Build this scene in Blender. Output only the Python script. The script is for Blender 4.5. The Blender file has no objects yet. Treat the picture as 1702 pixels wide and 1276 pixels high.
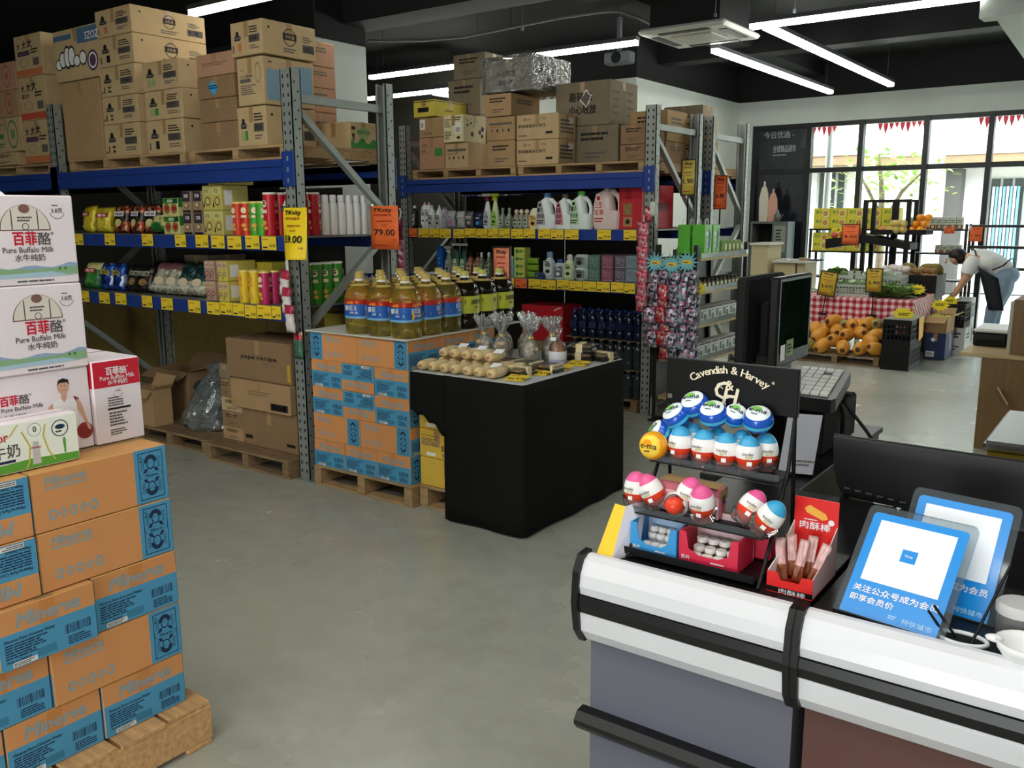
import bpy, math, random
from mathutils import Vector, Matrix
random.seed(7)
SC = bpy.context.scene
COL = SC.collection
# ------------------------------------------------------------------ camera, world, exposure
CAM_H = 1.55
F_PX, PITCH, YAW, ROLL = 1470.0, 0.188, 0.629, -0.005
def _cam_axes():
    cy, sy, cp, sp = math.cos(YAW), math.sin(YAW), math.cos(PITCH), math.sin(PITCH)
    fw = Vector((-sy*cp, cy*cp, -sp)); rt = Vector((cy, sy, 0)); up = rt.cross(fw)
    r = math.cos(ROLL)*rt + math.sin(ROLL)*up
    u = -math.sin(ROLL)*rt + math.cos(ROLL)*up
    return r, u, fw
CR, CU, CF = _cam_axes()
cam_data = bpy.data.cameras.new('camera')
cam_data.sensor_width = 36.0
cam_data.lens = 36.0*F_PX/1702.0
cam_data.clip_start = 0.02
cam = bpy.data.objects.new('camera', cam_data)
COL.objects.link(cam)
cam.matrix_world = Matrix(((CR.x, CU.x, -CF.x, 0), (CR.y, CU.y, -CF.y, 0), (CR.z, CU.z, -CF.z, CAM_H), (0, 0, 0, 1)))
SC.camera = cam
world = bpy.data.worlds.new('overcast_sky'); SC.world = world; world.use_nodes = True
_bg = world.node_tree.nodes['Background']
_bg.inputs['Color'].default_value = (0.93, 0.97, 1.0, 1); _bg.inputs['Strength'].default_value = 6.5
SC.view_settings.view_transform = 'Standard'
SC.view_settings.look = 'None'
SC.view_settings.gamma = 1.0
SC.view_settings.use_curve_mapping = False
SC.view_settings.exposure = 0.8
TUBE_STRENGTH = 17.0

# ------------------------------------------------------------------ pixel of the photograph -> place in the room, on a known plane
def ray(x, y): return CR*(x-851.0) + CU*(638.0-y) + CF*F_PX
def onZ(x, y, z=0.0):
    d = ray(x, y); t = (z-CAM_H)/d.z; return Vector((d.x*t, d.y*t, z))
def onY(x, y, Y):
    d = ray(x, y); t = Y/d.y; return Vector((d.x*t, Y, CAM_H+d.z*t))
def onX(x, y, X):
    d = ray(x, y); t = X/d.x; return Vector((X, d.y*t, CAM_H+d.z*t))

# ------------------------------------------------------------------ materials
def lin(c):
    c = c/255.0
    return c/12.92 if c <= 0.04045 else ((c+0.055)/1.055)**2.4
MATS = {}
def M(key, rgb=None, rough=0.6, metal=0.0, noise=0.0, scale=18.0, bump=0.0, bscale=None, emit=0.0, trans=0.0, spec=0.5, coat=0.0, stretch=None, ior=1.45, sheen=0.0):
    if key in MATS: return MATS[key]
    m = bpy.data.materials.new(key); m.use_nodes = True
    nt = m.node_tree; b = nt.nodes['Principled BSDF']
    col = (lin(rgb[0]), lin(rgb[1]), lin(rgb[2]), 1)
    b.inputs['Base Color'].default_value = col
    b.inputs['Roughness'].default_value = rough
    b.inputs['Metallic'].default_value = metal
    b.inputs['Specular IOR Level'].default_value = spec
    b.inputs['IOR'].default_value = ior
    if coat: b.inputs['Coat Weight'].default_value = coat; b.inputs['Coat Roughness'].default_value = 0.1
    if trans: b.inputs['Transmission Weight'].default_value = trans
    if emit: b.inputs['Emission Color'].default_value = col; b.inputs['Emission Strength'].default_value = emit
    if noise or bump:
        tc = nt.nodes.new('ShaderNodeTexCoord'); src = tc.outputs['Object']
        if stretch:
            mp = nt.nodes.new('ShaderNodeMapping'); mp.inputs['Scale'].default_value = stretch
            nt.links.new(src, mp.inputs['Vector']); src = mp.outputs['Vector']
    if noise:
        n = nt.nodes.new('ShaderNodeTexNoise'); n.inputs['Scale'].default_value = scale; n.inputs['Detail'].default_value = 4
        nt.links.new(src, n.inputs['Vector'])
        rp = nt.nodes.new('ShaderNodeValToRGB'); e = rp.color_ramp.elements
        e[0].position = 0.3; e[1].position = 0.7
        e[0].color = tuple(max(0, x*(1-noise)) for x in col[:3])+(1,)
        e[1].color = tuple(min(1, x*(1+noise)) for x in col[:3])+(1,)
        nt.links.new(n.outputs['Fac'], rp.inputs['Fac']); nt.links.new(rp.outputs['Color'], b.inputs['Base Color'])
    if bump:
        n2 = nt.nodes.new('ShaderNodeTexNoise'); n2.inputs['Scale'].default_value = bscale or scale*3; n2.inputs['Detail'].default_value = 3
        nt.links.new(src, n2.inputs['Vector'])
        bp = nt.nodes.new('ShaderNodeBump'); bp.inputs['Strength'].default_value = bump; bp.inputs['Distance'].default_value = 0.01
        nt.links.new(n2.outputs['Fac'], bp.inputs['Height']); nt.links.new(bp.outputs['Normal'], b.inputs['Normal'])
    MATS[key] = m
    return m
def clear_film(key, tint=(235, 240, 240), gloss=0.25, rough=0.12, white=0.06, bump=0.0, bscale=60.0):
    """thin clear plastic: mostly see-through, with glossy crinkled reflections"""
    if key in MATS: return MATS[key]
    m = bpy.data.materials.new(key); m.use_nodes = True; nt = m.node_tree
    for n in list(nt.nodes): nt.nodes.remove(n)
    out = nt.nodes.new('ShaderNodeOutputMaterial'); t = nt.nodes.new('ShaderNodeBsdfTransparent')
    c = tuple(lin(x) for x in tint)+(1,)
    t.inputs['Color'].default_value = c
    g = nt.nodes.new('ShaderNodeBsdfGlossy'); g.inputs['Roughness'].default_value = rough
    d = nt.nodes.new('ShaderNodeBsdfDiffuse'); d.inputs['Color'].default_value = c
    lw = nt.nodes.new('ShaderNodeLayerWeight'); lw.inputs['Blend'].default_value = gloss
    a = nt.nodes.new('ShaderNodeMixShader'); b = nt.nodes.new('ShaderNodeMixShader'); a.inputs[0].default_value = white
    nt.links.new(t.outputs[0], a.inputs[1]); nt.links.new(d.outputs[0], a.inputs[2])
    nt.links.new(lw.outputs['Fresnel'], b.inputs[0]); nt.links.new(a.outputs[0], b.inputs[1]); nt.links.new(g.outputs[0], b.inputs[2])
    nt.links.new(b.outputs[0], out.inputs['Surface'])
    if bump:
        tc = nt.nodes.new('ShaderNodeTexCoord'); n2 = nt.nodes.new('ShaderNodeTexNoise'); n2.inputs['Scale'].default_value = bscale
        nt.links.new(tc.outputs['Object'], n2.inputs['Vector'])
        bp = nt.nodes.new('ShaderNodeBump'); bp.inputs['Strength'].default_value = bump; bp.inputs['Distance'].default_value = 0.02
        nt.links.new(n2.outputs['Fac'], bp.inputs['Height'])
        nt.links.new(bp.outputs['Normal'], g.inputs['Normal']); nt.links.new(bp.outputs['Normal'], lw.inputs['Normal'])
    MATS[key] = m
    return m

def foil(key, cols, scale=40.0, metal=0.5, rough=0.2, bump=0.6):
    """crinkled printed foil: patches of the given colours with a creased surface"""
    if key in MATS: return MATS[key]
    m = bpy.data.materials.new(key); m.use_nodes = True; nt = m.node_tree; b = nt.nodes['Principled BSDF']
    tc = nt.nodes.new('ShaderNodeTexCoord'); v = nt.nodes.new('ShaderNodeTexVoronoi'); v.inputs['Scale'].default_value = scale
    n = nt.nodes.new('ShaderNodeTexNoise'); n.inputs['Scale'].default_value = scale*1.3; n.inputs['Detail'].default_value = 4
    nt.links.new(tc.outputs['Object'], v.inputs['Vector']); nt.links.new(tc.outputs['Object'], n.inputs['Vector'])
    sp = nt.nodes.new('ShaderNodeSeparateColor'); nt.links.new(v.outputs['Color'], sp.inputs[0])
    rp = nt.nodes.new('ShaderNodeValToRGB'); rp.color_ramp.interpolation = 'CONSTANT'; e = rp.color_ramp.elements
    while len(e) < len(cols): e.new(1.0)
    for i, c in enumerate(cols): e[i].position = i/len(cols); e[i].color = (lin(c[0]), lin(c[1]), lin(c[2]), 1)
    nt.links.new(sp.outputs[0], rp.inputs[0]); nt.links.new(rp.outputs[0], b.inputs['Base Color'])
    b.inputs['Metallic'].default_value = metal; b.inputs['Roughness'].default_value = rough
    bp = nt.nodes.new('ShaderNodeBump'); bp.inputs['Strength'].default_value = bump; bp.inputs['Distance'].default_value = 0.012
    nt.links.new(n.outputs['Fac'], bp.inputs['Height']); nt.links.new(bp.outputs['Normal'], b.inputs['Normal'])
    MATS[key] = m
    return m
# ------------------------------------------------------------------ text outlines
_TXT = {}
def text_shape(s):
    if s in _TXT: return _TXT[s]
    c = bpy.data.curves.new('t', 'FONT'); c.body = s; c.resolution_u = 2; c.fill_mode = 'FRONT'
    o = bpy.data.objects.new('t', c)
    me = bpy.data.meshes.new_from_object(o)
    vs = [(v.co.x, v.co.y) for v in me.vertices]; fs = [tuple(p.vertices) for p in me.polygons]
    bpy.data.objects.remove(o); bpy.data.curves.remove(c); bpy.data.meshes.remove(me)
    if vs:
        x0 = min(v[0] for v in vs); y0 = min(v[1] for v in vs); x1 = max(v[0] for v in vs); y1 = max(v[1] for v in vs)
        vs = [(x-x0, y-y0) for x, y in vs]
    else: x0 = y0 = 0; x1 = y1 = 1
    _TXT[s] = (vs, fs, x1-x0, y1-y0)
    return _TXT[s]

# ------------------------------------------------------------------ frames (a flat face to print on)
class Fr:
    def __init__(s, o, u, v, w=1.0, h=1.0):
        s.o = Vector(o); s.u = Vector(u).normalized(); s.v = Vector(v).normalized(); s.n = s.u.cross(s.v); s.w = w; s.h = h
    def p(s, a, b, d=0.0): return s.o + s.u*a + s.v*b + s.n*d
    def flip(s): return Fr(s.o+s.u*s.w+s.v*s.h, -s.u, -s.v, s.w, s.h)
    def sub(s, a, b, w, h): return Fr(s.p(a, b), s.u, s.v, w, h)

# ------------------------------------------------------------------ mesh builder
class MB:
    jit = 0
    def __init__(s, off=(0, 0, 0)):
        s.off = Vector(off); s.V = []; s.F = []; s.I = []; s.S = []; s.mats = []
    def mi(s, m):
        if m not in s.mats: s.mats.append(m)
        return s.mats.index(m)
    def add(s, vs, fs, m, smooth=False):
        b = len(s.V); i = s.mi(m)
        for v in vs: s.V.append((v[0]-s.off.x, v[1]-s.off.y, v[2]-s.off.z))
        for f in fs: s.F.append(tuple(b+k for k in f)); s.I.append(i); s.S.append(smooth)
    def box(s, x0, x1, y0, y1, z0, z1, m):
        vs = [(x, y, z) for z in (z0, z1) for y in (y0, y1) for x in (x0, x1)]
        s.add(vs, [(0, 2, 3, 1), (4, 5, 7, 6), (0, 1, 5, 4), (2, 6, 7, 3), (0, 4, 6, 2), (1, 3, 7, 5)], m)
    def obox(s, c, a, b, d, m):
        c, a, b, d = Vector(c), Vector(a), Vector(b), Vector(d)
        if a.cross(b).dot(d) < 0: a = -a
        vs = [c+a*i+b*j+d*k for k in (-1, 1) for j in (-1, 1) for i in (-1, 1)]
        s.add(vs, [(0, 2, 3, 1), (4, 5, 7, 6), (0, 1, 5, 4), (2, 6, 7, 3), (0, 4, 6, 2), (1, 3, 7, 5)], m)
    def cbox(s, x0, x1, y0, y1, z0, z1, m, c=0.004):
        """box with chamfered edges"""
        X, Y, Z = (x0, x1), (y0, y1), (z0, z1); sg = (1, -1)
        vs = []; idx = {}
        for i in (0, 1):
            for j in (0, 1):
                for k in (0, 1):
                    a, b, d = X[i], Y[j], Z[k]
                    for ax in range(3):
                        v = [a+sg[i]*c, b+sg[j]*c, d+sg[k]*c]; v[ax] = (a, b, d)[ax]
                        idx[(i, j, k, ax)] = len(vs); vs.append(v)
        fs = []
        for ax in range(3):
            o1, o2 = [q for q in range(3) if q != ax]
            for e in (0, 1):
                q = []
                for p, r in ((0, 0), (1, 0), (1, 1), (0, 1)):
                    k = [0, 0, 0]; k[ax] = e; k[o1] = p; k[o2] = r; q.append(idx[tuple(k)+(ax,)])
                fs.append(q)
        for ax in range(3):                       # edges parallel to ax
            o1, o2 = [q for q in range(3) if q != ax]
            for p in (0, 1):
                for r in (0, 1):
                    k0 = [0, 0, 0]; k0[o1] = p; k0[o2] = r; k1 = list(k0); k1[ax] = 1
                    fs.append([idx[tuple(k0)+(o1,)], idx[tuple(k1)+(o1,)], idx[tuple(k1)+(o2,)], idx[tuple(k0)+(o2,)]])
        for i in (0, 1):
            for j in (0, 1):
                for k in (0, 1): fs.append([idx[(i, j, k, 0)], idx[(i, j, k, 1)], idx[(i, j, k, 2)]])
        ctr = Vector(((x0+x1)/2, (y0+y1)/2, (z0+z1)/2)); out = []
        for f in fs:
            P = [Vector(vs[q]) for q in f]; n = (P[1]-P[0]).cross(P[2]-P[0]); mid = sum(P, Vector())/len(P)
            out.append(tuple(f) if n.dot(mid-ctr) > 0 else tuple(reversed(f)))
        s.add(vs, out, m)
    def prism(s, poly, d0, d1, fr, m):
        """polygon (u,v) in frame fr, extruded along its normal from d0 to d1"""
        n = len(poly); vs = [fr.p(a, b, d0) for a, b in poly]+[fr.p(a, b, d1) for a, b in poly]
        fs = [tuple(reversed(range(n))), tuple(range(n, 2*n))]+[(i, (i+1) % n, n+(i+1) % n, n+i) for i in range(n)]
        s.add(vs, fs, m)
    def rings(s, rs, m, smooth=True, cap0=True, cap1=True, closed=True):
        n = len(rs[0]); vs = [p for r in rs for p in r]; fs = []
        for k in range(len(rs)-1):
            for i in range(n if closed else n-1):
                j = (i+1) % n; fs.append((k*n+i, k*n+j, (k+1)*n+j, (k+1)*n+i))
        s.add(vs, fs, m, smooth)
        if cap0: s.add(rs[0], [tuple(reversed(range(n)))], m)
        if cap1: s.add(rs[-1], [tuple(range(n))], m)
    def lathe(s, c, prof, m, n=12, sx=1.0, sy=1.0, smooth=True, rot=0.0, cap0=True, cap1=True, power=2.0):
        rs = []
        for r, z in prof:
            rg = []
            for i in range(n):
                a = rot+2*math.pi*i/n; ca, sa = math.cos(a), math.sin(a)
                if power != 2.0:
                    ca = math.copysign(abs(ca)**(2/power), ca); sa = math.copysign(abs(sa)**(2/power), sa)
                rg.append((c[0]+r*sx*ca, c[1]+r*sy*sa, c[2]+z))
            rs.append(rg)
        s.rings(rs, m, smooth, cap0, cap1)
    def tube(s, pts, r, m, n=6, smooth=True, closed=False):
        P = [Vector(p) for p in pts]; rs = []; ref = None
        for i, p in enumerate(P):
            a = P[i-1] if i else (P[-1] if closed else p); b = P[i+1] if i < len(P)-1 else (P[0] if closed else p)
            t = (b-a).normalized()
            if ref is None: ref = Vector((0, 0, 1)) if abs(t.z) < 0.9 else Vector((1, 0, 0))
            x = t.cross(ref).normalized(); y = x.cross(t); ref = y
            rr = r[i] if isinstance(r, (list, tuple)) else r
            rs.append([p+x*(rr*math.cos(2*math.pi*k/n))+y*(rr*math.sin(2*math.pi*k/n)) for k in range(n)])
        if closed: rs.append(rs[0])
        s.rings(rs, m, smooth, not closed, not closed)
    def bar(s, a, b, w, t, m, up=(0, 0, 1)):
        a, b = Vector(a), Vector(b); d = b-a; L = d.length; d.normalize()
        x = d.cross(Vector(up)); x = x.normalized() if x.length > 1e-4 else Vector((1, 0, 0)); y = x.cross(d)
        s.obox((a+b)/2, d*(L/2), x*(w/2), y*(t/2), m)
    def sphere(s, c, rx, ry, rz, m, n=12, k=8, fn=None, rot=None):
        rs = []
        for i in range(k+1):
            ph = math.pi*i/k; rg = []
            for j in range(n):
                th = 2*math.pi*j/n; v = Vector((math.sin(ph)*math.cos(th), math.sin(ph)*math.sin(th), -math.cos(ph)))
                q = fn(v) if fn else 1.0
                v = Vector((v.x*rx*q, v.y*ry*q, v.z*rz*q))
                if rot: v = rot @ v
                rg.append(Vector(c)+v)
            rs.append(rg)
        s.rings(rs, m, True, False, False)
    def poly(s, fr, pts, m, h=0.0007): s.add([fr.p(a, b, h) for a, b in pts], [tuple(range(len(pts)))], m)
    def rect(s, fr, u0, v0, u1, v1, m, h=0.0007): s.poly(fr, [(u0, v0), (u1, v0), (u1, v1), (u0, v1)], m, h)
    def disc(s, fr, a, b, r, m, h=0.0007, n=14, e=1.0): s.poly(fr, [(a+r*math.cos(6.2832*i/n), b+r*e*math.sin(6.2832*i/n)) for i in range(n)], m, h)
    def ring(s, fr, a, b, r, w, m, h=0.0007, n=18, e=1.0, a0=0.0, a1=6.28319):
        vs = []; fs = []
        for i in range(n+1):
            t = a0+(a1-a0)*i/n
            vs += [fr.p(a+(r-w)*math.cos(t), b+(r-w)*e*math.sin(t), h), fr.p(a+r*math.cos(t), b+r*e*math.sin(t), h)]
            if i < n: fs.append((2*i, 2*i+1, 2*i+3, 2*i+2))
        s.add(vs, fs, m)
    def text(s, fr, t, u, v, size, m, h=0.0008, fit=None, align='L', stretch=1.0, shear=0.0, bold=0.03):
        """lettering: size = height of the string's box; fit = width to fill"""
        vs, fs, w, hh = text_shape(t)
        if not vs: return 0
        k = size/max(hh, 1e-3); kx = k*stretch
        if fit: kx = fit/max(w, 1e-3)
        W = w*kx; a0 = u-(W/2 if align == 'C' else (W if align == 'R' else 0))
        MB.jit = (MB.jit+1) % 5; h += MB.jit*0.00003
        for q, (du, dv) in enumerate(((0, 0), (bold*size, 0), (0, bold*size)) if bold else ((0, 0),)):
            s.add([fr.p(a0+x*kx+shear*y*k+du, v+y*k+dv, h+q*0.0002) for x, y in vs], fs, m)
        return W
    def lines(s, fr, u, v, w, h, n, m, hh=0.0007, seed=0):
        rnd = random.Random(seed*31+n); st = h/n
        for i in range(n):
            y = v+h-st*(i+0.8); x = u; e = u+w*(rnd.uniform(0.6, 1.0))
            while x < e-w*0.03:
                l = min(w*rnd.uniform(0.06, 0.22), e-x); s.rect(fr, x, y, x+l*0.9, y+st*0.55, m, hh); x += l
    def barcode(s, fr, u, v, w, h, m, n=14, seed=1):
        rnd = random.Random(seed); x = u; d = w/n
        for i in range(n): s.rect(fr, u+i*d, v, u+i*d+d*rnd.choice((0.35, 0.5, 0.8)), v+h, m)
    def build(s, name, parent=None, smooth=None, loc=None, rz=0.0):
        me = bpy.data.meshes.new(name); me.from_pydata(s.V, [], s.F)
        for m in s.mats: me.materials.append(m)
        me.polygons.foreach_set('material_index', s.I)
        me.polygons.foreach_set('use_smooth', s.S if smooth is None else [smooth]*len(s.F))
        me.update()
        o = bpy.data.objects.new(name, me); COL.objects.link(o)
        if parent: o.parent = parent
        elif loc is None: o.location = s.off
        if loc is not None: o.location = loc
        o.rotation_euler.z = rz
        return o
def tag(o, label, cat, group=None):
    o['label'] = label; o['category'] = cat
    if group: o['group'] = group
    return o
def thing(name, label, cat, loc=(0, 0, 0), rz=0.0, group=None):
    o = bpy.data.objects.new(name, None); COL.objects.link(o); o.location = loc; o.rotation_euler.z = rz
    o.empty_display_size = 0.05
    return tag(o, label, cat, group)
def struct(o): o['kind'] = 'structure'; return o
def dup(root, loc, rz=0.0, label=None, group=None, scale=None, mats=None, rot=None):
    r = root.copy(); COL.objects.link(r); r.location = loc
    r.rotation_euler = rot if rot else (0, 0, rz)
    if label: r['label'] = label
    if group: r['group'] = group
    if scale: r.scale = scale if isinstance(scale, (tuple, list)) else (scale,)*3
    for ch in list(root.children):
        c = ch.copy(); COL.objects.link(c); c.parent = r
        for g in list(ch.children):
            d = g.copy(); COL.objects.link(d); d.parent = c
    return r
def recolor(o, pairs):
    """give a copied thing other materials (object-level slots keep the mesh shared)"""
    for q in [o]+list(o.children)+[g for c in o.children for g in c.children]:
        if q.type != 'MESH': continue
        for sl in q.material_slots:
            if sl.material in pairs:
                mm = pairs[sl.material]; sl.link = 'OBJECT'; sl.material = mm
ORD = ['first', 'second', 'third', 'fourth', 'fifth', 'sixth', 'seventh', 'eighth', 'ninth', 'tenth', 'eleventh', 'twelfth', 'thirteenth', 'fourteenth', 'fifteenth', 'sixteenth']
# ------------------------------------------------------------------ shared materials
def floor_material():
    m = bpy.data.materials.new('polished_concrete'); m.use_nodes = True; nt = m.node_tree; b = nt.nodes['Principled BSDF']
    tc = nt.nodes.new('ShaderNodeTexCoord')
    n1 = nt.nodes.new('ShaderNodeTexNoise'); n1.inputs['Scale'].default_value = 0.9; n1.inputs['Detail'].default_value = 6
    n2 = nt.nodes.new('ShaderNodeTexNoise'); n2.inputs['Scale'].default_value = 9.0; n2.inputs['Detail'].default_value = 5
    for n in (n1, n2): nt.links.new(tc.outputs['Object'], n.inputs['Vector'])
    mx = nt.nodes.new('ShaderNodeMix'); mx.data_type = 'FLOAT'; mx.inputs[0].default_value = 0.35
    nt.links.new(n1.outputs['Fac'], mx.inputs[2]); nt.links.new(n2.outputs['Fac'], mx.inputs[3])
    rp = nt.nodes.new('ShaderNodeValToRGB'); e = rp.color_ramp.elements
    e[0].position = 0.3; e[1].position = 0.72
    e[0].color = (lin(156), lin(157), lin(144), 1); e[1].color = (lin(186), lin(187), lin(174), 1)
    nt.links.new(mx.outputs[0], rp.inputs['Fac']); nt.links.new(rp.outputs['Color'], b.inputs['Base Color'])
    rr = nt.nodes.new('ShaderNodeMapRange'); rr.inputs['To Min'].default_value = 0.2; rr.inputs['To Max'].default_value = 0.34
    nt.links.new(n1.outputs['Fac'], rr.inputs['Value']); nt.links.new(rr.outputs['Result'], b.inputs['Roughness'])
    return m
FLOOR = floor_material()
WHITE_WALL = M('white_wall_paint', (205, 212, 205), 0.8, noise=0.04, scale=2)
BLACK_PAINT = M('black_ceiling_paint', (9, 11, 13), 0.75, noise=0.25, scale=1.2)
DARK_WALL = M('dark_wall_paint', (52, 50, 42), 0.85, noise=0.15, scale=1.5)
ALU_DARK = M('dark_aluminium', (44, 46, 46), 0.4, 0.6)
STEEL = M('grey_powder_coated_steel', (148, 154, 148), 0.42, 0.35, noise=0.06, scale=8)
STEEL_D = M('grey_shelf_steel', (122, 126, 122), 0.5, 0.3, noise=0.08, scale=8)
HOLE = M('punched_hole_shadow', (26, 28, 28), 0.9)
BLUE = M('blue_powder_coated_steel', (38, 66, 142), 0.4, 0.2, noise=0.08, scale=6)
WHITE = M('white_plastic', (236, 236, 236), 0.4)
BLACK = M('black_plastic', (12, 12, 13), 0.45, spec=.35)
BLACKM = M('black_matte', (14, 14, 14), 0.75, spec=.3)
CHROME = M('brushed_steel', (190, 190, 190), 0.3, 0.95)
YEL_TAG = M('yellow_paper_tag', (236, 204, 48), 0.6, noise=0.05)
ORA_TAG = M('orange_paper_tag', (240, 112, 52), 0.6, noise=0.04)
INK = M('black_ink', (26, 24, 24), 0.7)
INKG = M('grey_ink', (96, 90, 84), 0.8)
REDINK = M('red_ink', (176, 30, 38), 0.6)
WOOD = M('pallet_wood', (168, 138, 98), 0.8, noise=0.25, scale=7, stretch=(1, 8, 8), bump=0.3)
WOOD2 = M('pallet_wood_dull', (132, 108, 76), 0.85, noise=0.25, scale=7, stretch=(1, 8, 8), bump=0.3)
KRAFT = M('kraft_cardboard', (168, 136, 96), 0.85, noise=0.05, scale=14, bump=0.05)
KRAFT2 = M('pale_kraft_cardboard', (186, 160, 118), 0.85, noise=0.05, scale=14, bump=0.05)
KRAFT3 = M('dark_kraft_cardboard', (138, 110, 78), 0.85, noise=0.06, scale=14, bump=0.05)
KRAFT4 = M('pinkish_kraft_cardboard', (176, 134, 106), 0.85, noise=0.05, scale=14, bump=0.05)
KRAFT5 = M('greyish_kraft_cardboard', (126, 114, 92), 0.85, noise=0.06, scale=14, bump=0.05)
YKRAFT = M('yellow_printed_cardboard', (198, 182, 70), 0.8, noise=0.05)
TAPE = M('brown_packing_tape', (160, 128, 86), 0.35, spec=0.5)
CTAPE = clear_film('clear_packing_tape', gloss=0.35, white=0.12)

# ------------------------------------------------------------------ the room
ZC = 3.6; ZW = 3.14; YW = 12.8; XW = -5.2; YB = 9.66
mb = MB(); mb.box(-14, 5, -5, YW+0.1, -0.1, 0, FLOOR); struct(mb.build('floor'))
mb = MB(); mb.box(-14.2, 5.2, -5.2, YW+0.3, ZC, ZC+0.1, BLACK_PAINT); struct(mb.build('ceiling'))
mb = MB(); mb.box(-14.2, -14, -5.2, YB, 0, ZC, DARK_WALL); struct(mb.build('wall_left'))
mb = MB(); mb.box(5, 5.2, -5.2, YW, 0, ZC, WHITE_WALL); struct(mb.build('wall_right'))
mb = MB(); mb.box(-14, -6.95, YB, YB+0.2, 0, ZC, DARK_WALL); struct(mb.build('wall_rear'))
mb = MB(); mb.box(-6.95, XW, YB, YB+0.2, 0, ZW, WHITE_WALL); mb.box(-6.95, XW, YB, YB+0.2, ZW, ZC, BLACK_PAINT); struct(mb.build('wall_partition'))
mb = MB(); mb.box(XW-0.2, XW, YB+0.2, YW, 0, ZW, WHITE_WALL); mb.box(XW-0.2, XW, YB+0.2, YW, ZW, ZC, BLACK_PAINT); struct(mb.build('wall_side'))
ZH = 2.8
mb = MB(); mb.box(XW-0.2, 5, YW, YW+0.25, ZH, ZW, WHITE_WALL); mb.box(XW-0.2, 5, YW, YW+0.25, ZW, ZC, BLACK_PAINT)
mb.box(XW-0.2, -4.97, YW, YW+0.25, 0, ZH, WHITE_WALL); struct(mb.build('wall_back'))
# entrance wall behind the photographer, with a wide glazed shop entrance left open to the street
mb = MB(); mb.box(-14, -1.4, -5.2, -5, 0, ZC, WHITE_WALL); mb.box(1.2, 5, -5.2, -5, 0, ZC, WHITE_WALL); mb.box(-1.4, 1.2, -5.2, -5, 2.4, ZC, WHITE_WALL)
struct(mb.build('wall_front'))
# white structural column behind the snack rack
mb = MB((-6.65, 6.1, 0)); mb.cbox(-6.95, -6.35, 5.75, 6.39, 0, ZW, WHITE_WALL, 0.01); mb.cbox(-6.95, -6.35, 5.75, 6.39, ZW, ZC, BLACK_PAINT, 0.01)
struct(mb.build('column'))
# dark ceiling beams
for i, (x0, x1, y0, y1, z) in enumerate([(-14, 5, 6.1, 6.5, 3.3), (-4.4, -4.0, -5, 12.8, 3.42), (-14, 5, 10.2, 10.5, 3.35), (0.2, 0.6, -5, 12.8, 3.4), (-14, 5, 2.2, 2.5, 3.35)]):
    mb = MB(); mb.box(x0, x1, y0, y1, z, ZC, BLACK_PAINT); struct(mb.build('ceiling_beam'))
# glazed shopfront: mullions, transom and panes
GLASS = clear_film('window_glass', (240, 246, 244), gloss=0.06, rough=0.02, white=0.02)
DGLASS = M('dark_film_on_glass', (26, 30, 38), 0.12, spec=0.6, noise=0.3, scale=1.5)
MX = [-4.93, -4.15, -3.45, -2.63, -1.88, -1.1, -0.32, 0.46, 1.24, 2.02, 2.8, 3.58, 4.36, 4.97]
ZT = 2.15
for i in range(len(MX)-1):
    r = bpy.data.objects.new('window_%d' % (i+1), None); COL.objects.link(r); r.location = ((MX[i]+MX[i+1])/2, YW+0.05, 0); struct(r)
    o = r.location
    mb = MB(o); mb.box(MX[i]-0.03, MX[i]+0.035, YW-0.02, YW+0.1, 0, ZH, ALU_DARK); mb.build('mullion', r)
    if i == len(MX)-2: mb = MB(o); mb.box(MX[i+1]-0.03, MX[i+1]+0.03, YW-0.02, YW+0.1, 0, ZH, ALU_DARK); mb.build('mullion', r)
    a, b = MX[i]+0.035, MX[i+1]-0.03
    for nm, z0, z1 in (('head_rail', ZH-0.06, ZH), ('transom', ZT-0.03, ZT+0.035), ('bottom_rail', 0, 0.08)):
        mb = MB(o); mb.box(a, b, YW, YW+0.09, z0, z1, ALU_DARK); mb.build(nm, r)
    for z0, z1 in ((ZT+0.035, ZH-0.06), (0.08, ZT-0.03)):
        mb = MB(o); mb.box(a, b, YW+0.04, YW+0.048, z0, z1, DGLASS if i == 0 else GLASS); mb.build('pane', r)
    if i == 0:
        mb = MB(o); fr = Fr((a, YW+0.04, 0), (1, 0, 0), (0, 0, 1))
        G2 = M('grey_white_vinyl', (150, 158, 160), 0.6)
        mb.text(fr, '今日优选 -', 0.08, 2.62, 0.09, G2); mb.text(fr, '全球臻品超市', 0.22, 2.42, 0.1, G2, fit=0.33); mb.lines(fr, 0.22, 2.37, 0.3, 0.03, 1, G2)
        mb.build('vinyl_lettering', r)

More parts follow.
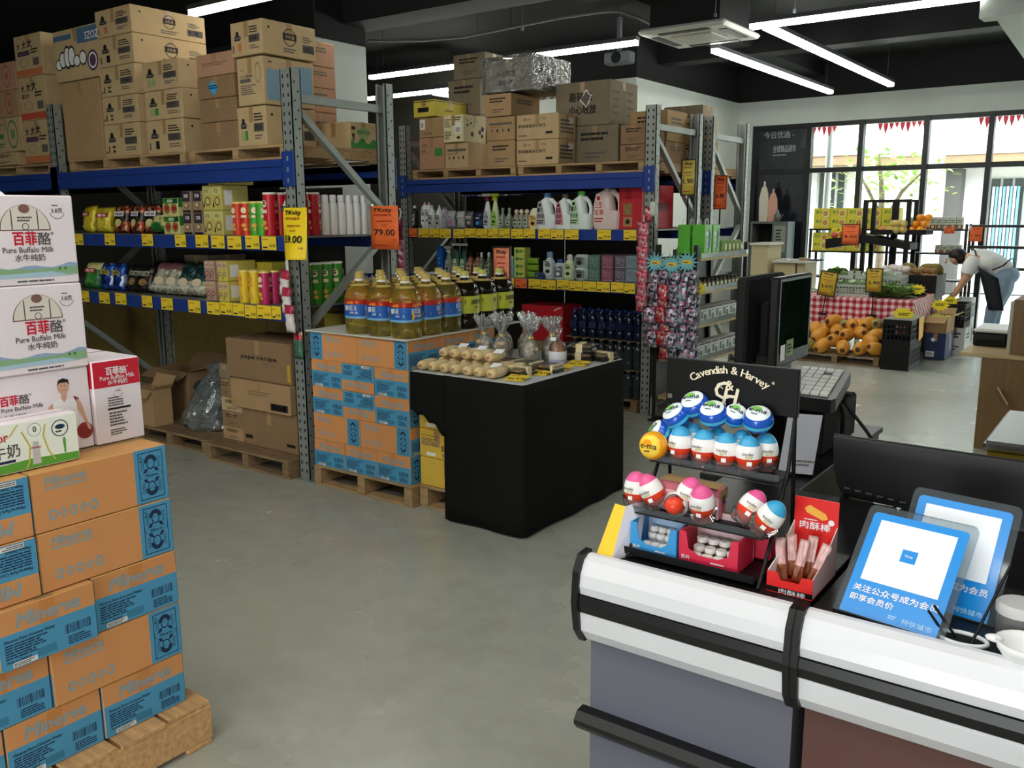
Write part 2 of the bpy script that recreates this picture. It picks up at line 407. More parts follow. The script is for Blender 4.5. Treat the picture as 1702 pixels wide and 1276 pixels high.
# ------------------------------------------------------------------ ceiling lamps and fittings
LED = bpy.data.materials.new('lit_led_diffuser'); LED.use_nodes = True
_b = LED.node_tree.nodes['Principled BSDF']; _b.inputs['Base Color'].default_value = (0.9, 0.9, 0.9, 1)
_b.inputs['Emission Color'].default_value = (1.0, 1.0, 0.93, 1); _b.inputs['Emission Strength'].default_value = TUBE_STRENGTH
HOUS = M('grey_lamp_housing', (70, 74, 76), 0.5, 0.3)
ZL = 3.05
def led(ax, p, q, c, label):
    w = 0.032; r = thing('led_linear_light', label, 'ceiling light', ((p+q)/2 if ax == 'x' else c, c if ax == 'x' else (p+q)/2, ZL), 0, 'suspended linear ceiling lights')
    o = r.location
    def bx(mb, a, b, w, z0, z1, m):
        if ax == 'x': mb.box(a, b, c-w, c+w, z0, z1, m)
        else: mb.box(c-w, c+w, a, b, z0, z1, m)
    mb = MB(o); bx(mb, p, q, w+0.006, ZL+0.025, ZL+0.06, HOUS); mb.build('housing', r)
    mb = MB(o); bx(mb, p+0.01, q-0.01, w, ZL-0.012, ZL+0.025, LED); mb.build('diffuser', r)
    for t in (p+0.2, q-0.2):
        mb = MB(o); x, y = (t, c) if ax == 'x' else (c, t)
        mb.tube([(x, y, ZL+0.06), (x, y, ZC)], 0.003, HOUS, 4); mb.build('suspension_wire', r)
led('x', -6.1, -3.9, 4.3, 'long lit linear ceiling light above the tall carton stacks of the snack rack')
led('x', -7.28, -5.57, 7.37, 'lit linear ceiling light behind the white column, above the detergent rack')
led('x', -5.55, -3.96, 7.37, 'lit linear ceiling light running into the square air conditioner cassette')
led('x', -2.92, -1.2, 7.35, 'lit linear ceiling light ending at the white bulkhead')
led('y', 7.42, 11.57, -2.81, 'long lit ceiling light pointing at the shop window, joined at its end')
led('y', 8.15, 11.78, -3.58, 'shorter lit ceiling light pointing at the shop window beside the cassette')
led('x', -8.6, -7.0, 8.64, 'distant lit ceiling light low behind the steel rack frame')
led('y', 8.75, 9.6, -7.55, 'most distant lit ceiling light, running crosswise behind the rack frame')
led('x', -4.4, -2.1, 1.2, 'unseen linear ceiling light above the milk cartons')  # row out of view, put in over the checkout for frontal light
led('x', -2.0, 0.3, 1.2, 'unseen linear ceiling light above the checkout counter')
led('x', 0.4, 2.7, 1.2, 'unseen linear ceiling light past the checkout counter')
led('x', -4.4, -2.1, 0.1, 'added unseen ceiling light just before the milk cartons')  # unseen extra row, added to brighten the foreground
led('x', -2.0, 0.3, 0.1, 'added unseen ceiling light just before the checkout counter')
led('x', -4.4, -2.1, -1.0, 'added unseen ceiling light beside the entrance, milk side')  # unseen row added for more light on the foreground from above
led('x', -2.0, 0.3, -1.0, 'added unseen ceiling light inside the shop entrance')
led('x', 0.4, 2.7, -1.0, 'added unseen ceiling light beside the entrance, till side')
# square cassette air conditioner
r = thing('air_conditioner', 'square white cassette air conditioner set in the black ceiling', 'air conditioner', (-3.5, 7.65, 3.1))
mb = MB(r.location); AC = M('white_ac_plastic', (200, 204, 198), 0.5)
mb.cbox(-3.93, -3.12, 7.3, 8.12, 3.1, 3.15, AC, 0.02); mb.box(-3.85, -3.2, 7.38, 8.04, 3.15, 3.45, BLACK_PAINT); mb.build('body', r)
mb = MB(r.location); mb.cbox(-3.72, -3.33, 7.52, 7.9, 3.088, 3.1, M('ac_grille', (168, 170, 164), 0.6), 0.006)
for k in range(9): mb.box(-3.7, -3.35, 7.55+k*0.04, 7.565+k*0.04, 3.084, 3.089, AC)
mb.build('intake_grille', r)
for x0, x1, y0, y1 in ((-3.76, -3.29, 7.35, 7.42), (-3.76, -3.29, 8.0, 8.07), (-3.88, -3.81, 7.47, 7.95), (-3.24, -3.17, 7.47, 7.95)):
    mb = MB(r.location); mb.box(x0, x1, y0, y1, 3.094, 3.1005, BLACK); mb.build('air_slot', r)
# white bulkhead corner top right
mb = MB(); A = onZ(1628, 29, 2.92); B = onZ(1636, 39, 2.9); Cc = onZ(1657, 37, 2.9); D = onZ(1702, 100, 2.9)
fr = Fr((0, 0, 0), (1, 0, 0), (0, 1, 0))
pl = [(A.x, A.y-0.02), (2.2, A.y-0.02), (2.2, D.y), (D.x, D.y), (Cc.x, Cc.y), (B.x, B.y)]
mb.prism(pl, 2.91, ZC, fr, M('bulkhead_white', (206, 214, 204), 0.7, noise=0.03)); struct(mb.build('ceiling_bulkhead'))
# white speaker box and flexible conduit under the ceiling
r = thing('ceiling_speaker', 'small pale speaker box hanging in the dark above the wrapped carton', 'speaker', (-4.42, 8.6, 3.05))
p0 = onY(1003, 108, 8.6); p1 = onY(1045, 82, 8.6)
mb = MB(r.location); SPK = M('grey_speaker', (90, 96, 100), 0.6)
mb.cbox(p0.x, p1.x, 8.6, 8.75, p0.z, p1.z, SPK, 0.015); mb.build('body', r)
mb = MB(r.location); mb.box((p0.x+p1.x)/2-0.02, (p0.x+p1.x)/2+0.02, 8.65, 8.69, p1.z, ZC, SPK); mb.build('bracket', r)
mb = MB(r.location); mb.disc(Fr((p0.x, 8.6, p0.z), (1, 0, 0), (0, 0, 1)), (p1.x-p0.x)/2, (p1.z-p0.z)/2, 0.06, BLACKM, 0.002); mb.build('cone', r)
CND = M('grey_flexible_conduit', (104, 110, 112), 0.6)
pts = [onZ(x, y, 3.3) for x, y in ((612, 68), (700, 68), (770, 62), (850, 46), (930, 30), (1000, 20), (1030, 19), (1060, 29), (1084, 41))]
mb = MB(); mb.tube(pts, 0.012, CND, 6); tag(mb.build('flexible_conduit'), 'wavy grey flexible conduit slung under the black ceiling', 'conduit')
for i, (x, y0, y1) in enumerate(((868, 0, 45), (1189, 0, 22), (1321, 0, 15))):
    p = onZ(x, y1, 3.2); mb = MB(p); mb.tube([(p.x, p.y, p.z), (p.x+0.01, p.y, ZC)], 0.004, CND, 4); mb.cbox(p.x-0.012, p.x+0.012, p.y-0.012, p.y+0.012, p.z-0.03, p.z, CND, 0.003)
    tag(mb.build('hanging_wire'), ('thin wire hanging from the ceiling above the wavy conduit', 'short dropper wire hanging above the air conditioner cassette', 'small dropper wire hanging near the joined ceiling lights')[i], 'wire')

# ------------------------------------------------------------------ pallet racks
SLOT_CACHE = {}
def post(parent, o, x, y, facing, H=2.35, name='post'):
    """C-section upright, slotted on the face towards the aisle and holed on the flank"""
    mb = MB(o); w, d = 0.045, 0.07
    y0, y1 = (y, y+d) if facing < 0 else (y-d, y)
    t = 0.006
    mb.box(x-w, x+w, y0 if facing < 0 else y1-t, y0+t if facing < 0 else y1, 0, H, STEEL)
    mb.box(x-w, x-w+t, y0, y1, 0, H, STEEL); mb.box(x+w-t, x+w, y0, y1, 0, H, STEEL)
    fy = y1 if facing < 0 else y0
    for sg in (-1, 1): mb.box(x+sg*w if sg < 0 else x+w-0.022, x-w+0.022 if sg < 0 else x+w, min(fy, fy-facing*-0.006), max(fy, fy-facing*-0.006), 0, H, STEEL)
    mb.box(x-w-0.02, x+w+0.02, y0-0.015, y1+0.015, 0, 0.006, STEEL)
    p = mb.build(name, parent)
    mb = MB(o); f = Fr((x-w, y0, 0), (1, 0, 0), (0, 0, 1)) if facing < 0 else Fr((x+w, y1, 0), (-1, 0, 0), (0, 0, 1))
    k = 0
    z = 0.05
    while z < H-0.04:
        for u in (0.024, 0.066):
            mb.rect(f, u-0.006, z, u+0.006, z+0.02, HOLE)
        z += 0.05
    for sg in (1, -1):
        f2 = Fr((x+sg*w, y0 if sg > 0 else y1, 0), (0, sg, 0), (0, 0, 1)); z = 0.03
        while z < H-0.02:
            u = 0.022 if k % 2 else 0.046
            mb.disc(f2, u, z, 0.0065, HOLE, n=6); z += 0.05; k += 1
    h = mb.build('punched_slots', p); h['kind'] = 'stuff'
def endframe(parent, o, x, y0, y1, H=2.35):
    post(parent, o, x, y0, -1); post(parent, o, x, y1, 1)
    a, b = y0+0.045, y1-0.045
    for z in (2.2, 0.18): mb = MB(o); mb.bar((x, a, z), (x, b, z), 0.035, 0.045, STEEL); mb.build('brace', parent)
    seq = [(a, 2.16, b, 1.56), (b, 1.45, a, 0.88), (a, 0.82, b, 0.22)]
    for p, zp, q, zq in seq: mb = MB(o); mb.bar((x, p, zp), (x, q, zq), 0.035, 0.04, STEEL, up=(1, 0, 0)); mb.build('diagonal_brace', parent)
def rack(name, label, xs, y0, y1, levels, top=1.81):
    r = thing(name, label, 'pallet rack', ((xs[0]+xs[-1])/2, (y0+y1)/2, 0), 0, 'steel pallet racks'); o = r.location
    for x in xs: endframe(r, o, x, y0, y1)
    for i in range(len(xs)-1):
        a, b = xs[i]+0.045, xs[i+1]-0.045
        for fy, sg in ((y0, -1), (y1, 1)):
            mb = MB(o); ya, yb = (fy, fy+0.045) if sg < 0 else (fy-0.045, fy)
            yf = fy-0.012 if sg < 0 else fy+0.012
            mb.box(a, b, ya, yb, top-0.055, top+0.06, BLUE)
            mb.box(a, b, min(ya, yf), max(yb, yf), top-0.055, top-0.02, BLUE)
            mb.box(a, b, min(ya, yf), max(yb, yf), top+0.02, top+0.06, BLUE)
            bm_ = mb.build('beam', r)
            for e, s2 in ((xs[i], 1), (xs[i+1], -1)):
                mb = MB(o); mb.box(e-0.045 if s2 > 0 else e-0.05, e+0.05 if s2 > 0 else e+0.045, fy-0.012 if sg < 0 else fy+0.001, fy-0.001 if sg < 0 else fy+0.012, top-0.09, top+0.1, BLUE)
                f = Fr((e-0.02, fy-0.012, top), (1, 0, 0), (0, 0, 1))
                if sg < 0:
                    for zz in (-0.06, 0.0, 0.06): mb.rect(f, 0.012, zz-0.012, 0.026, zz+0.012, STEEL)
                mb.build('end_plate', bm_)
        for z in levels:
            for fy, sg in ((y0, -1), (y1, 1)):
                mb = MB(o); mb.box(a, b, fy+0.006 if sg < 0 else fy-0.045, fy+0.045 if sg < 0 else fy-0.006, z-0.085, z-0.003, BLUE); mb.build('shelf_beam', r)
            n = 3
            for k in range(n):
                x0 = a+(b-a)*k/n; x1 = a+(b-a)*(k+1)/n
                mb = MB(o); mb.box(x0+0.002, x1-0.002, y0+0.01, y1-0.01, z-0.012, z, STEEL_D); mb.build('shelf_deck', r)
    return r
YA0, YA1, YB0, YB1, YC0, YC1 = 3.39, 4.2, 6.11, 6.94, 7.14, 7.95
SZ1, SZ2 = 1.44, 1.03
rackA = rack('pallet_rack', 'grey and blue steel pallet rack of snacks beside the stacked coconut water', [-9.1, -6.56, -4.0], YA0, YA1, [SZ1, SZ2])
rackB = rack('pallet_rack', 'grey and blue steel pallet rack of detergents behind the cooking oil', [-5.66, -3.16], YB0, YB1, [SZ1, SZ2])
rackC = rack('pallet_rack', 'grey steel pallet rack standing back to back with the detergent rack', [-5.66, -3.16], YC0, YC1, [SZ1, SZ2])
# brown hardboard sheets closing the back of the snack rack's floor bay
for i, (x0, x1) in enumerate(((-9.0, -7.85), (-7.84, -6.62), (-6.5, -5.3), (-5.29, -4.07))):
    mb = MB((0, 0, 0)); mb.box(x0, x1, YA1+0.005, YA1+0.012, 0.15, 1.0, M('brown_hardboard', (112, 92, 44), 0.8, noise=0.1)); o = mb.build('back_panel'); o.parent = rackA; o.location = -rackA.location

for i, (x0, x1) in enumerate(((-6.5, -5.3), (-5.29, -4.45))):  # added dark sheets, standing in for the shade behind these shelves
    mb = MB((0, 0, 0)); mb.box(x0, x1, YA1+.005, YA1+.012, 1.02, 1.74, M('added_shade_sheet', (46, 42, 36), .8, noise=.1)); o = mb.build('back_panel'); o.parent = rackA; o.location = -rackA.location
for i, (x0, x1, z0, z1) in enumerate(((-5.6, -4.45, .1, .95), (-4.44, -3.27, .1, .95), (-5.6, -4.45, .97, 1.74), (-4.44, -3.6, .97, 1.74))):  # same here: sheets added so the open rack back goes dark
    mb = MB((0, 0, 0)); mb.box(x0, x1, YB1+.005, YB1+.012, z0, z1, M('added_shade_sheet', (46, 42, 36), .8, noise=.1)); o = mb.build('back_panel'); o.parent = rackB; o.location = -rackB.location
# ------------------------------------------------------------------ cartons
GREENINK = M('green_ink', (60, 132, 62), 0.7); ORINK = M('orange_ink', (196, 112, 66), 0.7); PURINK = M('purple_ink', (84, 62, 84), 0.7)
BLUINK = M('blue_ink', (72, 104, 134), 0.7); WHP = M('white_paper', (228, 226, 220), 0.7); CYAN = M('cyan_sticker', (60, 160, 214), 0.5)
PALEBLUE = M('pale_blue_print', (120, 150, 168), 0.7); PALEG = M('pale_green_print', (146, 160, 104), 0.7)
def faces(w, d, h):
    return {'f': Fr((-w/2, -d/2, 0), (1, 0, 0), (0, 0, 1), w, h), 'r': Fr((w/2, -d/2, 0), (0, 1, 0), (0, 0, 1), d, h),
            't': Fr((-w/2, -d/2, h), (1, 0, 0), (0, 1, 0), w, d), 'l': Fr((-w/2, d/2, 0), (0, -1, 0), (0, 0, 1), d, h)}
def st_plain(mb, F):
    f = F['f']; mb.lines(f, f.w*0.15, f.h*0.42, f.w*0.7, f.h*0.2, 2, INKG_F)
INKG_F = M('faded_grey_ink', (134, 110, 80), 0.8)
def st_lady(mb, F, var=0):
    f = F['f']; w, h = f.w, f.h
    mb.disc(f, w*0.22, h*0.66, w*0.05, INK); mb.poly(f, [(w*.12, h*.46), (w*.32, h*.46), (w*.3, h*.6), (w*.22, h*.64), (w*.14, h*.6)], INK, 0.0009)
    mb.rect(f, w*.12, h*.5, w*.34, h*.57, INKG, 0.0011)
    mb.lines(f, w*.6, h*.62, w*.32, h*.22, 3, INK, seed=var)
    mb.rect(f, w*.58, h*.36, w*.92, h*.58, INKG); mb.barcode(f, w*.6, h*.39, w*.3, h*.16, KRAFT2); mb.lines(f, w*.6, h*.16, w*.32, h*.14, 2, INKG, seed=var+3)
    if var % 3 == 0: mb.rect(f, w*.24, h*.14, w*.34, h*.38, (INK if var % 2 else ORINK)); mb.rect(f, w*.06, h*.12, w*.1, h*.34, INKG)
    elif var % 3 == 1:
        mb.rect(f, w*.14, h*.14, w*.24, h*.38, PALEG); mb.rect(f, w*.26, h*.16, w*.36, h*.4, GREENINK if var % 2 else PALEG)
    else:
        mb.poly(f, [(w*.2, h*.34), (w*.32, h*.34), (w*.26, h*.25)], INK); mb.poly(f, [(w*.2, h*.14), (w*.32, h*.14), (w*.26, h*.23)], INK); mb.rect(f, w*.1, h*.12, w*.13, h*.34, INK); mb.disc(f, w*.05, h*.16, w*.02, INK)
    r = F['r']; w, h = r.w, r.h
    mb.ring(r, w*.5, h*.58, h*.26, h*.03, INK); mb.rect(r, w*.5-h*.27, h*.5, w*.5+h*.27, h*.7, INK, 0.0009); mb.text(r, '大礼包', w*.5, h*.54, h*.11, KRAFT2, 0.0014, align='C')
    mb.lines(r, w*.38, h*.12, w*.24, h*.16, 2, INKG); mb.rect(r, w*.74, h*.2, w*.96, h*.45, INKG); mb.barcode(r, w*.75, h*.24, w*.2, h*.17, KRAFT); mb.lines(r, w*.75, h*.5, w*.18, h*.2, 3, INKG)
    mb.disc(r, w*.12, h*.78, h*.04, INK)
def st_star(mb, F, var=0):
    f = F['f']; w, h = f.w, f.h
    for k in range(3): mb.text(f, '大', w*(.1+.2*k), h*.66, h*(.16+.03*k), INK, bold=.07)
    mb.rect(f, w*.1, h*.5, w*.56, h*.62, PURINK) if var != 1 else mb.text(f, '威化片', w*.1, h*.5, h*.12, INK)
    mb.lines(f, w*.6, h*.52, w*.28, h*.14, 2, INK); mb.rect(f, w*.66, h*.24, w*.88, h*.42, INKG); mb.ring(f, w*.32, h*.33, w*.16, w*.012, INKG, e=.5)
    mb.rect(f, 0.004, h*.02, w-0.004, h*.17, ORINK if var != 1 else M('red_band', (190, 76, 54), .7))
def st_seal(mb, F, var=0):
    f = F['f']; w, h = f.w, f.h; c = GREENINK if var == 2 else M('seal_red', (180, 72, 54), .7)
    rr = min(w*.2, h*.32); mb.ring(f, w*.72, h*.5, rr, rr*.14, c, e=1.3); mb.text(f, '領', w*.72, h*.36, h*.28, c, align='C'); mb.rect(f, w*.05, h*.4, w*.42, h*.54, c); mb.lines(f, w*.06, h*.12, w*.4, h*.16, 2, c); mb.lines(f, w*.06, h*.66, w*.36, h*.2, 2, c)
def st_graf(mb, F):
    f = F['f']; w, h = f.w, f.h
    mb.rect(f, 0.004, h*.8, w*.42, h*.9, BLUINK); mb.rect(f, w*.55, h*.68, w-0.004, h*.97, BLUINK); mb.text(f, '3ZOZ', w*.72, h*.73, h*.14, WHP)
    for k, (a, b, e) in enumerate(((.1, .34, .8), (.2, .42, 1.2), (.31, .46, 1.6), (.41, .46, 1.5), (.52, .36, .8), (.66, .4, 1.0))):
        mb.disc(f, w*a, h*b, w*.085, INK, 0.0008+k*0.0006, e=e); mb.disc(f, w*a, h*b, w*.068, WHP, 0.0011+k*0.0006, e=e)
    mb.disc(f, w*.86, h*.32, w*.12, PURINK, e=1.0); mb.ring(f, w*.86, h*.32, w*.09, w*.02, WHP, 0.001)
def st_bigmark(mb, F):
    f = F['f']; w, h = f.w, f.h
    for b in (.3, .46): mb.ring(f, w*.5, h*b, w*.08, w*.006, INKG_F, n=4); mb.ring(f, w*.36, h*b, w*.07, w*.006, INKG_F, n=4); mb.ring(f, w*.64, h*b, w*.07, w*.006, INKG_F, n=4)
def st_tall(mb, F):
    f = F['f']; w, h = f.w, f.h
    mb.text(f, 'jans', w*.16, h*.72, h*.04, INK); mb.text(f, '小心轻放', w*.1, h*.58, h*.06, INK, fit=w*.5); mb.rect(f, w*.1, h*.48, w*.52, h*.56, INKG); mb.ring(f, w*.8, h*.66, w*.1, w*.012, INKG, e=2.4); mb.lines(f, w*.12, h*.22, w*.7, h*.22, 5, INKG)
    r = F['r']; mb.rect(r, r.w*.06, r.h*.1, r.w*.5, r.h*.74, PALEBLUE); mb.poly(r, [(r.w*.56, r.h*.14), (r.w*.96, r.h*.2), (r.w*.96, r.h*.9), (r.w*.6, r.h*.86)], PALEBLUE); mb.text(r, 'jans', r.w*.1, r.h*.86, r.h*.06, INK)
def st_bags(mb, F):
    f = F['f']; w, h = f.w, f.h
    mb.ring(f, w*.2, h*.8, h*.06, h*.02, INK); mb.text(f, 'ubar', w*.25, h*.77, h*.08, INKG); mb.text(f, '24 Bags', w*.58, h*.77, h*.08, INKG); mb.text(f, '泰国榴莲夹心饼干', w*.04, h*.48, h*.13, INK, fit=w*.66); mb.lines(f, w*.05, h*.12, w*.3, h*.1, 1, INKG); mb.rect(f, w*.7, h*.2, w*.86, h*.3, INK)
    r = F['r']; mb.lines(r, r.w*.1, r.h*.2, r.w*.8, r.h*.6, 4, INKG); mb.rect(r, r.w*.55, r.h*.5, r.w*.85, r.h*.85, WHP)
def st_fragile(mb, F):
    f = F['f']; w, h = f.w, f.h
    mb.text(f, '易碎品', w*.25, h*.55, h*.2, INK, fit=w*.42, bold=.07); mb.text(f, '小心轻放', w*.25, h*.26, h*.2, INK, fit=w*.5, bold=.07)
    mb.poly(f, [(w*.45, h*.58), (w*.58, h*.4), (w*.68, h*.66), (w*.57, h*.82)], WHP, 0.0012); mb.poly(f, [(w*.47, h*.59), (w*.575, h*.44), (w*.65, h*.65), (w*.565, h*.77)], INKG, 0.0016)
    r = F['r']; mb.rect(r, r.w*.495, 0, r.w*.505, r.h, INK)
    for k in range(4): mb.lines(r, r.w*.1, r.h*(.22+.16*k), r.w*.3, r.h*.08, 1, INKG, seed=k); mb.lines(r, r.w*.6, r.h*(.2+.17*k), r.w*.32, r.h*.1, 1, INKG, seed=k+5)
def st_cream(mb, F):
    f = F['f']; w, h = f.w, f.h
    mb.lines(f, w*.05, h*.55, w*.4, h*.32, 5, INKG); mb.lines(f, w*.05, h*.1, w*.4, h*.32, 5, INKG, seed=4); mb.rect(f, w*.56, h*.3, w*.9, h*.72, WHP, 0.0006); mb.barcode(f, w*.62, h*.36, w*.24, h*.18, INK); mb.disc(f, w*.75, h*.16, w*.09, INK, e=.6); mb.lines(f, w*.55, h*.78, w*.35, h*.16, 2, INK)
    r = F['r']
    for a, b, q in ((.18, .62, .05), (.2, .8, .03), (.34, .7, .05), (.36, .86, .025), (.46, .6, .03), (.5, .78, .02), (.38, .3, .09), (.1, .84, .02), (.72, .4, .09), (.84, .52, .1), (.82, .26, .07)): mb.disc(r, r.w*a, r.h*b, r.h*q, INK if q < .08 else PURINK)
def st_marks(mb, F):
    f = F['f']; w, h = f.w, f.h
    mb.rect(f, w*.1, h*.66, w*.9, h*.76, INKG); 
    for k in range(4): mb.rect(f, w*(.16+.2*k), h*.36, w*(.22+.2*k), h*.48, INK if k % 2 else INKG)
    mb.lines(f, w*.12, h*.54, w*.7, h*.07, 1, INKG_F)
def st_yel(mb, F):
    f = F['f']; w, h = f.w, f.h
    mb.rect(f, 0.003, h*.88, w-.003, h*.93, INK); mb.text(f, '一 斤 ★ 1', w*.3, h*.68, h*.12, INK); mb.rect(f, w*.2, h*.28, w*.72, h*.56, INK); mb.barcode(f, w*.23, h*.32, w*.46, h*.2, YKRAFT)
    r = F['r']; mb.rect(r, 0.003, r.h*.88, r.w-.003, r.h*.93, INKG); mb.lines(r, r.w*.3, r.h*.3, r.w*.4, r.h*.2, 1, INKG_F)
def st_green(mb, F):
    f = F['r']; w, h = f.w, f.h
    pts = [(0.004, h*.04), (w-.004, h*.04), (w-.004, h*.3)]+[(w*(1-t), h*(.3+.1*math.sin(t*14))) for t in (.08, .16, .24, .32, .4, .48, .56, .64, .72, .8, .88)]+[(0.004, h*.34)]
    mb.poly(f, pts, GREENINK); mb.disc(f, w*.5, h*.58, h*.26, PALEG, n=18); mb.text(f, '鲜果礼盒', w*.5, h*.55, h*.16, GREENINK, 0.0012, align='C'); mb.rect(f, w*.06, h*.7, w*.2, h*.82, INK); mb.disc(f, w*.12, h*.5, h*.07, INK); mb.rect(f, w*.08, h*.3, w*.17, h*.46, INKG)
def st_label(mb, F): f = F['f']; mb.rect(f, f.w*.62, f.h*.42, f.w*.92, f.h*.66, GREENINK); mb.lines(f, f.w*.1, f.h*.5, f.w*.2, f.h*.36, 2, INKG_F)
def st_sticker(mb, F): f = F['f']; mb.rect(f, f.w*.04, f.h*.42, f.w*.24, f.h*.92, WHP); mb.lines(f, f.w*.08, f.h*.5, f.w*.12, f.h*.3, 3, INK, 0.001); mb.lines(f, f.w*.2, f.h*.12, f.w*.5, f.h*.2, 1, INKG_F)
def st_diamond(mb, F): f = F['f']; c = (f.w*.42, f.h*.46); mb.poly(f, [(c[0]-f.w*.13, c[1]+f.h*.05), (c[0]+f.w*.03, c[1]-f.h*.34), (c[0]+f.w*.15, c[1]), (c[0]+f.w*.0, c[1]+f.h*.38)], CYAN); st_plain(mb, F)
def st_lines(mb, F):
    f = F['f']; mb.lines(f, f.w*.2, f.h*.6, f.w*.6, f.h*.25, 2, INK); mb.lines(f, f.w*.3, f.h*.15, f.w*.5, f.h*.2, 2, INKG, seed=3)
    r = F['r']; mb.lines(r, r.w*.2, r.h*.55, r.w*.6, r.h*.25, 2, INKG, seed=5)
def carton(x0, x1, y0, y1, z0, z1, mat, style, label, group=None, name='carton', tape=TAPE, taper=0.0):
    w, d, h = x1-x0, y1-y0, z1-z0; o = ((x0+x1)/2, (y0+y1)/2, z0)
    mb = MB(); mb.cbox(-w/2, w/2, -d/2, d/2, 0.0005, h-0.0005, mat, 0.004)
    body = mb.build(name, loc=o); tag(body, label, 'carton', group)
    F = faces(w, d, h)
    mb = MB(); t = F['t']; mb.rect(t, 0.004, d/2-0.001, w-0.004, d/2+0.001, INKG, 0.0004)
    mb.rect(t, 0.003, d/2-0.024, w-0.003, d/2+0.024, tape, 0.0008)
    f = F['f']; mb.rect(f, w/2-0.02, h-0.09 if h > .15 else h*.6, w/2+0.02, h-0.003, tape, 0.0006)
    r = F['r']; mb.rect(r, d/2-0.02, h-0.07 if h > .12 else h*.6, d/2+0.02, h-0.003, tape, 0.0006)
    mb.build('packing_tape', body)['kind'] = 'stuff'
    if style:
        mb = MB()
        if isinstance(style, tuple): style[0](mb, F, *style[1:])
        else: style(mb, F)
        if mb.F: mb.build('print', body)['kind'] = 'stuff'
    return body
def stk(Y, D, xl, xr, ymid, xref, ys, specs, group=None, dy=0.0, eps=0.002):
    """cartons stacked in a column; ys = the edges' heights read off along the line x = xref of the photograph"""
    X0 = onY(xl, ymid, Y).x; X1 = onY(xr, ymid, Y).x
    zs = [onY(xref, y, Y).z for y in ys]; out = []
    for i, (mat, style, label) in enumerate(specs):
        j = random.uniform(-0.006, 0.006)
        if mat: out.append(carton(X0+j, X1-0.003+j, Y, Y+D, zs[i]+eps/2, zs[i+1]-eps/2, mat, style, label, group))
    return out
# ------------------------------------------------------------------ pallets
def pallet(x0, x1, y0, y1, z0, h, label, along='x', mat=WOOD, n=6, group='wooden pallets', nst=3):
    r = thing('wooden_pallet', label, 'pallet', ((x0+x1)/2, (y0+y1)/2, z0), 0, group); o = r.location; t = 0.016
    def bx(u0, u1, v0, v1, a, b, nm):
        mb = MB(o)
        if along == 'x': mb.cbox(u0, u1, v0, v1, a, b, mat, 0.002)
        else: mb.cbox(v0, v1, u0, u1, a, b, mat, 0.002)
        mb.build(nm, r)
    U0, U1, V0, V1 = (x0, x1, y0, y1) if along == 'x' else (y0, y1, x0, x1)
    for i in range(n):
        w = (V1-V0)/n; j = random.uniform(-.006, .006); bx(U0+j, U1+j, V0+i*w+.006, V0+(i+1)*w-.006, z0+h-t, z0+h, 'deck_board')
    for i in range(nst):
        u = U0+0.03+(U1-U0-0.06)*i/(nst-1); bx(u-.028, u+.028, V0+.004, V1-.004, z0+t, z0+h-t-.0005, 'stringer')
    for v in (V0+.05, (V0+V1)/2, V1-.05): bx(U0, U1, v-.04, v+.04, z0, z0+t-.0005, 'runner_board')
    return r
PZ = 1.872; PH = 0.085
pallet(-4.98, -4.06, 3.42, 4.17, PZ, PH, 'wooden pallet on the snack rack under cartons beside the steel end post')
pallet(-6.42, -5.02, 3.42, 4.17, PZ, PH, 'wooden pallet on the snack rack under the graffiti-printed carton', nst=4)
pallet(-8.2, -6.66, 3.42, 4.17, PZ, PH-.01, 'wooden pallet on the snack rack under the red seal cartons', nst=4)
pallet(-5.58, -4.42, 6.14, 6.9, PZ, PH, 'wooden pallet on the detergent rack under the cream printed carton', nst=4)
pallet(-4.4, -3.22, 6.14, 6.9, PZ, PH, 'wooden pallet on the detergent rack under the fragile-marked carton', nst=4)
pallet(-4.3, -3.22, 7.16, 7.92, PZ, PH, 'wooden pallet on the back-to-back rack near the white wall', nst=3)
GA = 'cartons stored on top of the snack rack'; GB = 'cartons stored on top of the detergent rack'
PT = PZ+PH
def yz(x, z, Y):  # photograph row of a height, so that stacks start exactly on their pallet
    lo, hi = 0.0, 1276.0
    for _ in range(40):
        m = (lo+hi)/2
        if onY(x, m, Y).z > z: lo = m
        else: hi = m
    return lo
Y = 3.46
stk(Y, .4, -22, 30, 165, 28, [yz(28, PT+.1, Y), 193, 147, 99], [(KRAFT2, (st_seal, 2), 'green-sealed carton in the short column beside the 大大大 cartons'), (KRAFT, (st_seal, 0), 'middle red-sealed carton beside the 大大大 cartons'), (KRAFT4, (st_seal, 1), 'topmost red-sealed carton beside the 大大大 cartons')], GA)
carton(onY(-20, 250, Y).x, onY(28, 250, Y).x-.004, Y, Y+.4, PT, PT+.099, KRAFT2, st_lines, 'low pale carton with green print under the sealed cartons', GA)
stk(Y, .55, 32, 77, 160, 75, [yz(75, PT, Y), 197, 122, 49], [(KRAFT2, (st_star, 0), 'bottom carton marked 大大大 with an orange band'), (KRAFT2, (st_star, 1), 'middle carton marked 大大大 with a red band'), (KRAFT2, (st_star, 0), 'topmost tall carton marked 大大大 above the red band')], GA)
stk(Y, .55, 106, 169, 200, 106, [yz(106, PT, Y), 138], [(KRAFT, st_bigmark, 'big blank brown carton under the graffiti-printed carton')], GA)
stk(Y, .55, 90, 165, 95, 91, [139.5, 53], [(KRAFT2, st_graf, 'carton with bubble graffiti and a blue band marked 3ZOZ')], GA)
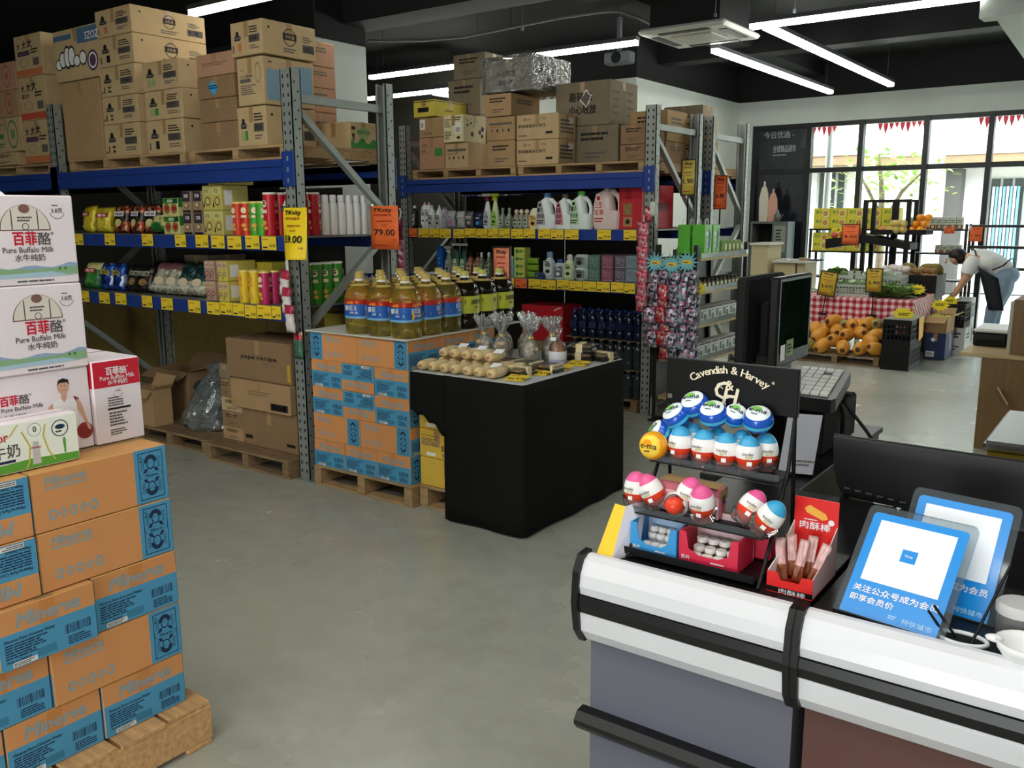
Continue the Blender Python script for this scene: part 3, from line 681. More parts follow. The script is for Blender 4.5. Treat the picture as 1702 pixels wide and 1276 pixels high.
stk(Y, .56, 171, 230, 190, 176, [yz(176, PT, Y), 208, 162, 112, 62, 15], [(KRAFT2, (st_lady, 2), 'lowest carton with a woman print in the tallest column'), (KRAFT2, (st_lady, 5), 'second carton from the pallet in the tallest woman-print column'), (KRAFT2, (st_lady, 8), 'third carton from the pallet in the tallest woman-print column'), (KRAFT2, (st_lady, 3), 'second carton from the top in the tallest woman-print column'), (KRAFT2, (st_lady, 0), 'topmost carton of the tallest woman-print column under the ceiling')], GA)
stk(Y, .56, 241, 303, 180, 243, [yz(243, PT, Y), 202, 153, 104], [(KRAFT2, (st_lady, 3), 'bottom of three woman-print cartons beside the blue diamond'), (KRAFT2, (st_lady, 7), 'middle of three woman-print cartons with a green patch'), (KRAFT2, (st_lady, 4), 'top of three woman-print cartons with pale green patches')], GA)
stk(Y, .42, 329, 391, 150, 330, [yz(330, PT, Y), 206, 167, 130, 92], [(KRAFT3, st_plain, 'bottom plain carton under the blue diamond column'), (KRAFT3, st_plain, 'plain carton directly under the one with a blue diamond'), (KRAFT3, st_diamond, 'plain carton with a blue diamond sticker'), (KRAFT4, st_plain, 'plain carton resting on the one with a blue diamond')], GA)
stk(Y, .38, 396, 444, 210, 396, [yz(396, PT, Y), 179], [(KRAFT2, (st_lady, 1), 'woman-print carton low behind the steel end post')], GA)
stk(Y, .38, 394, 438, 130, 394, [178, 98], [(KRAFT2, st_tall, 'tall upright carton with pale blue side beside the steel post')], GA)
stk(Y, .4, 383, 436, 70, 384, [97, 39], [(KRAFT2, (st_lady, 6), 'topmost woman-print carton overlooking the steel end post')], GA)
for i, (a, b) in enumerate(((PT, 2.2), (2.201, 2.35), (2.351, 2.48), (2.481, 2.63))):
    carton(-4.95, -4.42, 3.9, 4.16, a, b, KRAFT4, st_lines, ('bottom', 'second', 'third', 'topmost')[i]+' pinkish carton of the column behind the steel frame', GA)
carton(-4.36, -4.07, 3.93, 4.16, PT, 2.12, KRAFT2, st_green, 'carton with a wavy green band seen through the steel frame', GA)
# detergent rack
Y = 6.15
stk(Y, .36, 697, 739, 255, 697, [yz(697, PT, Y), 230, 197], [(KRAFT4, st_label, 'orange-brown carton with a green label'), (KRAFT, st_sticker, 'carton with a small white sticker above the green-labelled one')], GB)
carton(-5.55, -5.3, Y-.0, Y+.45, onY(687, 196, Y).z, onY(687, 168, Y).z, YKRAFT, st_yel, 'flat yellow carton near the detergent rack post', GB)
stk(Y, .3, 740, 779, 255, 741, [yz(741, PT, Y), 238], [(KRAFT2, st_marks, 'carton with handling symbols under the cream printed carton')], GB)
stk(Y-.03, .32, 737, 770, 215, 738, [237.5, 192], [(M('cream_cardboard', (214, 204, 160), .8, noise=.04), st_cream, 'cream carton printed with dark leaves and dots')], GB)
stk(Y, .34, 809, 856, 250, 809, [yz(809, PT, Y), 235, 196], [(KRAFT, st_lines, 'square carton on the pallet beside the wide 24-bag carton'), (KRAFT, st_marks, 'square carton one up from the pallet beside the 24-bag carton')], GB)
stk(Y, .42, 805, 850, 175, 805, [195.5, 158], [(KRAFT, st_lines, 'long carton directly under the film-wrapped carton')], GB)
stk(Y, .26, 858, 928, 255, 858, [yz(858, PT, Y), 234, 192], [(KRAFT2, st_bags, 'wide 24-bag carton on the pallet'), (KRAFT2, st_bags, 'upper of the two wide 24-bag cartons')], GB)
Y2 = 6.44
carton(-4.06, -3.62, Y2, 6.9, PT, 2.27, KRAFT5, st_lines, 'big dull carton underneath the fragile-marked carton', GB)
carton(-4.22, -3.7, Y2, 6.9, 2.272, 2.62, KRAFT5, st_fragile, 'big carton stamped 易碎品 小心轻放 with a white diamond label', GB)
stk(Y, .3, 1031, 1075, 235, 1032, [yz(1032, PT, Y), 241, 208], [(KRAFT3, st_lines, 'lower small brown carton against the perforated corner post'), (KRAFT3, st_lines, 'upper small brown carton against the perforated corner post')], GB)
carton(-3.6, -3.23, 6.5, 6.88, PT, 2.12, KRAFT3, st_lines, 'low carton behind the corner post brace', GB)
carton(-3.56, -3.23, 6.52, 6.88, 2.122, 2.36, KRAFT, st_lines, 'carton with torn top flaps behind the corner post', GB)
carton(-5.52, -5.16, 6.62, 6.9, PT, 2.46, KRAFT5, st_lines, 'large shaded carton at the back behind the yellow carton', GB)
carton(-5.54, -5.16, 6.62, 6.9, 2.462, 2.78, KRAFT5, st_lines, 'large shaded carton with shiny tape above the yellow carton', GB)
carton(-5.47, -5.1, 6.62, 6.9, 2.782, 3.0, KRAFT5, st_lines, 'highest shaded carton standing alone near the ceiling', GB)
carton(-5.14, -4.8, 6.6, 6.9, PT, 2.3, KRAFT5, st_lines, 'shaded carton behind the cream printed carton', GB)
# film-wrapped carton
p0 = onY(802, 158, Y); p1 = onY(884, 90, Y)
zb = onY(805, 157, Y).z; zt = onY(804, 98, Y).z
wc = carton(p0.x+.02, p1.x-.02, Y+.02, 6.7, zb+.012, zt-.02, KRAFT5, (lambda mb, F: (mb.text(F['f'], '小心轻放', F['f'].w*.25, F['f'].h*.45, F['f'].h*.18, INK), mb.text(F['f'], '请勿倒置', F['f'].w*.28, F['f'].h*.2, F['f'].h*.14, INK), mb.text(F['f'], 'YI', F['f'].w*.66, F['f'].h*.72, F['f'].h*.14, INK)),), 'carton wrapped in crinkled clear film on top of the detergent rack', GB)
FILM = clear_film('crinkled_wrap', (225, 230, 228), gloss=0.45, rough=0.1, white=0.1, bump=1.0, bscale=26)
def wrap(o, x0, x1, y0, y1, z0, z1, name, parent, amp=0.012, n=9, seed=1):
    rnd = random.Random(seed); mb = MB(o); rs = []
    for k in range(n+3):
        t = min(k/n, 1.0); z = z0+(z1-z0)*t; sh = 1.0 if k <= n else (0.8 if k == n+1 else 0.2); z += (0.0 if k <= n else rnd.uniform(.004, .02))
        rg = []; cx, cy = (x0+x1)/2, (y0+y1)/2; N = 40
        for i in range(N):
            a = 2*math.pi*i/N; c, s_ = math.cos(a), math.sin(a); q = max(abs(c), abs(s_)); 
            rg.append((cx+(x1-x0)/2*sh*c/q+rnd.uniform(0, amp)*c, cy+(y1-y0)/2*sh*s_/q+rnd.uniform(0, amp)*s_, z+rnd.uniform(-amp, amp)*.5))
        rs.append(rg)
    mb.rings(rs, FILM, False, False, True); return mb.build(name, parent)
wrap(wc.location, p0.x, p1.x, Y, 6.72, zb, zt, 'shrink_wrap', wc)
# back-to-back rack
GC = 'cartons on the back-to-back rack'
carton(-3.62, -3.22, 7.2, 7.5, PT, 2.18, KRAFT2, st_lines, 'bottom carton against the white wall on the back-to-back rack', GC)
carton(-3.6, -3.22, 7.2, 7.48, 2.182, 2.36, KRAFT2, st_marks, 'middle carton on the back-to-back rack', GC)
carton(-3.6, -3.24, 7.2, 7.42, 2.362, 2.46, KRAFT5, None, 'dark flat carton topping the back-to-back rack', GC)
# ------------------------------------------------------------------ coconut water cartons
CO = M('orange_printed_cardboard', (216, 148, 90), 0.75, noise=0.04, scale=6); CB = M('blue_printed_cardboard', (78, 152, 190), 0.7, noise=0.03, scale=6)
CT = M('tan_orange_cardboard', (206, 152, 92), 0.8, noise=0.05); NAVY = M('navy_ink', (24, 44, 78), 0.7); FADE = M('faded_blue_ink', (150, 160, 160), 0.75); DKB = M('dark_blue_block', (58, 128, 160), 0.7)
CW, CD, CH = 0.374, 0.249, 0.156
def emblem(mb, f):
    w, h = f.w, f.h; n = NAVY
    for a, b, c, d in ((.12, .06, .14, .94), (.86, .06, .88, .94), (.12, .06, .88, .075), (.12, .925, .88, .94)): mb.rect(f, w*a, h*b, w*c, h*d, n, 0.0012)
    mb.text(f, 'Q', w*.17, h*.83, h*.05, n, 0.0012); mb.disc(f, w*.2, h*.78, w*.03, n, 0.0012)
    for cy, sg in ((.7, 1), (.3, -1)):
        y = lambda t: h*(cy+sg*t)
        mb.ring(f, w*.5, y(.04), w*.2, w*.09, n, 0.0012, e=1.15, a0=0 if sg > 0 else math.pi, a1=math.pi if sg > 0 else 2*math.pi)
        mb.ring(f, w*.5, y(.02), w*.13, w*.03, n, 0.0013, e=1.35); mb.rect(f, w*.46, y(.02), w*.54, y(.025), n, 0.0014); mb.disc(f, w*.45, y(.05), w*.016, n, 0.0014); mb.disc(f, w*.55, y(.05), w*.016, n, 0.0014)
        mb.poly(f, [(w*.24, y(-.14)), (w*.32, y(-.07)), (w*.42, y(-.06)), (w*.36, y(-.14))], n, 0.0013); mb.poly(f, [(w*.76, y(-.14)), (w*.64, y(-.14)), (w*.58, y(-.06)), (w*.68, y(-.07))], n, 0.0013)
        for a in (.25, .75):
            for b in (.1, .02, -.05): mb.ring(f, w*a, y(b), w*.05, w*.015, n, 0.0012, n=8)
    mb.rect(f, w*.16, h*.46, w*.84, h*.54, CB, 0.0015); mb.ring(f, w*.5, h*.5, w*.36, w*.02, n, 0.0016, e=.25); mb.text(f, 'Minerva', w*.5, h*.475, h*.055, n, 0.0018, align='C', shear=.25)
CTAPE2 = M('orange_tape', (206, 134, 72), .35)
def make_coconut():
    mb = MB(); mb.cbox(-CW/2, CW/2, -CD/2, CD/2, 0, CH, CT, 0.003); b = mb.build('coconut_water_carton'); F = faces(CW, CD, CH)
    mb = MB(); g = 0.002
    for f, left in ((F['f'], False), (Fr((CW/2, CD/2, 0), (-1, 0, 0), (0, 0, 1), CW, CH), True)):
        w, h = CW, CH; a, c = (g, w-.098) if not left else (.098, w-g)
        mb.rect(f, a, g, c, h-g, CO, 0.0006)
        bx = (w-.098, w-g) if not left else (g, .098)
        mb.rect(f, bx[0], g, bx[1], h-g, CB, 0.0007)
        emblem(mb, f.sub(bx[0], g, bx[1]-bx[0], h-2*g))
        u = a+.03
        mb.text(f, 'Minerva', u, h*.75, h*.15, FADE, 0.001, shear=.2, bold=.09); mb.rect(f, u, h*.69, u+.11, h*.725, FADE, 0.001)
        for k in range(5): mb.ring(f, u+.015+.027*k, h*.26, .012, .006, FADE, 0.001, n=4 if k % 2 else 9, e=1.3)
    for f in (F['r'], F['l']):
        w, h = CD, CH
        mb.rect(f, g, h*.6, w-g, h-g, CO, 0.0006); mb.rect(f, g, g, w-g, h*.6, CB, 0.0006)
        mb.text(f, 'Minerva', w*.5, h*.66, h*.22, FADE, 0.0009, align='C', fit=w*.64, shear=.25, bold=.1); mb.rect(f, w*.5-.02, h*.6, w*.5+.02, h-g, CTAPE2, 0.0011) 
        mb.text(f, 'Minerva Pure Coconut Water', w*.06, h*.46, h*.055, NAVY, 0.001, fit=w*.5); mb.lines(f, w*.06, h*.18, w*.46, h*.26, 6, NAVY, 0.0009)
        mb.text(f, 'Made in Thailand', w*.06, h*.12, h*.045, NAVY, 0.001, fit=w*.24); mb.rect(f, w*.12, h*.03, w*.36, h*.11, WHP, 0.0012); mb.lines(f, w*.13, h*.04, w*.2, h*.06, 2, INKG, 0.0015)
        mb.rect(f, w*.36, h*.06, w*.56, h*.2, DKB, 0.0008); mb.barcode(f, w*.66, h*.26, w*.28, h*.16, NAVY, 18); mb.lines(f, w*.68, h*.06, w*.26, h*.16, 4, NAVY, 0.0009)
    mb.build('print', b)['kind'] = 'stuff'
    mb = MB(); t = F['t']; mb.rect(t, .003, CD/2-.022, CW-.003, CD/2+.022, TAPE, 0.0006); mb.build('packing_tape', b)
    return tag(b, '', 'carton')
coco = make_coconut(); coco_used = [False]
GN, GF = 'coconut water cartons of the front stack', 'coconut water cartons under the cooking oil'
def coconut(x, y, z, orient, label, group):
    rot = {'L-y': (0, 0, 0), 'L2-y': (0, 0, math.pi), 'L+x': (0, 0, math.pi/2), 'E+x': (0, 0, 0), 'E-y': (0, 0, -math.pi/2), 'Ei+x': (math.pi, 0, 0), 'Ei-y': (math.pi, 0, -math.pi/2)}[orient]
    if orient == 'Ei-y': rot = Matrix.Rotation(-math.pi/2, 3, 'Z') @ Matrix.Rotation(math.pi, 3, 'X'); rot = rot.to_euler()
    if 'i' in orient: z += CH
    if not coco_used[0]:
        coco_used[0] = True; o = coco; o.location = (x, y, z); o.rotation_euler = rot; o['label'] = label; o['group'] = group; return o
    return dup(coco, (x, y, z), label=label, group=group, rot=tuple(rot))
# front stack (its printed face looks along +x)
XF = -2.205; YR = 1.376; CHN = 0.1575
pallet(XF-.78, XF+.055, 0.1, YR+.05, 0, 0.138, 'pale wooden pallet under the front coconut water stack', along='x', n=9, group='wooden pallets', mat=M('fresh_pallet_wood', (206, 160, 108), .75, noise=.22, scale=7, stretch=(1, 8, 8), bump=.3))
zn = [0.139+CHN*i for i in range(6)]
e = CD+.004; l = CW+.004
rows = [[('E+x', 0), ('E+x', e), ('E+x', 2*e), ('E+x', 3*e)], [('L+x', 0), ('E+x', l), ('E+x', l+e), ('E+x', l+2*e)], [('E+x', 0), ('E+x', e), ('E+x', 2*e), ('E+x', 3*e)], [('L+x', 0), ('Ei+x', l), ('Ei+x', l+e), ('E+x', l+2*e)], [('L+x', 0), ('Ei+x', l), ('Ei+x', l+e), ('E+x', l+2*e)]]
lay = ['on the pallet', 'in the second layer', 'in the third layer', 'in the fourth layer', 'in the top layer']
for i, row in enumerate(rows):
    for j, (o_, off) in enumerate(row):
        long_ = o_[0] == 'L'; proud = 0.02 if (i == 2 and j == 1) else random.uniform(-.006, .004)
        x = XF-(CD/2 if long_ else CW/2)+proud; y = YR-off-(CW/2 if long_ else CD/2)
        dz = 0 if i != 2 or j != 1 else -.001
        coconut(x, y, zn[i]+dz, o_, '%s coconut carton from the aisle end, %s of the front stack' % (ORD[j], lay[i]), GN)
        if long_ and i >= 3: coconut(x-CD-.006, y, zn[i], o_, 'coconut carton behind the aisle-end one, %s of the front stack' % lay[i], GN)
# far stack (its printed face looks along -y)
XL, XR, YF = -3.885, -3.13, 3.375
pallet(XL-.01, XR+.01, YF-.01, 4.32, 0, 0.125, 'wooden pallet under the coconut water stack that carries cooking oil', n=8)
zf = [0.126+.1565*i for i in range(6)]
def slots(kinds, i):
    x = XL+.004
    for j, k in enumerate(kinds):
        w = CW if k[0] == 'L' else CD; d = CD if k[0] == 'L' else CW
        coconut(x+w/2, YF+d/2+random.uniform(-.004, .004), zf[i], k, '%s coconut carton from the steel post, %s of the oil stack' % (ORD[j], lay[i]), GF)
        x += w+.0015
slots(['E-y', 'E-y', 'E-y'], 0); slots(['L-y', 'L-y'], 1); slots(['E-y', 'Ei-y', 'E-y'], 2); slots(['E-y', 'Ei-y', 'E-y'], 3); slots(['L2-y', 'L-y'], 4)
for i in (3, 4):   # the flank towards the bread table
    y0 = YF+(CD if i == 4 else CW)+.006
    for j in range(2): coconut(XR-CW/2-.002, y0+CD/2+j*(CD+.004), zf[i], 'E+x', '%s coconut carton facing the bread table, %s of the oil stack' % (ORD[j], lay[i]), GF)
for i in range(3): coconut(XR-CW/2-.002, YF+CW+.01+CD/2, zf[i], 'E+x', 'coconut carton hidden by the bread table, %s of the oil stack' % lay[i], GF)
for i in range(5): coconut(XL+CW/2+.002, YF+CW+.01+CD/2+.02, zf[i], 'E+x', 'rear coconut carton beside the steel brace, %s of the oil stack' % lay[i], GF)
ZS = zf[5]
mb = MB((-3.5, 3.8, ZS)); SH = M('white_foam_sheet', (206, 206, 196), .7, noise=.04)
mb.cbox(XL-.02, XR+.012, YF-.015, 4.38, ZS, ZS+.008, SH, .002); tag(mb.build('display_sheet'), 'white sheet laid over the coconut water cartons under the oil bottles', 'sheet')
ZS += .008
# ------------------------------------------------------------------ cooking oil bottles
def oil_material(key, rgb, tr):
    m = M(key, rgb, .06, trans=tr, ior=1.12, coat=.6); return m
OIL = oil_material('golden_oil_in_plastic', (240, 222, 120), .9); OILD = oil_material('dark_oil_in_plastic', (34, 28, 16), .3)
LBLUE = M('blue_label', (36, 96, 178), .35); LRED = M('red_label', (186, 44, 34), .35); LYEL = M('sunflower_yellow_label', (236, 178, 44), .4); LGRN = M('lime_label', (192, 198, 60), .4); CAPY = M('oil_cap', (196, 170, 92), .4)
def arc_frame(r, a, z): return Fr((r*math.cos(a), r*math.sin(a), z), (-math.sin(a), math.cos(a), 0), (0, 0, 1))
def make_oil(dark):
    body = OILD if dark else OIL; r = thing('oil_bottle', '', 'bottle')
    mb = MB(); prof = [(.066, 0), (.076, .008), (.078, .05), (.074, .056), (.078, .062), (.078, .1), (.075, .105), (.075, .185), (.079, .192), (.078, .215), (.066, .245), (.042, .266), (.026, .274), (.022, .284), (.022, .29)]
    mb.lathe((0, 0, 0), prof, body, 20, power=2.6); mb.build('body', r)
    mb = MB(); mb.lathe((0, 0, .288), [(.026, 0), (.027, .008), (.024, .01), (.024, .034), (.02, .037)], CAPY if not dark else M('lime_cap', (196, 190, 100), .4), 14); mb.lathe((0, 0, .289), [(.0275, 0), (.0275, .01)], WHITE, 14, cap0=False, cap1=False); mb.build('cap', r)
    mb = MB(); H = CAPY; mb.lathe((0, 0, .262), [(.05, 0), (.052, .006), (.03, .012)], H, 14, cap0=False, cap1=False); mb.tube([(.03, 0, .27), (.055, 0, .276), (.068, 0, .268)], .006, H, 5); mb.build('carry_ring', r)
    mb = MB()
    if not dark:
        for z0, z1, m, rr in ((.088, .102, M('pale_blue_label', (120, 180, 220), .4), .0795), (.1, .166, LBLUE, .0798), (.164, .19, LRED, .0798)): mb.lathe((0, 0, 0), [(rr, z0), (rr, z1)], m, 24, cap0=False, cap1=False, power=2.6)
        for a in (-1.57, 1.57, 0.3, 3.4):
            f = arc_frame(.081, a, .085); mb.text(f, '葵花油', -.045, .046, .028, WHITE, .0006, fit=.066); mb.text(f, '非转基因', -.02, .028, .012, WHITE, .0006)
            g = arc_frame(.0815, a+.75, .09); mb.disc(g, 0, .03, .024, LYEL, .0008, e=1.1); mb.disc(g, 0, .03, .011, M('seed_brown', (90, 52, 24), .7), .0016)
            mb.poly(f, [(-.04, .084), (0, .08), (.045, .09), (.02, .1), (-.03, .095)], M('orange_label', (232, 124, 40), .4), .0006)
    else:
        mb.lathe((0, 0, 0), [(.0795, .09), (.0795, .188)], LGRN, 24, cap0=False, cap1=False, power=2.6)
        for a in (-1.57, 0.2, 1.9, 3.5): f = arc_frame(.081, a, .095); mb.text(f, '压榨菜籽', -.045, .046, .026, INK, .0006, fit=.08); mb.text(f, '油5L', -.01, .022, .014, INK, .0006)
    mb.build('label', r)
    return r
oilA = make_oil(False); oilB = make_oil(True); GO = 'cooking oil bottles on the coconut water stack'
spots = []; s = .168; bx0, by0 = XR-.075, YF+.075
for j in range(6):
    for i in range(4):
        if i == 3 and j < 1: continue
        if i == 3 and j > 4: continue
        spots.append((i, j, j >= 3 and i < 2))
fa = fb = True
for i, j, dk in spots:
    x, y = bx0-i*s+random.uniform(-.001, .001), by0+j*.166+random.uniform(-.001, .001)
    if j > 5: continue
    lab = '%s bottle of %s oil in the %s line counted from the bread table side' % (ORD[j], 'dark rapeseed' if dk else 'golden sunflower', ORD[i])
    rz = random.choice((0, 1.5708, 3.1416, -1.5708))
    if dk:
        if fb: o = oilB; fb = False; o.location = (x, y, ZS); o.rotation_euler.z = rz; o['label'] = lab; o['group'] = GO
        else: dup(oilB, (x, y, ZS), rz, lab, GO)
    else:
        if fa: o = oilA; fa = False; o.location = (x, y, ZS); o.rotation_euler.z = rz; o['label'] = lab; o['group'] = GO
        else: dup(oilA, (x, y, ZS), rz, lab, GO)
# ------------------------------------------------------------------ yellow juice cartons on their pallet
YC_ = M('yellow_cardboard', (214, 176, 64), .75, noise=.05); 
pallet(-3.115, -2.42, 3.42, 4.25, 0, 0.125, 'wooden pallet under the yellow cartons beneath the bread table', n=7)
def st_juice(mb, F): f = F['f']; w, h = f.w, f.h; mb.text(f, 'Minerva Mango Drink', w*.06, h*.74, h*.06, INK, fit=w*.5); mb.lines(f, w*.06, h*.42, w*.55, h*.28, 5, INKG); mb.barcode(f, w*.62, h*.3, w*.3, h*.2, INK, 16); mb.rect(f, w*.2, h*.08, w*.46, h*.2, WHP); mb.lines(f, w*.64, h*.08, w*.26, h*.16, 3, INKG)
def st_juice2(mb, F):
    f = F['f']; w, h = f.w, f.h; g = f.sub(w*.72, 0.004, w*.27, h-.008)
    for a, b, c, d in ((.08, .05, .12, .95), (.88, .05, .92, .95), (.08, .05, .92, .07), (.08, .93, .92, .95)): mb.rect(g, g.w*a, g.h*b, g.w*c, g.h*d, INKG)
    for k in range(14): mb.ring(g, g.w*(.25+.5*(k % 3)/2), g.h*(.12+.19*(k//3)), g.w*.1, g.w*.04, INKG, n=8)
GY = 'yellow cartons under the bread table'
carton(-3.11, -2.735, 3.43, 3.68, .126, .282, YC_, st_juice2, 'yellow carton with a printed side panel, on the pallet under the cloth', GY)
carton(-2.73, -2.44, 3.43, 3.68, .126, .282, YC_, st_juice2, 'yellow carton on the pallet hidden by the black cloth', GY)
carton(-3.11, -2.865, 3.43, 3.8, .284, .44, YC_, st_juice, 'yellow carton with barcode peeking out under the lifted black cloth', GY)
carton(-2.86, -2.615, 3.43, 3.8, .284, .44, YC_, st_juice, 'yellow carton half hidden behind the black cloth edge', GY)
carton(-3.11, -2.865, 3.43, 3.8, .442, .598, YC_, st_juice, 'yellow carton of the third layer under the black cloth', GY)
carton(-2.86, -2.615, 3.43, 3.8, .442, .598, YC_, st_juice, 'inner yellow carton of the third layer under the black cloth', GY)
carton(-3.11, -2.735, 3.43, 3.68, .6, .752, YC_, st_juice2, 'topmost yellow carton under the table board', GY)
carton(-2.73, -2.44, 3.43, 3.68, .6, .752, YC_, st_juice2, 'topmost inner yellow carton under the table board', GY)
# ------------------------------------------------------------------ black-draped bread table
TX0, TX1, TY0, TY1, TZ = -3.07, -2.365, 3.34, 4.3, .765
r = thing('display_table', 'low bread display table draped in black cloth', 'table', ((TX0+TX1)/2, (TY0+TY1)/2, 0)); o = r.location
mb = MB(o); mb.cbox(TX0, TX1, TY0, TY1, TZ-.012, TZ, M('white_board', (196, 198, 196), .5, noise=.04), .002); mb.build('top_board', r)
CLOTH = M('black_table_cloth', (15, 14, 12), .9, noise=.15, scale=30, bump=.1, spec=.2)
def skirt(path, ztop, zbot, name):
    """cloth hanging from a path; zbot is a function of distance along it"""
    mb = MB(o); P = [Vector((a, b, 0)) for a, b in path]; L = [0]
    for i in range(1, len(P)): L.append(L[-1]+(P[i]-P[i-1]).length)
    N = int(L[-1]/.02)+1; rs = []
    for k in range(9):
        row = []
        for i in range(N+1):
            d = L[-1]*i/N; q = max(j for j in range(len(L)) if L[j] <= d+1e-9); q = min(q, len(P)-2); t = (d-L[q])/(L[q+1]-L[q]); p = P[q].lerp(P[q+1], t)
            dr = (P[q+1]-P[q]).normalized(); n = Vector((dr.y, -dr.x, 0)); f = k/8
            zb = zbot(d); z = ztop+(zb-ztop)*f
            p = p+n*(.004+f*.006+f*.006*math.sin(d*17+1.3*math.sin(d*5)))
            row.append((p.x, p.y, z))
        rs.append(row)
    mb.rings(rs, CLOTH, True, False, False, closed=False); ob = mb.build(name, r); 
    md = ob.modifiers.new('thickness', 'SOLIDIFY'); md.thickness = .003
skirt([(-2.85, TY0-.002), (TX1+.002, TY0-.002), (TX1+.002, TY1)], TZ-.001, lambda d: .012, 'cloth_skirt')
def flap(d):
    t = d/.255; return .56-.02*t-.13*t**2.2+.012*math.sin(t*22)
skirt([(TX0-.001, TY0-.006), (-2.845, TY0-.006)], TZ-.001, flap, 'lifted_cloth_flap')
# ------------------------------------------------------------------ milk cartons on the front stack
ZB = zn[5]+.001
PINKW = M('blush_white_carton', (240, 228, 232), .45); MRED = M('milk_red', (206, 34, 56), .45); MGREY = M('milk_grey_ink', (92, 88, 90), .6); MTN = M('hill_blue', (150, 170, 200), .6); MEAD = M('meadow_green', (140, 176, 132), .6); RIV = M('river_blue', (170, 200, 216), .6)
SKIN = M('printed_skin', (214, 166, 140), .6); JERS = M('printed_jersey', (244, 240, 240), .6); HAIRP = M('printed_hair', (38, 30, 30), .6); SILV = M('silver_print', (206, 200, 196), .35); BRN = M('brown_print', (128, 92, 80), .6)
def brand(mb, f, u, v, s, m, m2):
    mb.text(f, '百菲', u, v, s, m, fit=s*1.75, bold=.06); mb.text(f, '酪', u+s*1.85, v, s*.95, m2); mb.text(f, '®', u+s*2.85, v+s*.75, s*.22, m2)
def milk_body(name, w, d, h, loc, label):
    """carton whose printed face looks along +x: w runs along y, d goes back along -x"""
    r = MB(); r.cbox(-d, 0, -w/2, w/2, 0.0005, h, PINKW, .003); o = r.build(name, loc=loc); tag(o, label, 'milk carton', 'gift cartons of milk on the front stack')
    mb = MB(); t = Fr((-d, -w/2, h), (0, 1, 0), (-1, 0, 0)); mb.box(-d*.52, -d*.5, -w/2+.003, w/2-.003, h-.0003, h+.0004, MGREY); mb.build('top_flap_seam', o)
    return o, Fr((0, -w/2, 0), (0, 1, 0), (0, 0, 1), w, h)
def landscape(mb, f, v, hh):
    w = f.w
    mb.poly(f, [(0.003, v+hh*.3)]+[(w*t, v+hh*(.75+.22*math.sin(t*13+1)*math.cos(t*7))) for t in [i/16 for i in range(1, 16)]]+[(w-.003, v+hh*.8), (w-.003, v+hh*.3)], MTN, .0006)
    mb.poly(f, [(0.003, v+hh*.02), (w-.003, v+hh*.1), (w-.003, v+hh*.62), (w*.7, v+hh*.5), (w*.4, v+hh*.6), (0.003, v+hh*.55)], MEAD, .0009)
    mb.poly(f, [(w*.2, v), (w*.95, v+hh*.06), (w*.8, v+hh*.34), (w*.45, v+hh*.26), (w*.1, v+hh*.18)], RIV, .0012)
    for t in (.15, .3, .86, .9): mb.disc(f, w*t, v+hh*.5, hh*.1, GREENINK, .0014, n=8)
def milk_window(mb, f, c, v, R):
    mb.poly(f, [(c-R, v)]+[(c-R*math.cos(t*math.pi/18), v+R*1.02*math.sin(t*math.pi/18)) for t in range(1, 18)]+[(c+R, v)], BRN, .0007)
    mb.poly(f, [(c-R*.95, v+.003)]+[(c-R*.95*math.cos(t*math.pi/18), v+.003+R*.96*math.sin(t*math.pi/18)) for t in range(1, 18)]+[(c+R*.95, v+.003)], M('window_cream', (226, 216, 206), .3), .001)
    for a in (-.52, .5): mb.rect(f, c+R*a-.0015, v+.003, c+R*a+.0015, v+R*.8, MGREY, .0014)
    mb.disc(f, c, v+R*.86, R*.22, BRN, .0015, e=.8); mb.lines(f, c-R*.3, v+R*.34, R*.6, R*.24, 2, MGREY, .0014); mb.ring(f, c, v+R*.16, R*.14, R*.03, MGREY, .0014)
for k, (z, lab) in enumerate(((ZB+.227*2, 'topmost white gift carton of buffalo milk with a half-round window'), (ZB+.227, 'middle white gift carton of buffalo milk with a half-round window'))):
    o, f = milk_body('milk_carton', .36, .17, .2255, (-2.335+k*.004, 1.065, z), lab); w, h = f.w, f.h
    o.rotation_euler.z = .0 if k else .01
    mb = MB(); c = w-.128+(.0 if k == 0 else .006); milk_window(mb, f, c, .137, .064); 
    brand(mb, f, c-.035, .1, .034, MRED, MGREY); mb.text(f, 'Pure Buffalo Milk', c-.062, .082, .014, MGREY, fit=.128); mb.text(f, '水牛纯奶', c-.034, .06, .018, MGREY)
    landscape(mb, f, .018, .042); mb.lines(f, .02, .006, w*.4, .008, 1, MGREY); mb.lines(f, w*.55, .006, w*.4, .008, 1, MGREY)
    mb.ring(f, w-.044, .186, .02, .0015, MGREY, a0=3.4, a1=6.0); mb.text(f, '3.8克', w-.044, .181, .013, MGREY, align='C'); mb.lines(f, w-.056, .198, .024, .005, 1, MGREY)
    mb.disc(f, .06, .16, .026, BRN); mb.text(f, '50%', .06, .155, .014, WHITE, .0014, align='C')
    mb.build('print', o)['kind'] = 'stuff'
    mb = MB(); hy = c-w/2-.07
    if k == 0:
        mb.tube([(-.085, hy-.075, .224), (-.085, hy-.06, .238), (-.085, hy-.02, .249), (-.085, hy+.02, .249), (-.085, hy+.05, .238), (-.085, hy+.066, .224)], .005, WHITE, 6)
        mb.tube([(-.087, hy-.06, .226), (-.087, hy-.04, .235), (-.087, hy, .239), (-.087, hy+.03, .235), (-.087, hy+.05, .226)], .003, BLACK, 6); mb.build('carry_handle', o)
o, f = milk_body('milk_carton', .36, .17, .2255, (-2.34, 1.065, ZB), 'white milk carton printed with a basketball player in a white jersey'); w, h = f.w, f.h
mb = MB(); u = w-.236
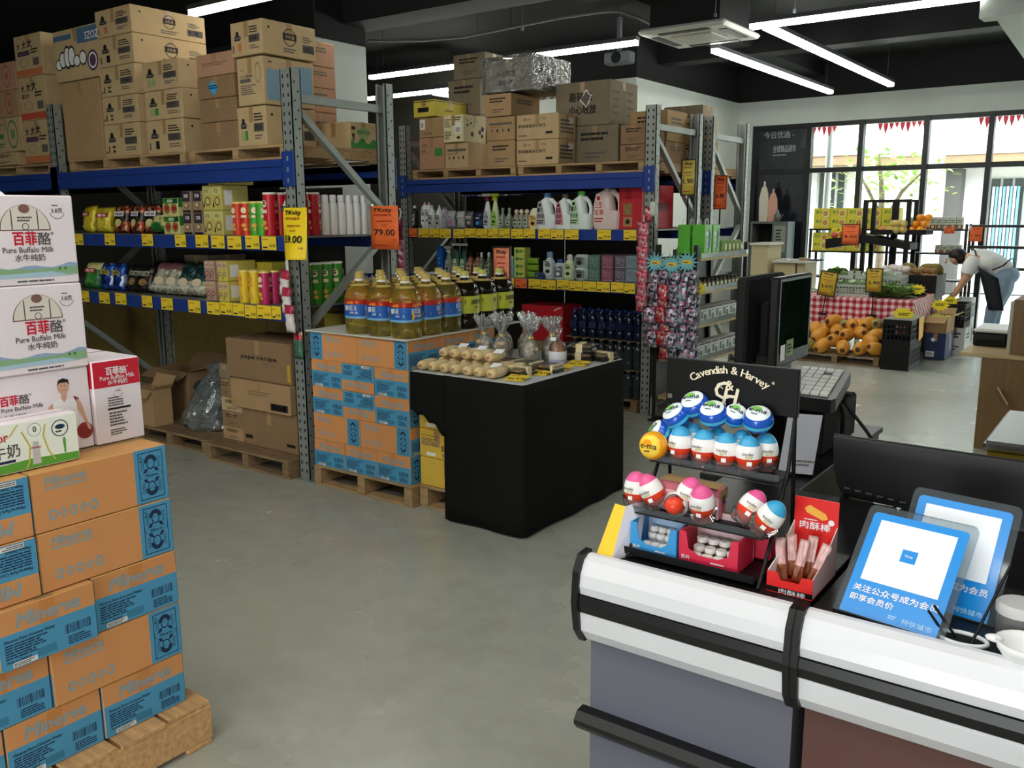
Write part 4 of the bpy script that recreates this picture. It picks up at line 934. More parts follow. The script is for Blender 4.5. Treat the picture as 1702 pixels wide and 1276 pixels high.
brand(mb, f, u, .15, .026, MRED, MGREY); mb.text(f, 'Pure Buffalo Milk', u+.002, .135, .011, MGREY, fit=.105); mb.text(f, '水牛纯奶', u+.004, .113, .014, MGREY)
px = w-.07                                        # a plain printed sportsman
mb.poly(f, [(px-.036, .06), (px+.03, .06), (px+.034, .12), (px+.03, .142), (px+.008, .148), (px-.008, .148), (px-.034, .14)], JERS, .0008)
mb.poly(f, [(px+.022, .15), (px+.036, .143), (px+.036, .125), (px+.03, .13)], M('jersey_trim', (124, 30, 40), .6), .0012)
mb.poly(f, [(px-.012, .15), (px+.006, .15), (px-.003, .136)], SKIN, .0014); mb.rect(f, px-.01, .148, px+.005, .164, SKIN, .0013)
mb.disc(f, px-.003, .178, .016, SKIN, .0014, e=1.2); mb.poly(f, [(px-.02, .182), (px-.014, .198), (px-.002, .202), (px+.012, .197), (px+.014, .182), (px+.008, .19), (px-.012, .19)], HAIRP, .0018)
mb.rect(f, px-.009, .181, px-.005, .1825, HAIRP, .002); mb.rect(f, px, .181, px+.004, .1825, HAIRP, .002); mb.rect(f, px-.006, .169, px+.001, .1702, MRED, .002)
mb.poly(f, [(px+.03, .142), (px+.042, .13), (px+.052, .09), (px+.058, .07), (px+.05, .066), (px+.042, .088), (px+.03, .112)], SKIN, .0013)
mb.poly(f, [(px-.034, .14), (px-.046, .13), (px-.05, .1), (px-.042, .1), (px-.034, .12)], SKIN, .0013)
mb.disc(f, px+.046, .05, .023, M('ball_red', (150, 48, 48), .6), .0016, n=18); mb.ring(f, px+.046, .05, .012, .001, INK, .0018); mb.poly(f, [(px+.05, .07), (px+.06, .07), (px+.064, .05), (px+.056, .052)], SKIN, .002)
mb.build('print', o)['kind'] = 'stuff'
o, f = milk_body('milk_carton', .142, .34, .235, (-2.33, 1.32, ZB), 'milk carton with a red top band standing at the stack end'); w, h = f.w, f.h
mb = MB(); mb.rect(f, .003, h*.68, w-.003, h-.003, MRED, .0006); brand(mb, f, w*.28, h*.82, .022, WHITE, WHITE); mb.text(f, 'Pure Buffalo Milk', w*.15, h*.765, .012, WHITE, .0012, fit=w*.72); mb.text(f, '水牛纯奶', w*.3, h*.7, .014, WHITE, .0012)
mb.ring(f, w*.5, h*.6, .014, .001, MGREY, a0=3.3, a1=6.1); mb.text(f, '3.8克', w*.5, h*.61, .007, MGREY, align='C'); mb.lines(f, w*.28, h*.44, w*.34, h*.12, 4, MGREY); mb.rect(f, w*.26, h*.4, w*.74, h*.425, INK); mb.lines(f, w*.28, h*.2, w*.44, h*.18, 5, MGREY); mb.lines(f, w*.28, h*.09, w*.4, h*.08, 3, MGREY, seed=2); mb.build('print', o)['kind'] = 'stuff'
mb = MB(); g = Fr((-.34, -w/2, 0), (1, 0, 0), (0, 0, 1), .34, h); mb.rect(g, .003, h*.68, .337, h-.003, MRED, .0006); mb.rect(g, .02, h*.1, .3, h*.3, MEAD, .0006); mb.build('print', o)['kind'] = 'stuff'
# white and green milk carton lying in front
o, f = milk_body('milk_carton', .3, .085, .126, (-2.246, 1.003, ZB), 'flat white and green carton of plain milk in front'); w, h = f.w, f.h
MG = M('anchor_green', (96, 168, 62), .45); GOLD = M('gold_ribbon', (214, 190, 84), .4)
mb = MB(); mb.rect(f, .002, .002, w-.002, h-.002, M('ivory_milk', (250, 250, 236), .4), .0004)
mb.poly(f, [(.003, .003), (w-.003, .003), (w-.003, .022), (w*.6, .028), (w*.3, .024), (.003, .014)], MG, .0008)
mb.text(f, 'Anchor', w-.263, .082, .024, MRED, fit=.088); mb.text(f, '安佳', w-.212, .108, .009, MRED); mb.text(f, '纯牛奶', w-.25, .04, .034, MGREY, fit=.1); mb.rect(f, w-.24, .028, w-.162, .035, NAVY, .001)
def ribbon(pts, wd): 
    for (a, b), (c, d) in zip(pts, pts[1:]): mb.poly(f, [(a-wd, b), (a+wd, b), (c+wd, d), (c-wd, d)], GOLD, .0012)
ribbon([(w-.24, .075), (w-.2, .08), (w-.17, .095), (w-.15, .12)], .002); ribbon([(w-.142, .1), (w-.125, .06), (w-.13, .02), (w-.138, .004)], .002); ribbon([(w-.083, .11), (w-.09, .08), (w-.08, .04), (w-.065, .014)], .002)
mb.ring(f, w-.11, .1, .017, .001, MGREY); mb.text(f, '0', w-.11, .094, .014, INK, align='C'); mb.poly(f, [(w-.122, .012), (w-.1, .012), (w-.103, .07), (w-.117, .07)], SILV, .0012); mb.text(f, 'Anchor', w-.11, .052, .006, MRED, .0016, align='C')
mb.ring(f, w-.046, .092, .022, .003, MGREY, n=24); mb.disc(f, w-.046, .096, .013, NAVY, .0012, e=.5); mb.lines(f, w-.058, .08, .024, .008, 1, INK); mb.poly(f, [(w-.04, .026), (w-.036, .026), (w-.034, .06), (w-.038, .07), (w-.042, .06)], MG, .0012)
mb.build('print', o)['kind'] = 'stuff'
# ------------------------------------------------------------------ floor bay of the snack rack
pallet(-4.9, -4.08, 3.33, 4.1, 0, .115, 'wooden pallet with cartons beside the steel end post on the floor', mat=WOOD2, n=6)
def st_papa(mb, F):
    f = F['f']; w, h = f.w, f.h; mb.text(f, 'papa recipe', w*.24, h*.5, h*.12, INK, fit=w*.55, bold=.08); mb.lines(f, w*.58, h*.42, w*.14, h*.05, 1, INKG); mb.rect(f, w-.035, h*.08, w-.01, h*.5, M('yellow_strap', (196, 160, 50), .4))
def st_boxlab(mb, F): f = F['f']; w, h = f.w, f.h; mb.rect(f, w*.68, h*.1, w*.96, h*.34, INK); mb.barcode(f, w*.7, h*.14, w*.24, h*.16, KRAFT2, 10); mb.lines(f, w*.3, h*.5, w*.4, h*.2, 2, INKG_F); r = F['r']; mb.rect(r, r.w*.3, r.h*.1, r.w*.7, r.h*.34, INKG)
def st_icons(mb, F): f = F['f']; w, h = f.w, f.h; mb.rect(f, w*.05, h*.18, w*.18, h*.28, INK); mb.rect(f, w*.8, h*.16, w*.95, h*.24, INK)
GFB = 'cartons on the floor under the snack rack'
carton(-4.66, -4.13, 3.46, 3.95, .116, .36, KRAFT3, st_icons, 'bottom carton of the floor pile printed papa recipe', GFB)
carton(-4.72, -4.15, 3.43, 3.9, .362, .545, KRAFT, st_boxlab, 'middle carton with torn edge under the papa recipe carton', GFB)
carton(-4.77, -4.15, 3.45, 3.8, .547, .8, KRAFT3, st_papa, 'big brown carton lettered papa recipe', GFB)
zz = .116
for i, hgt in enumerate((.09, .1, .09, .12, .1)):
    a = carton(-4.885+.006*(i % 2), -4.775 if i > 2 else -4.67, 3.47, 3.85, zz, zz+hgt, (KRAFT, KRAFT3, KRAFT2, KRAFT3, KRAFT5)[i], st_lines if i % 2 else None, ORD[i]+' small carton from the pallet beside the papa recipe pile', GFB) if i > 2 else carton(-4.885, -4.675, 3.47, 3.85, zz, zz+hgt, (KRAFT, KRAFT3, KRAFT2)[i], st_lines, ORD[i]+' small carton from the pallet beside the papa recipe pile', GFB)
    zz += hgt+.001
# dolly board with a film bag of green goods
pallet(-5.85, -4.98, 3.4, 4.1, 0, .1, 'low wooden pallet carrying the clear sack and open cartons', mat=WOOD2, n=5)
r = thing('plastic_sack', 'clear plastic sack of dark green goods on the low pallet', 'sack', (-5.3, 3.72, .1)); o = r.location
rnd = random.Random(5); mb = MB(o); GRN = M('dark_green_goods', (34, 62, 46), .5, noise=.4, scale=25)
for k in range(16): mb.sphere((-5.25+rnd.uniform(-.14, .14), 3.72+rnd.uniform(-.1, .1), .16+.022*k*.55+rnd.uniform(0, .05)), .06, .06, .05, GRN, 8, 6, fn=lambda v: 1+.2*math.sin(v.x*7)*math.cos(v.y*9))
q = mb.build('green_goods', r); q['kind'] = 'stuff'
mb = MB(o); rs = []
for k, (z, a) in enumerate(((.101, .24), (.13, .27), (.2, .26), (.28, .22), (.36, .17), (.43, .12), (.48, .06), (.52, .09), (.55, .05))):
    rs.append([(-5.3+k*.008+a*math.cos(t)*(1+rnd.uniform(-.14, .14)), 3.72+.8*a*math.sin(t)*(1+rnd.uniform(-.14, .14)), z+rnd.uniform(-.012, .012)*(k > 0)) for t in [i*2*math.pi/26 for i in range(26)]])
mb.rings(rs, clear_film('sack_film', (220, 228, 226), gloss=.5, rough=.12, white=.16, bump=1.0, bscale=18), False, False, True); mb.build('film', r)
def open_carton(x0, x1, y0, y1, z0, z1, mat, label, group):
    mb = MB(((x0+x1)/2, (y0+y1)/2, z0)); t = .005
    mb.box(x0, x1, y0, y0+t, z0, z1, mat); mb.box(x0, x1, y1-t, y1, z0, z1, mat); mb.box(x0, x0+t, y0+t, y1-t, z0, z1, mat); mb.box(x1-t, x1, y0+t, y1-t, z0, z1, mat); mb.box(x0+t, x1-t, y0+t, y1-t, z0, z0+t, mat)
    o = mb.build('open_carton'); tag(o, label, 'carton', group)
    for nm, a, b in (('flap', (x0, y0), (0, -1)), ('flap', (x1, y0), (1, 0)), ('flap', (x0, y1), (0, 1))):
        f = MB(((x0+x1)/2, (y0+y1)/2, z0)); L = (y1-y0)*.42
        if b[0] == 0:
            yy = y0 if b[1] < 0 else y1; f.add([(x0, yy, z1), (x1, yy, z1), (x1, yy+b[1]*L*.75, z1-.05 if b[1] < 0 else z1+.08), (x0, yy+b[1]*L*.75, z1-.05 if b[1] < 0 else z1+.08)], [(0, 1, 2, 3)], mat)
        else: f.add([(x1, y0, z1), (x1, y1, z1), (x1+L*.5, y1, z1+.03), (x1+L*.5, y0, z1+.03)], [(0, 1, 2, 3)], mat)
        q = f.build(nm, o); q.modifiers.new('thickness', 'SOLIDIFY').thickness = .004
    return o
open_carton(-6.12, -5.66, 3.76, 4.08, .101, .43, KRAFT3, 'open brown carton in shade behind the red-topped milk carton', GFB)
open_carton(-5.84, -5.6, 3.42, 3.57, .101, .36, KRAFT, 'small open carton leaning beside the clear sack', GFB)
# ------------------------------------------------------------------ shelf goods: makers
def mk_bag(name, w, h, d, main, top=None, low=None, seed=0, text=None, tm=None, spot=None, film=False):
    """pillow pack standing on its lower seam: crimped ends, bulging middle, creases"""
    rnd = random.Random(seed); mb = MB(); nu, nv = 9, 10; r = None
    def pt(i, j, s):
        u = i/nu*2-1; v = j/nv; e = min(v, 1-v)*2
        bul = (max(0, 1-u*u)**.5)*(min(1, e*2.6)**.6)
        ww = w/2*(1-.1*(1-abs(2*v-1))*(1 if 0 < j < nv else 0)); 
        return (u*ww, s*d/2*bul+(cr[i][j] if 0 < j < nv and 0 < i < nu else 0), v*h)
    cr = [[rnd.uniform(-.006, .006) for _ in range(nv+1)] for _ in range(nu+1)]
    for s in (-1, 1):
        for j in range(nv):
            m = main if s > 0 else (top if top and j >= nv*.66 else (low if low and j < nv*.36 else main))
            for i in range(nu):
                q = [pt(i, j, s), pt(i+1, j, s), pt(i+1, j+1, s), pt(i, j+1, s)]
                mb.add(q, [(0, 1, 2, 3) if s < 0 else (3, 2, 1, 0)], m, True)
    o = mb.build(name)
    # weld for smooth shading
    import bmesh
    bm = bmesh.new(); bm.from_mesh(o.data); bmesh.ops.remove_doubles(bm, verts=bm.verts, dist=1e-4); bm.to_mesh(o.data); bm.free()
    mb = MB(); f = Fr((-w/2, -d/2-.003, 0), (1, 0, 0), (0, 0, 1), w, h)
    if text: mb.rect(f, w*.18, h*.56, w*.82, h*.72, tm[0], .001); mb.text(f, text, w*.5, h*.585, h*.1, tm[1], .0016, align='C', fit=w*.5)
    if spot: mb.disc(f, w*.5, h*.33, w*.22, spot, .001, e=.8)
    if mb.F: mb.build('pack_print', o)
    return o
def mk_can(name, r, h, main, lid, emb, txt, hair=None):
    o = thing(name, '', 'can'); mb = MB(); mb.lathe((0, 0, 0), [(r*.98, 0), (r, .004), (r, h-.012)], main, 18); mb.build('tube', o)
    mb = MB(); mb.lathe((0, 0, h-.012), [(r*1.04, 0), (r*1.04, .009), (r*.96, .012)], lid, 18); mb.build('lid', o)
    mb = MB()
    for a in (-1.57, .5, 2.6):
        f = arc_frame(r+.0008, a, 0); mb.disc(f, 0, h*.74, r*.55, emb, .0015, e=1.0); 
        if hair: mb.disc(f, 0, h*.735, r*.3, hair, .0026, e=.45); mb.disc(f, 0, h*.785, r*.34, hair, .0022, e=.3)
        mb.rect(f, -r*.55, h*.52, r*.55, h*.6, emb, .0016); mb.disc(f, -r*.1, h*.3, r*.5, M('crisp_gold', (222, 170, 70), .6), .0014, e=.7); mb.disc(f, r*.2, h*.18, r*.42, M('crisp_gold', (222, 170, 70), .6), .002, e=.7)
    mb.build('label', o)['kind'] = 'stuff'; return o
def mk_lathe(name, cat, prof, mat, cap=None, capm=None, lab=None, sx=1, sy=1, n=14, power=2.0, text=None, dark=None):
    o = thing(name, '', cat); mb = MB(); mb.lathe((0, 0, 0), prof, mat, n, sx, sy, power=power); mb.build('body', o)
    if cap: mb = MB(); mb.lathe((0, 0, 0), cap, capm, 12, sx if sx < 1 else 1, sy); mb.build('cap', o)
    if lab:
        z0, z1, rr, lm = lab; mb = MB()
        f = Fr((0, -rr*sy-.001, 0), (1, 0, 0), (0, 0, 1)); ww = rr*sx*.72
        mb.poly(f, [(-ww, z0), (ww, z0), (ww*1.02, (z0+z1)/2), (ww, z1), (-ww, z1), (-ww*1.02, (z0+z1)/2)], lm, .001)
        dk = dark or INK
        if text: mb.text(f, text, 0, z0+(z1-z0)*.58, (z1-z0)*.26, dk, .0022, align='C', fit=ww*1.5)
        mb.disc(f, 0, z0+(z1-z0)*.28, ww*.55, dk, .002, e=.7); mb.lines(f, -ww*.8, z1-(z1-z0)*.12, ww*1.6, (z1-z0)*.1, 1, dk, .002)
        mb.build('label', o)
    return o
def mk_jug(w, h, d, body, capm, lab, txt, inkm, name='detergent_jug'):
    o = thing(name, '', 'bottle'); mb = MB()
    mb.lathe((0, 0, 0), [(.46, 0), (.5, .02*h/.25), (.5, h*.34), (.49, h*.4)], body, 20, w, d, power=3.2)
    L = w*.3
    mb2 = [(-w*.12, w*.37, h*.38), (-w*.14, w*.35, h*.55), (-w*.13, w*.31, h*.7), (-w*.08, w*.2, h*.8), (-w*.03, w*.11, h*.86), (-w*.03, w*.1, h*.9)]
    rs = []
    for cx, rr, z in mb2: rs.append([(cx+rr*math.copysign(abs(math.cos(t))**.75, math.cos(t)), d*.46*min(1, rr/(w*.3)+.2)*math.copysign(abs(math.sin(t))**.75, math.sin(t)), z) for t in [i*2*math.pi/18 for i in range(18)]])
    mb.rings(rs, body, True, True, True); 
    mb.tube([(w*.02, 0, h*.8), (w*.2, 0, h*.8), (w*.34, 0, h*.72), (w*.42, 0, h*.58), (w*.43, 0, h*.44), (w*.4, 0, h*.34)], [w*.1, w*.1, w*.085, w*.075, w*.08, w*.09], body, 8)
    mb.build('body', o)
    mb = MB(); mb.lathe((-w*.03, 0, h*.88), [(w*.15, 0), (w*.15, h*.09), (w*.12, h*.12)], capm, 14); mb.build('cap', o)
    mb = MB(); f = Fr((-w*.45, -d*.47, 0), (1, 0, 0), (0, 0, 1)); 
    mb.poly(f, [(w*.04, h*.12), (w*.5, h*.12), (w*.46, h*.36), (w*.36, h*.6), (w*.3, h*.78), (w*.14, h*.76), (w*.06, h*.5)], lab, .004)
    mb.text(f, txt[0], w*.1, h*.46, h*.14, inkm, .0055, fit=w*.26); mb.text(f, txt[1], w*.08, h*.3, h*.12, inkm, .0055, fit=w*.34); mb.lines(f, w*.08, h*.14, w*.34, h*.12, 2, inkm, .0055); mb.disc(f, w*.23, h*.67, w*.07, inkm, .0055)
    mb.build('label', o); return o
def mk_trigger(body, capm, lab, h=.26, trig=None):
    o = thing('spray_bottle', '', 'bottle'); mb = MB(); mb.lathe((0, 0, 0), [(.038, 0), (.042, .01), (.042, h*.3), (.034, h*.48), (.024, h*.64), (.016, h*.74), (.014, h*.78)], body, 14, 1, .75); mb.build('body', o)
    mb = MB(); mb.lathe((0, 0, h*.77), [(.017, 0), (.017, .022)], capm, 10); mb.box(-.012, .012, -.014, .014, h*.77+.022, h*.92, capm); mb.box(-.05, .03, -.014, .014, h*.91, h*.99, trig or capm); mb.box(-.058, -.05, -.006, .006, h*.93, h*.97, WHITE); mb.bar((-.022, 0, h*.91), (-.034, 0, h*.8), .012, .008, capm); mb.build('trigger_head', o)
    mb = MB(); f = Fr((0, -.0325, 0), (1, 0, 0), (0, 0, 1)); mb.poly(f, [(-.026, h*.08), (.026, h*.08), (.026, h*.32), (.016, h*.5), (-.016, h*.5), (-.026, h*.32)], lab, .001); mb.text(f, '去油', 0, h*.3, h*.07, INK, .002, align='C'); mb.disc(f, 0, h*.2, .016, INK, .002, e=.7); mb.lines(f, -.02, h*.1, .04, h*.05, 1, INK, .002); mb.build('label', o)
    return o
def mk_box(name, w, h, d, mat, style, cat='box'):
    mb = MB(); mb.cbox(-w/2, w/2, -d/2, d/2, .0003, h, mat, .0025); o = mb.build(name); tag(o, '', cat); F = faces(w, d, h); mb = MB(); style(mb, F)
    if mb.F: mb.build('print', o)['kind'] = 'stuff'
    return o
class Kind:
    """the first placement uses the thing itself, the following ones copies that share its meshes"""
    def __init__(s, root): s.root = root; s.used = False
    def put(s, loc, label, group=None, rz=0.0, rot=None, scale=None):
        if not s.used:
            s.used = True; o = s.root; o.location = loc; o.rotation_euler = rot if rot else (0, 0, rz); o['label'] = label
            if group: o['group'] = group
            if scale: o.scale = scale if isinstance(scale, tuple) else (scale,)*3
            return o
        return dup(s.root, loc, rz, label, group, scale, rot=rot)
def xA(px, z, Y=3.5):
    y = yz(px, z, Y); return onY(px, y, Y).x
# ------------------------------------------------------------------ price tags on the shelf edges
def price_tags(rk, Y, z, items, h=.078):
    for (a, b, c, price) in items:
        x0, x1 = xA(a, z-.04, Y), xA(b, z-.04, Y); o = rk.location; mb = MB(o); j = random.uniform(-.004, .004)
        f = Fr((x0, Y-.004, z-h+.0+j), (1, 0, 0), (0, 0, 1), x1-x0, h); m = ORA_TAG if c == 'o' else YEL_TAG
        mb.obox(f.p(f.w/2, h/2, 0), (f.w/2, 0, 0), (0, .0008, 0), (0, 0, h/2), m)
        mb.text(f, price, f.w*.94, h*.18, h*.24, INK, .0014, align='R'); mb.rect(f, f.w*.08, h*.12, f.w*.4, h*.24, INK, .0012); mb.lines(f, f.w*.08, h*.72, f.w*.6, h*.1, 1, REDINK, .0012)
        mb.build('price_tag', rk)
price_tags(rackA, YA0, SZ1, [(122, 139, 'y', '5.90'), (175, 192, 'y', '7.90'), (237, 255, 'y', '12.90'), (292, 310, 'y', '6.90'), (326, 347, 'y', '7.90'), (352, 374, 'y', '7.90'), (379, 402, 'y', '4.20'), (409, 432, 'y', '4.90'), (436, 460, 'y', '14.90'), (20, 38, 'y', '8.90'), (62, 80, 'y', '6.50')])
price_tags(rackA, YA0, SZ2, [(136, 149, 'y', '6.90'), (166, 183, 'y', '5.90'), (193, 211, 'y', '5.50'), (237, 254, 'y', '11.80'), (269, 288, 'y', '12.80'), (314, 334, 'y', '12.90'), (345, 366, 'y', '7.90'), (367, 387, 'y', '8.90'), (388, 407, 'y', '4.20'), (408, 427, 'y', '4.90'), (428, 452, 'y', '14.90'), (453, 468, 'y', '9.90')])
price_tags(rackB, YB0, SZ1, [(680, 694, 'o', '9.90'), (696, 713, 'y', '12.90'), (714, 731, 'y', '15.90'), (732, 750, 'y', '29.90'), (754, 772, 'y', '12.90'), (773, 791, 'y', '15.80'), (792, 811, 'y', '25.90'), (812, 829, 'y', '19.90'), (830, 848, 'y', '25.80'), (850, 870, 'y', '12.90'), (871, 890, 'y', '16.90'), (895, 915, 'y', '29.90'), (916, 937, 'y', '35.80'), (939, 962, 'y', '39.90'), (993, 1016, 'y', '49.90'), (1037, 1058, 'y', '79.00')])
price_tags(rackB, YB0, SZ2, [(835, 855, 'y', '5.90'), (857, 876, 'o', '6.90'), (879, 899, 'y', '13.90'), (900, 924, 'y', '12.80'), (926, 946, 'y', '29.80'), (947, 968, 'y', '49.90'), (969, 991, 'y', '15.90'), (992, 1014, 'y', '15.90'), (1016, 1037, 'y', '15.90'), (1038, 1056, 'y', '19.90')])
# ------------------------------------------------------------------ snack rack, upper shelf
GU = 'snacks on the upper shelf of the snack rack'; GL = 'snacks on the lower shelf of the snack rack'
YELB = foil('yellow_foil', [(208, 190, 44), (226, 206, 70), (190, 168, 30)], 22, .15, .3); REDB = foil('red_foil', [(150, 36, 30), (120, 60, 30), (176, 60, 40), (40, 26, 24), (190, 160, 110)], 45, .2, .3); BLKB = foil('black_foil', [(30, 26, 26), (44, 38, 34), (22, 20, 20), (70, 62, 50)], 30, .2, .25); CREAM = M('cream_foil', (206, 200, 130), .35, noise=.15, scale=25); GRNB = foil('green_foil', [(58, 138, 58), (40, 110, 50), (90, 160, 70), (30, 90, 44)], 26, .15, .3); BLUB = foil('blue_foil', [(26, 60, 140), (40, 90, 180), (20, 40, 100), (170, 180, 200)], 26, .3, .22); DKG = foil('dark_green_foil', [(24, 56, 54), (16, 40, 44), (40, 80, 70), (60, 90, 80)], 30, .3, .25); SILB = foil('silvery_clear_pack', [(186, 184, 164), (150, 146, 120), (206, 204, 190), (160, 150, 110)], 40, .2, .2); MAUV = M('mauve_foil', (112, 74, 78), .4); TANB = M('nut_brown_pack', (142, 110, 66), .4, noise=.3, scale=30)
REDC = M('red_can', (190, 30, 44), .35); GRNC = M('green_can', (74, 170, 50), .35); ORC = M('orange_can', (214, 60, 36), .35); YELC = M('yellow_can', (232, 196, 44), .35); MAGC = M('magenta_can', (190, 44, 96), .35); LIDW = M('pale_lid', (226, 226, 214), .4); LIDY = M('yellow_lid', (232, 206, 110), .4); EMBC = M('emblem_cream', (240, 214, 180), .5); MOUST = M('emblem_black', (26, 20, 20), .5)
yb = mk_bag('snack_bag', .17, .2, .09, YELB, None, None, 1, '薯条', (REDINK, WHITE)); tag(yb, '', 'snack bag'); K = Kind(yb)
for i, x in enumerate((150, 171)): K.put((xA(x, SZ1, 3.52), 3.52+.02*i, SZ1+.001), '%s of two yellow crisp bags at the dark end of the upper shelf' % ('outer' if i == 0 else 'inner'), GU, rz=(-.15, .3)[i], rot=(-.2, 0, (-.15, .3)[i]), scale=(1, .94)[i])
kb = mk_bag('snack_bag', .16, .2, .08, BLKB, REDB, REDB, 2, '烤肠', (WHITE, INK), CREAM); tag(kb, '', 'snack bag'); K = Kind(kb)
for i, x in enumerate((199, 225, 246)): K.put((xA(x, SZ1, 3.5), 3.52+.02*(i == 2), SZ1+.001), '%s black and red snack bag counted from the yellow crisp bags' % ORD[i], GU, rot=(-.22, 0, (.1, -.1, .2)[i]))
cb = mk_bag('snack_bag', .2, .12, .1, CREAM, None, GRNB, 3); tag(cb, '', 'snack bag'); K = Kind(cb)
for i, x in enumerate((262, 281)): K.put((xA(x, SZ1, 3.48), 3.5, SZ1+.016), ('cream snack bag slumped flat beside the black and red bags', 'cream and green snack bag propped on the cup noodle boxes')[i], GU, rot=(-.5 if i == 0 else -.1, 0, .1 if i == 0 else .6), scale=(1, .8)[i])
def st_noodle(mb, F, a=GRNB, b=TANB, c=CREAM):
    f = F['f']; w, h = f.w, f.h; mb.rect(f, .002, h*.7, w-.002, h-.002, a); mb.rect(f, .002, .002, w-.002, h*.36, c)
    for k in (.27, .73): mb.disc(f, w*k, h*.42, w*.2, b, .001, e=1.0); mb.disc(f, w*k, h*.42, w*.13, REDINK, .0014, e=.7)
    mb.text(f, '香脆面', w*.5, h*.76, h*.16, WHITE, .0014, align='C'); r = F['r']; mb.rect(r, .002, r.h*.5, r.w-.002, r.h-.002, a)
nb = mk_box('snack_box', .17, .115, .16, CREAM, st_noodle); K = Kind(nb)
for i in range(2): K.put((xA(300, SZ1, 3.5), 3.52, SZ1+.001+i*.117), '%s green-topped noodle snack box on the upper shelf' % ('lower', 'upper')[i], GU)
def st_dark(mb, F):
    f = F['f']; w, h = f.w, f.h; mb.rect(f, .002, h*.52, w-.002, h-.002, M('plum_print', (62, 50, 56), .5)); mb.text(f, '豆腐', w*.5, h*.7, h*.16, WHITE, .0014, align='C'); mb.disc(f, w*.5, h*.34, w*.34, TANB, .001, e=.7); mb.disc(f, w*.45, h*.36, w*.18, M('pale_food', (210, 190, 160), .6), .0014, e=.7); mb.rect(f, .002, .002, w-.002, h*.12, INK, .0009)
db = mk_box('snack_box', .088, .135, .14, M('tan_box', (160, 138, 112), .5), st_dark); K = Kind(db)
for i in range(4): K.put((xA((327, 345)[i % 2], SZ1, 3.5), 3.51, SZ1+.001+(i//2)*.137), '%s plum-labelled snack box in the %s column' % (('lower', 'upper')[i//2], ('outer', 'inner')[i % 2]), GU)
def st_patt(mb, F, a=TANB, b=CREAM):
    f = F['f']; w, h = f.w, f.h; rnd = random.Random(3)
    for i in range(2):
        mb.rect(f, w*(.5*i+.02), h*.62, w*(.5*i+.48), h*.94, b, .0008); mb.disc(f, w*(.28+.5*i), h*.36, w*.15, a, .001); mb.disc(f, w*(.28+.5*i), h*.36, w*.09, b, .0014); mb.poly(f, [(w*(.03+.5*i), h*.14), (w*(.12+.5*i), h*.1), (w*(.1+.5*i), h*.42)], INK, .0012); mb.text(f, '花生', w*(.1+.5*i), h*.7, h*.14, BRN, .0014)
    r = F['r']; mb.rect(r, r.w*.1, r.h*.2, r.w*.4, r.h*.8, WHP)
pb = mk_box('snack_box', .19, .15, .2, M('olive_yellow_box', (196, 184, 98), .5), st_patt); K = Kind(pb)
for i in range(2): K.put((xA(372, SZ1, 3.5), 3.53, SZ1+.001+i*.152), '%s olive yellow peanut box on the upper shelf' % ('lower', 'upper')[i], GU)
kb2 = mk_box('snack_box', .19, .11, .2, M('olive_yellow_box', (196, 184, 98), .5), st_patt); Kind(kb2).put((xA(374, SZ1, 3.5)+.01, 3.56, SZ1+.001+.305), 'topmost olive yellow peanut box just under the blue beam', GU)
K1 = Kind(mk_can('crisp_can', .033, .2, ORC, LIDY, EMBC, 'x')); K2 = Kind(mk_can('crisp_can', .033, .2, GRNC, LIDY, EMBC, 'x')); K3 = Kind(mk_can('crisp_can', .038, .25, REDC, LIDW, EMBC, 'x', MOUST)); KG = Kind(mk_can('crisp_can', .038, .25, M('green_crisp_can', (64, 140, 44), .35), LIDW, EMBC, 'x', MOUST))
for i in range(4):
    x = xA((398, 412, 426, 438)[i], SZ1, 3.45); (K1 if i < 2 else K2).put((x, 3.45, SZ1+.001), '%s of the short %s crisp cans on the upper shelf' % (('first', 'second')[i % 2], ('red', 'green')[i//2]), GU, rz=.4*i)
    (K1 if i < 2 else K2).put((x, 3.53, SZ1+.001), '%s short %s crisp can in the second rank of the upper shelf' % (('first', 'second')[i % 2], ('red', 'green')[i//2]), GU, rz=.4*i)
x0 = xA(451, SZ1, 3.46)
for i in range(2):
    for j in range(3):
        K3.put((x0 if i == 0 else -4.09, 3.46+j*.0795+.01*i, SZ1+.001), '%s tall red crisp can from the aisle in the %s file by the post' % (ORD[j], ('outer', 'end')[i]), 'tall red crisp cans by the steel post', rz=.0)
K5 = Kind(mk_lathe('spray_can', 'can', [(.026, 0), (.0275, .006), (.0275, .18), (.02, .195), (.016, .2)], M('white_aerosol', (232, 232, 228), .35), [(.021, .198), (.021, .232), (.017, .238)], WHITE))
# white aerosols along the end of the rack, seen through the steel frame
for j in range(6):
    K5.put((-4.09, 3.72+.0+j*.064, SZ1+.001), '%s white spray can from the aisle in the file at the rack end' % ORD[j], 'white spray cans seen through the steel frame')
for j in range(6):
    K5.put((-4.155, 3.72+j*.064, SZ1+.001), '%s white spray can from the aisle in the inner file' % ORD[j], 'white spray cans seen through the steel frame')
for i in range(2):
    wb = mk_box('white_box', .22, .075, .16, M('white_card', (216, 214, 208), .6), lambda mb, F: (mb.rect(F['r'], F['r'].w*.7, F['r'].h*.4, F['r'].w*.8, F['r'].h*.8, INKG),)); Kind(wb).put((-4.4, 3.62+.35, SZ1+.001+i*.076), '%s of two flat white boxes behind the red crisp cans' % ('lower', 'upper')[i], GU)
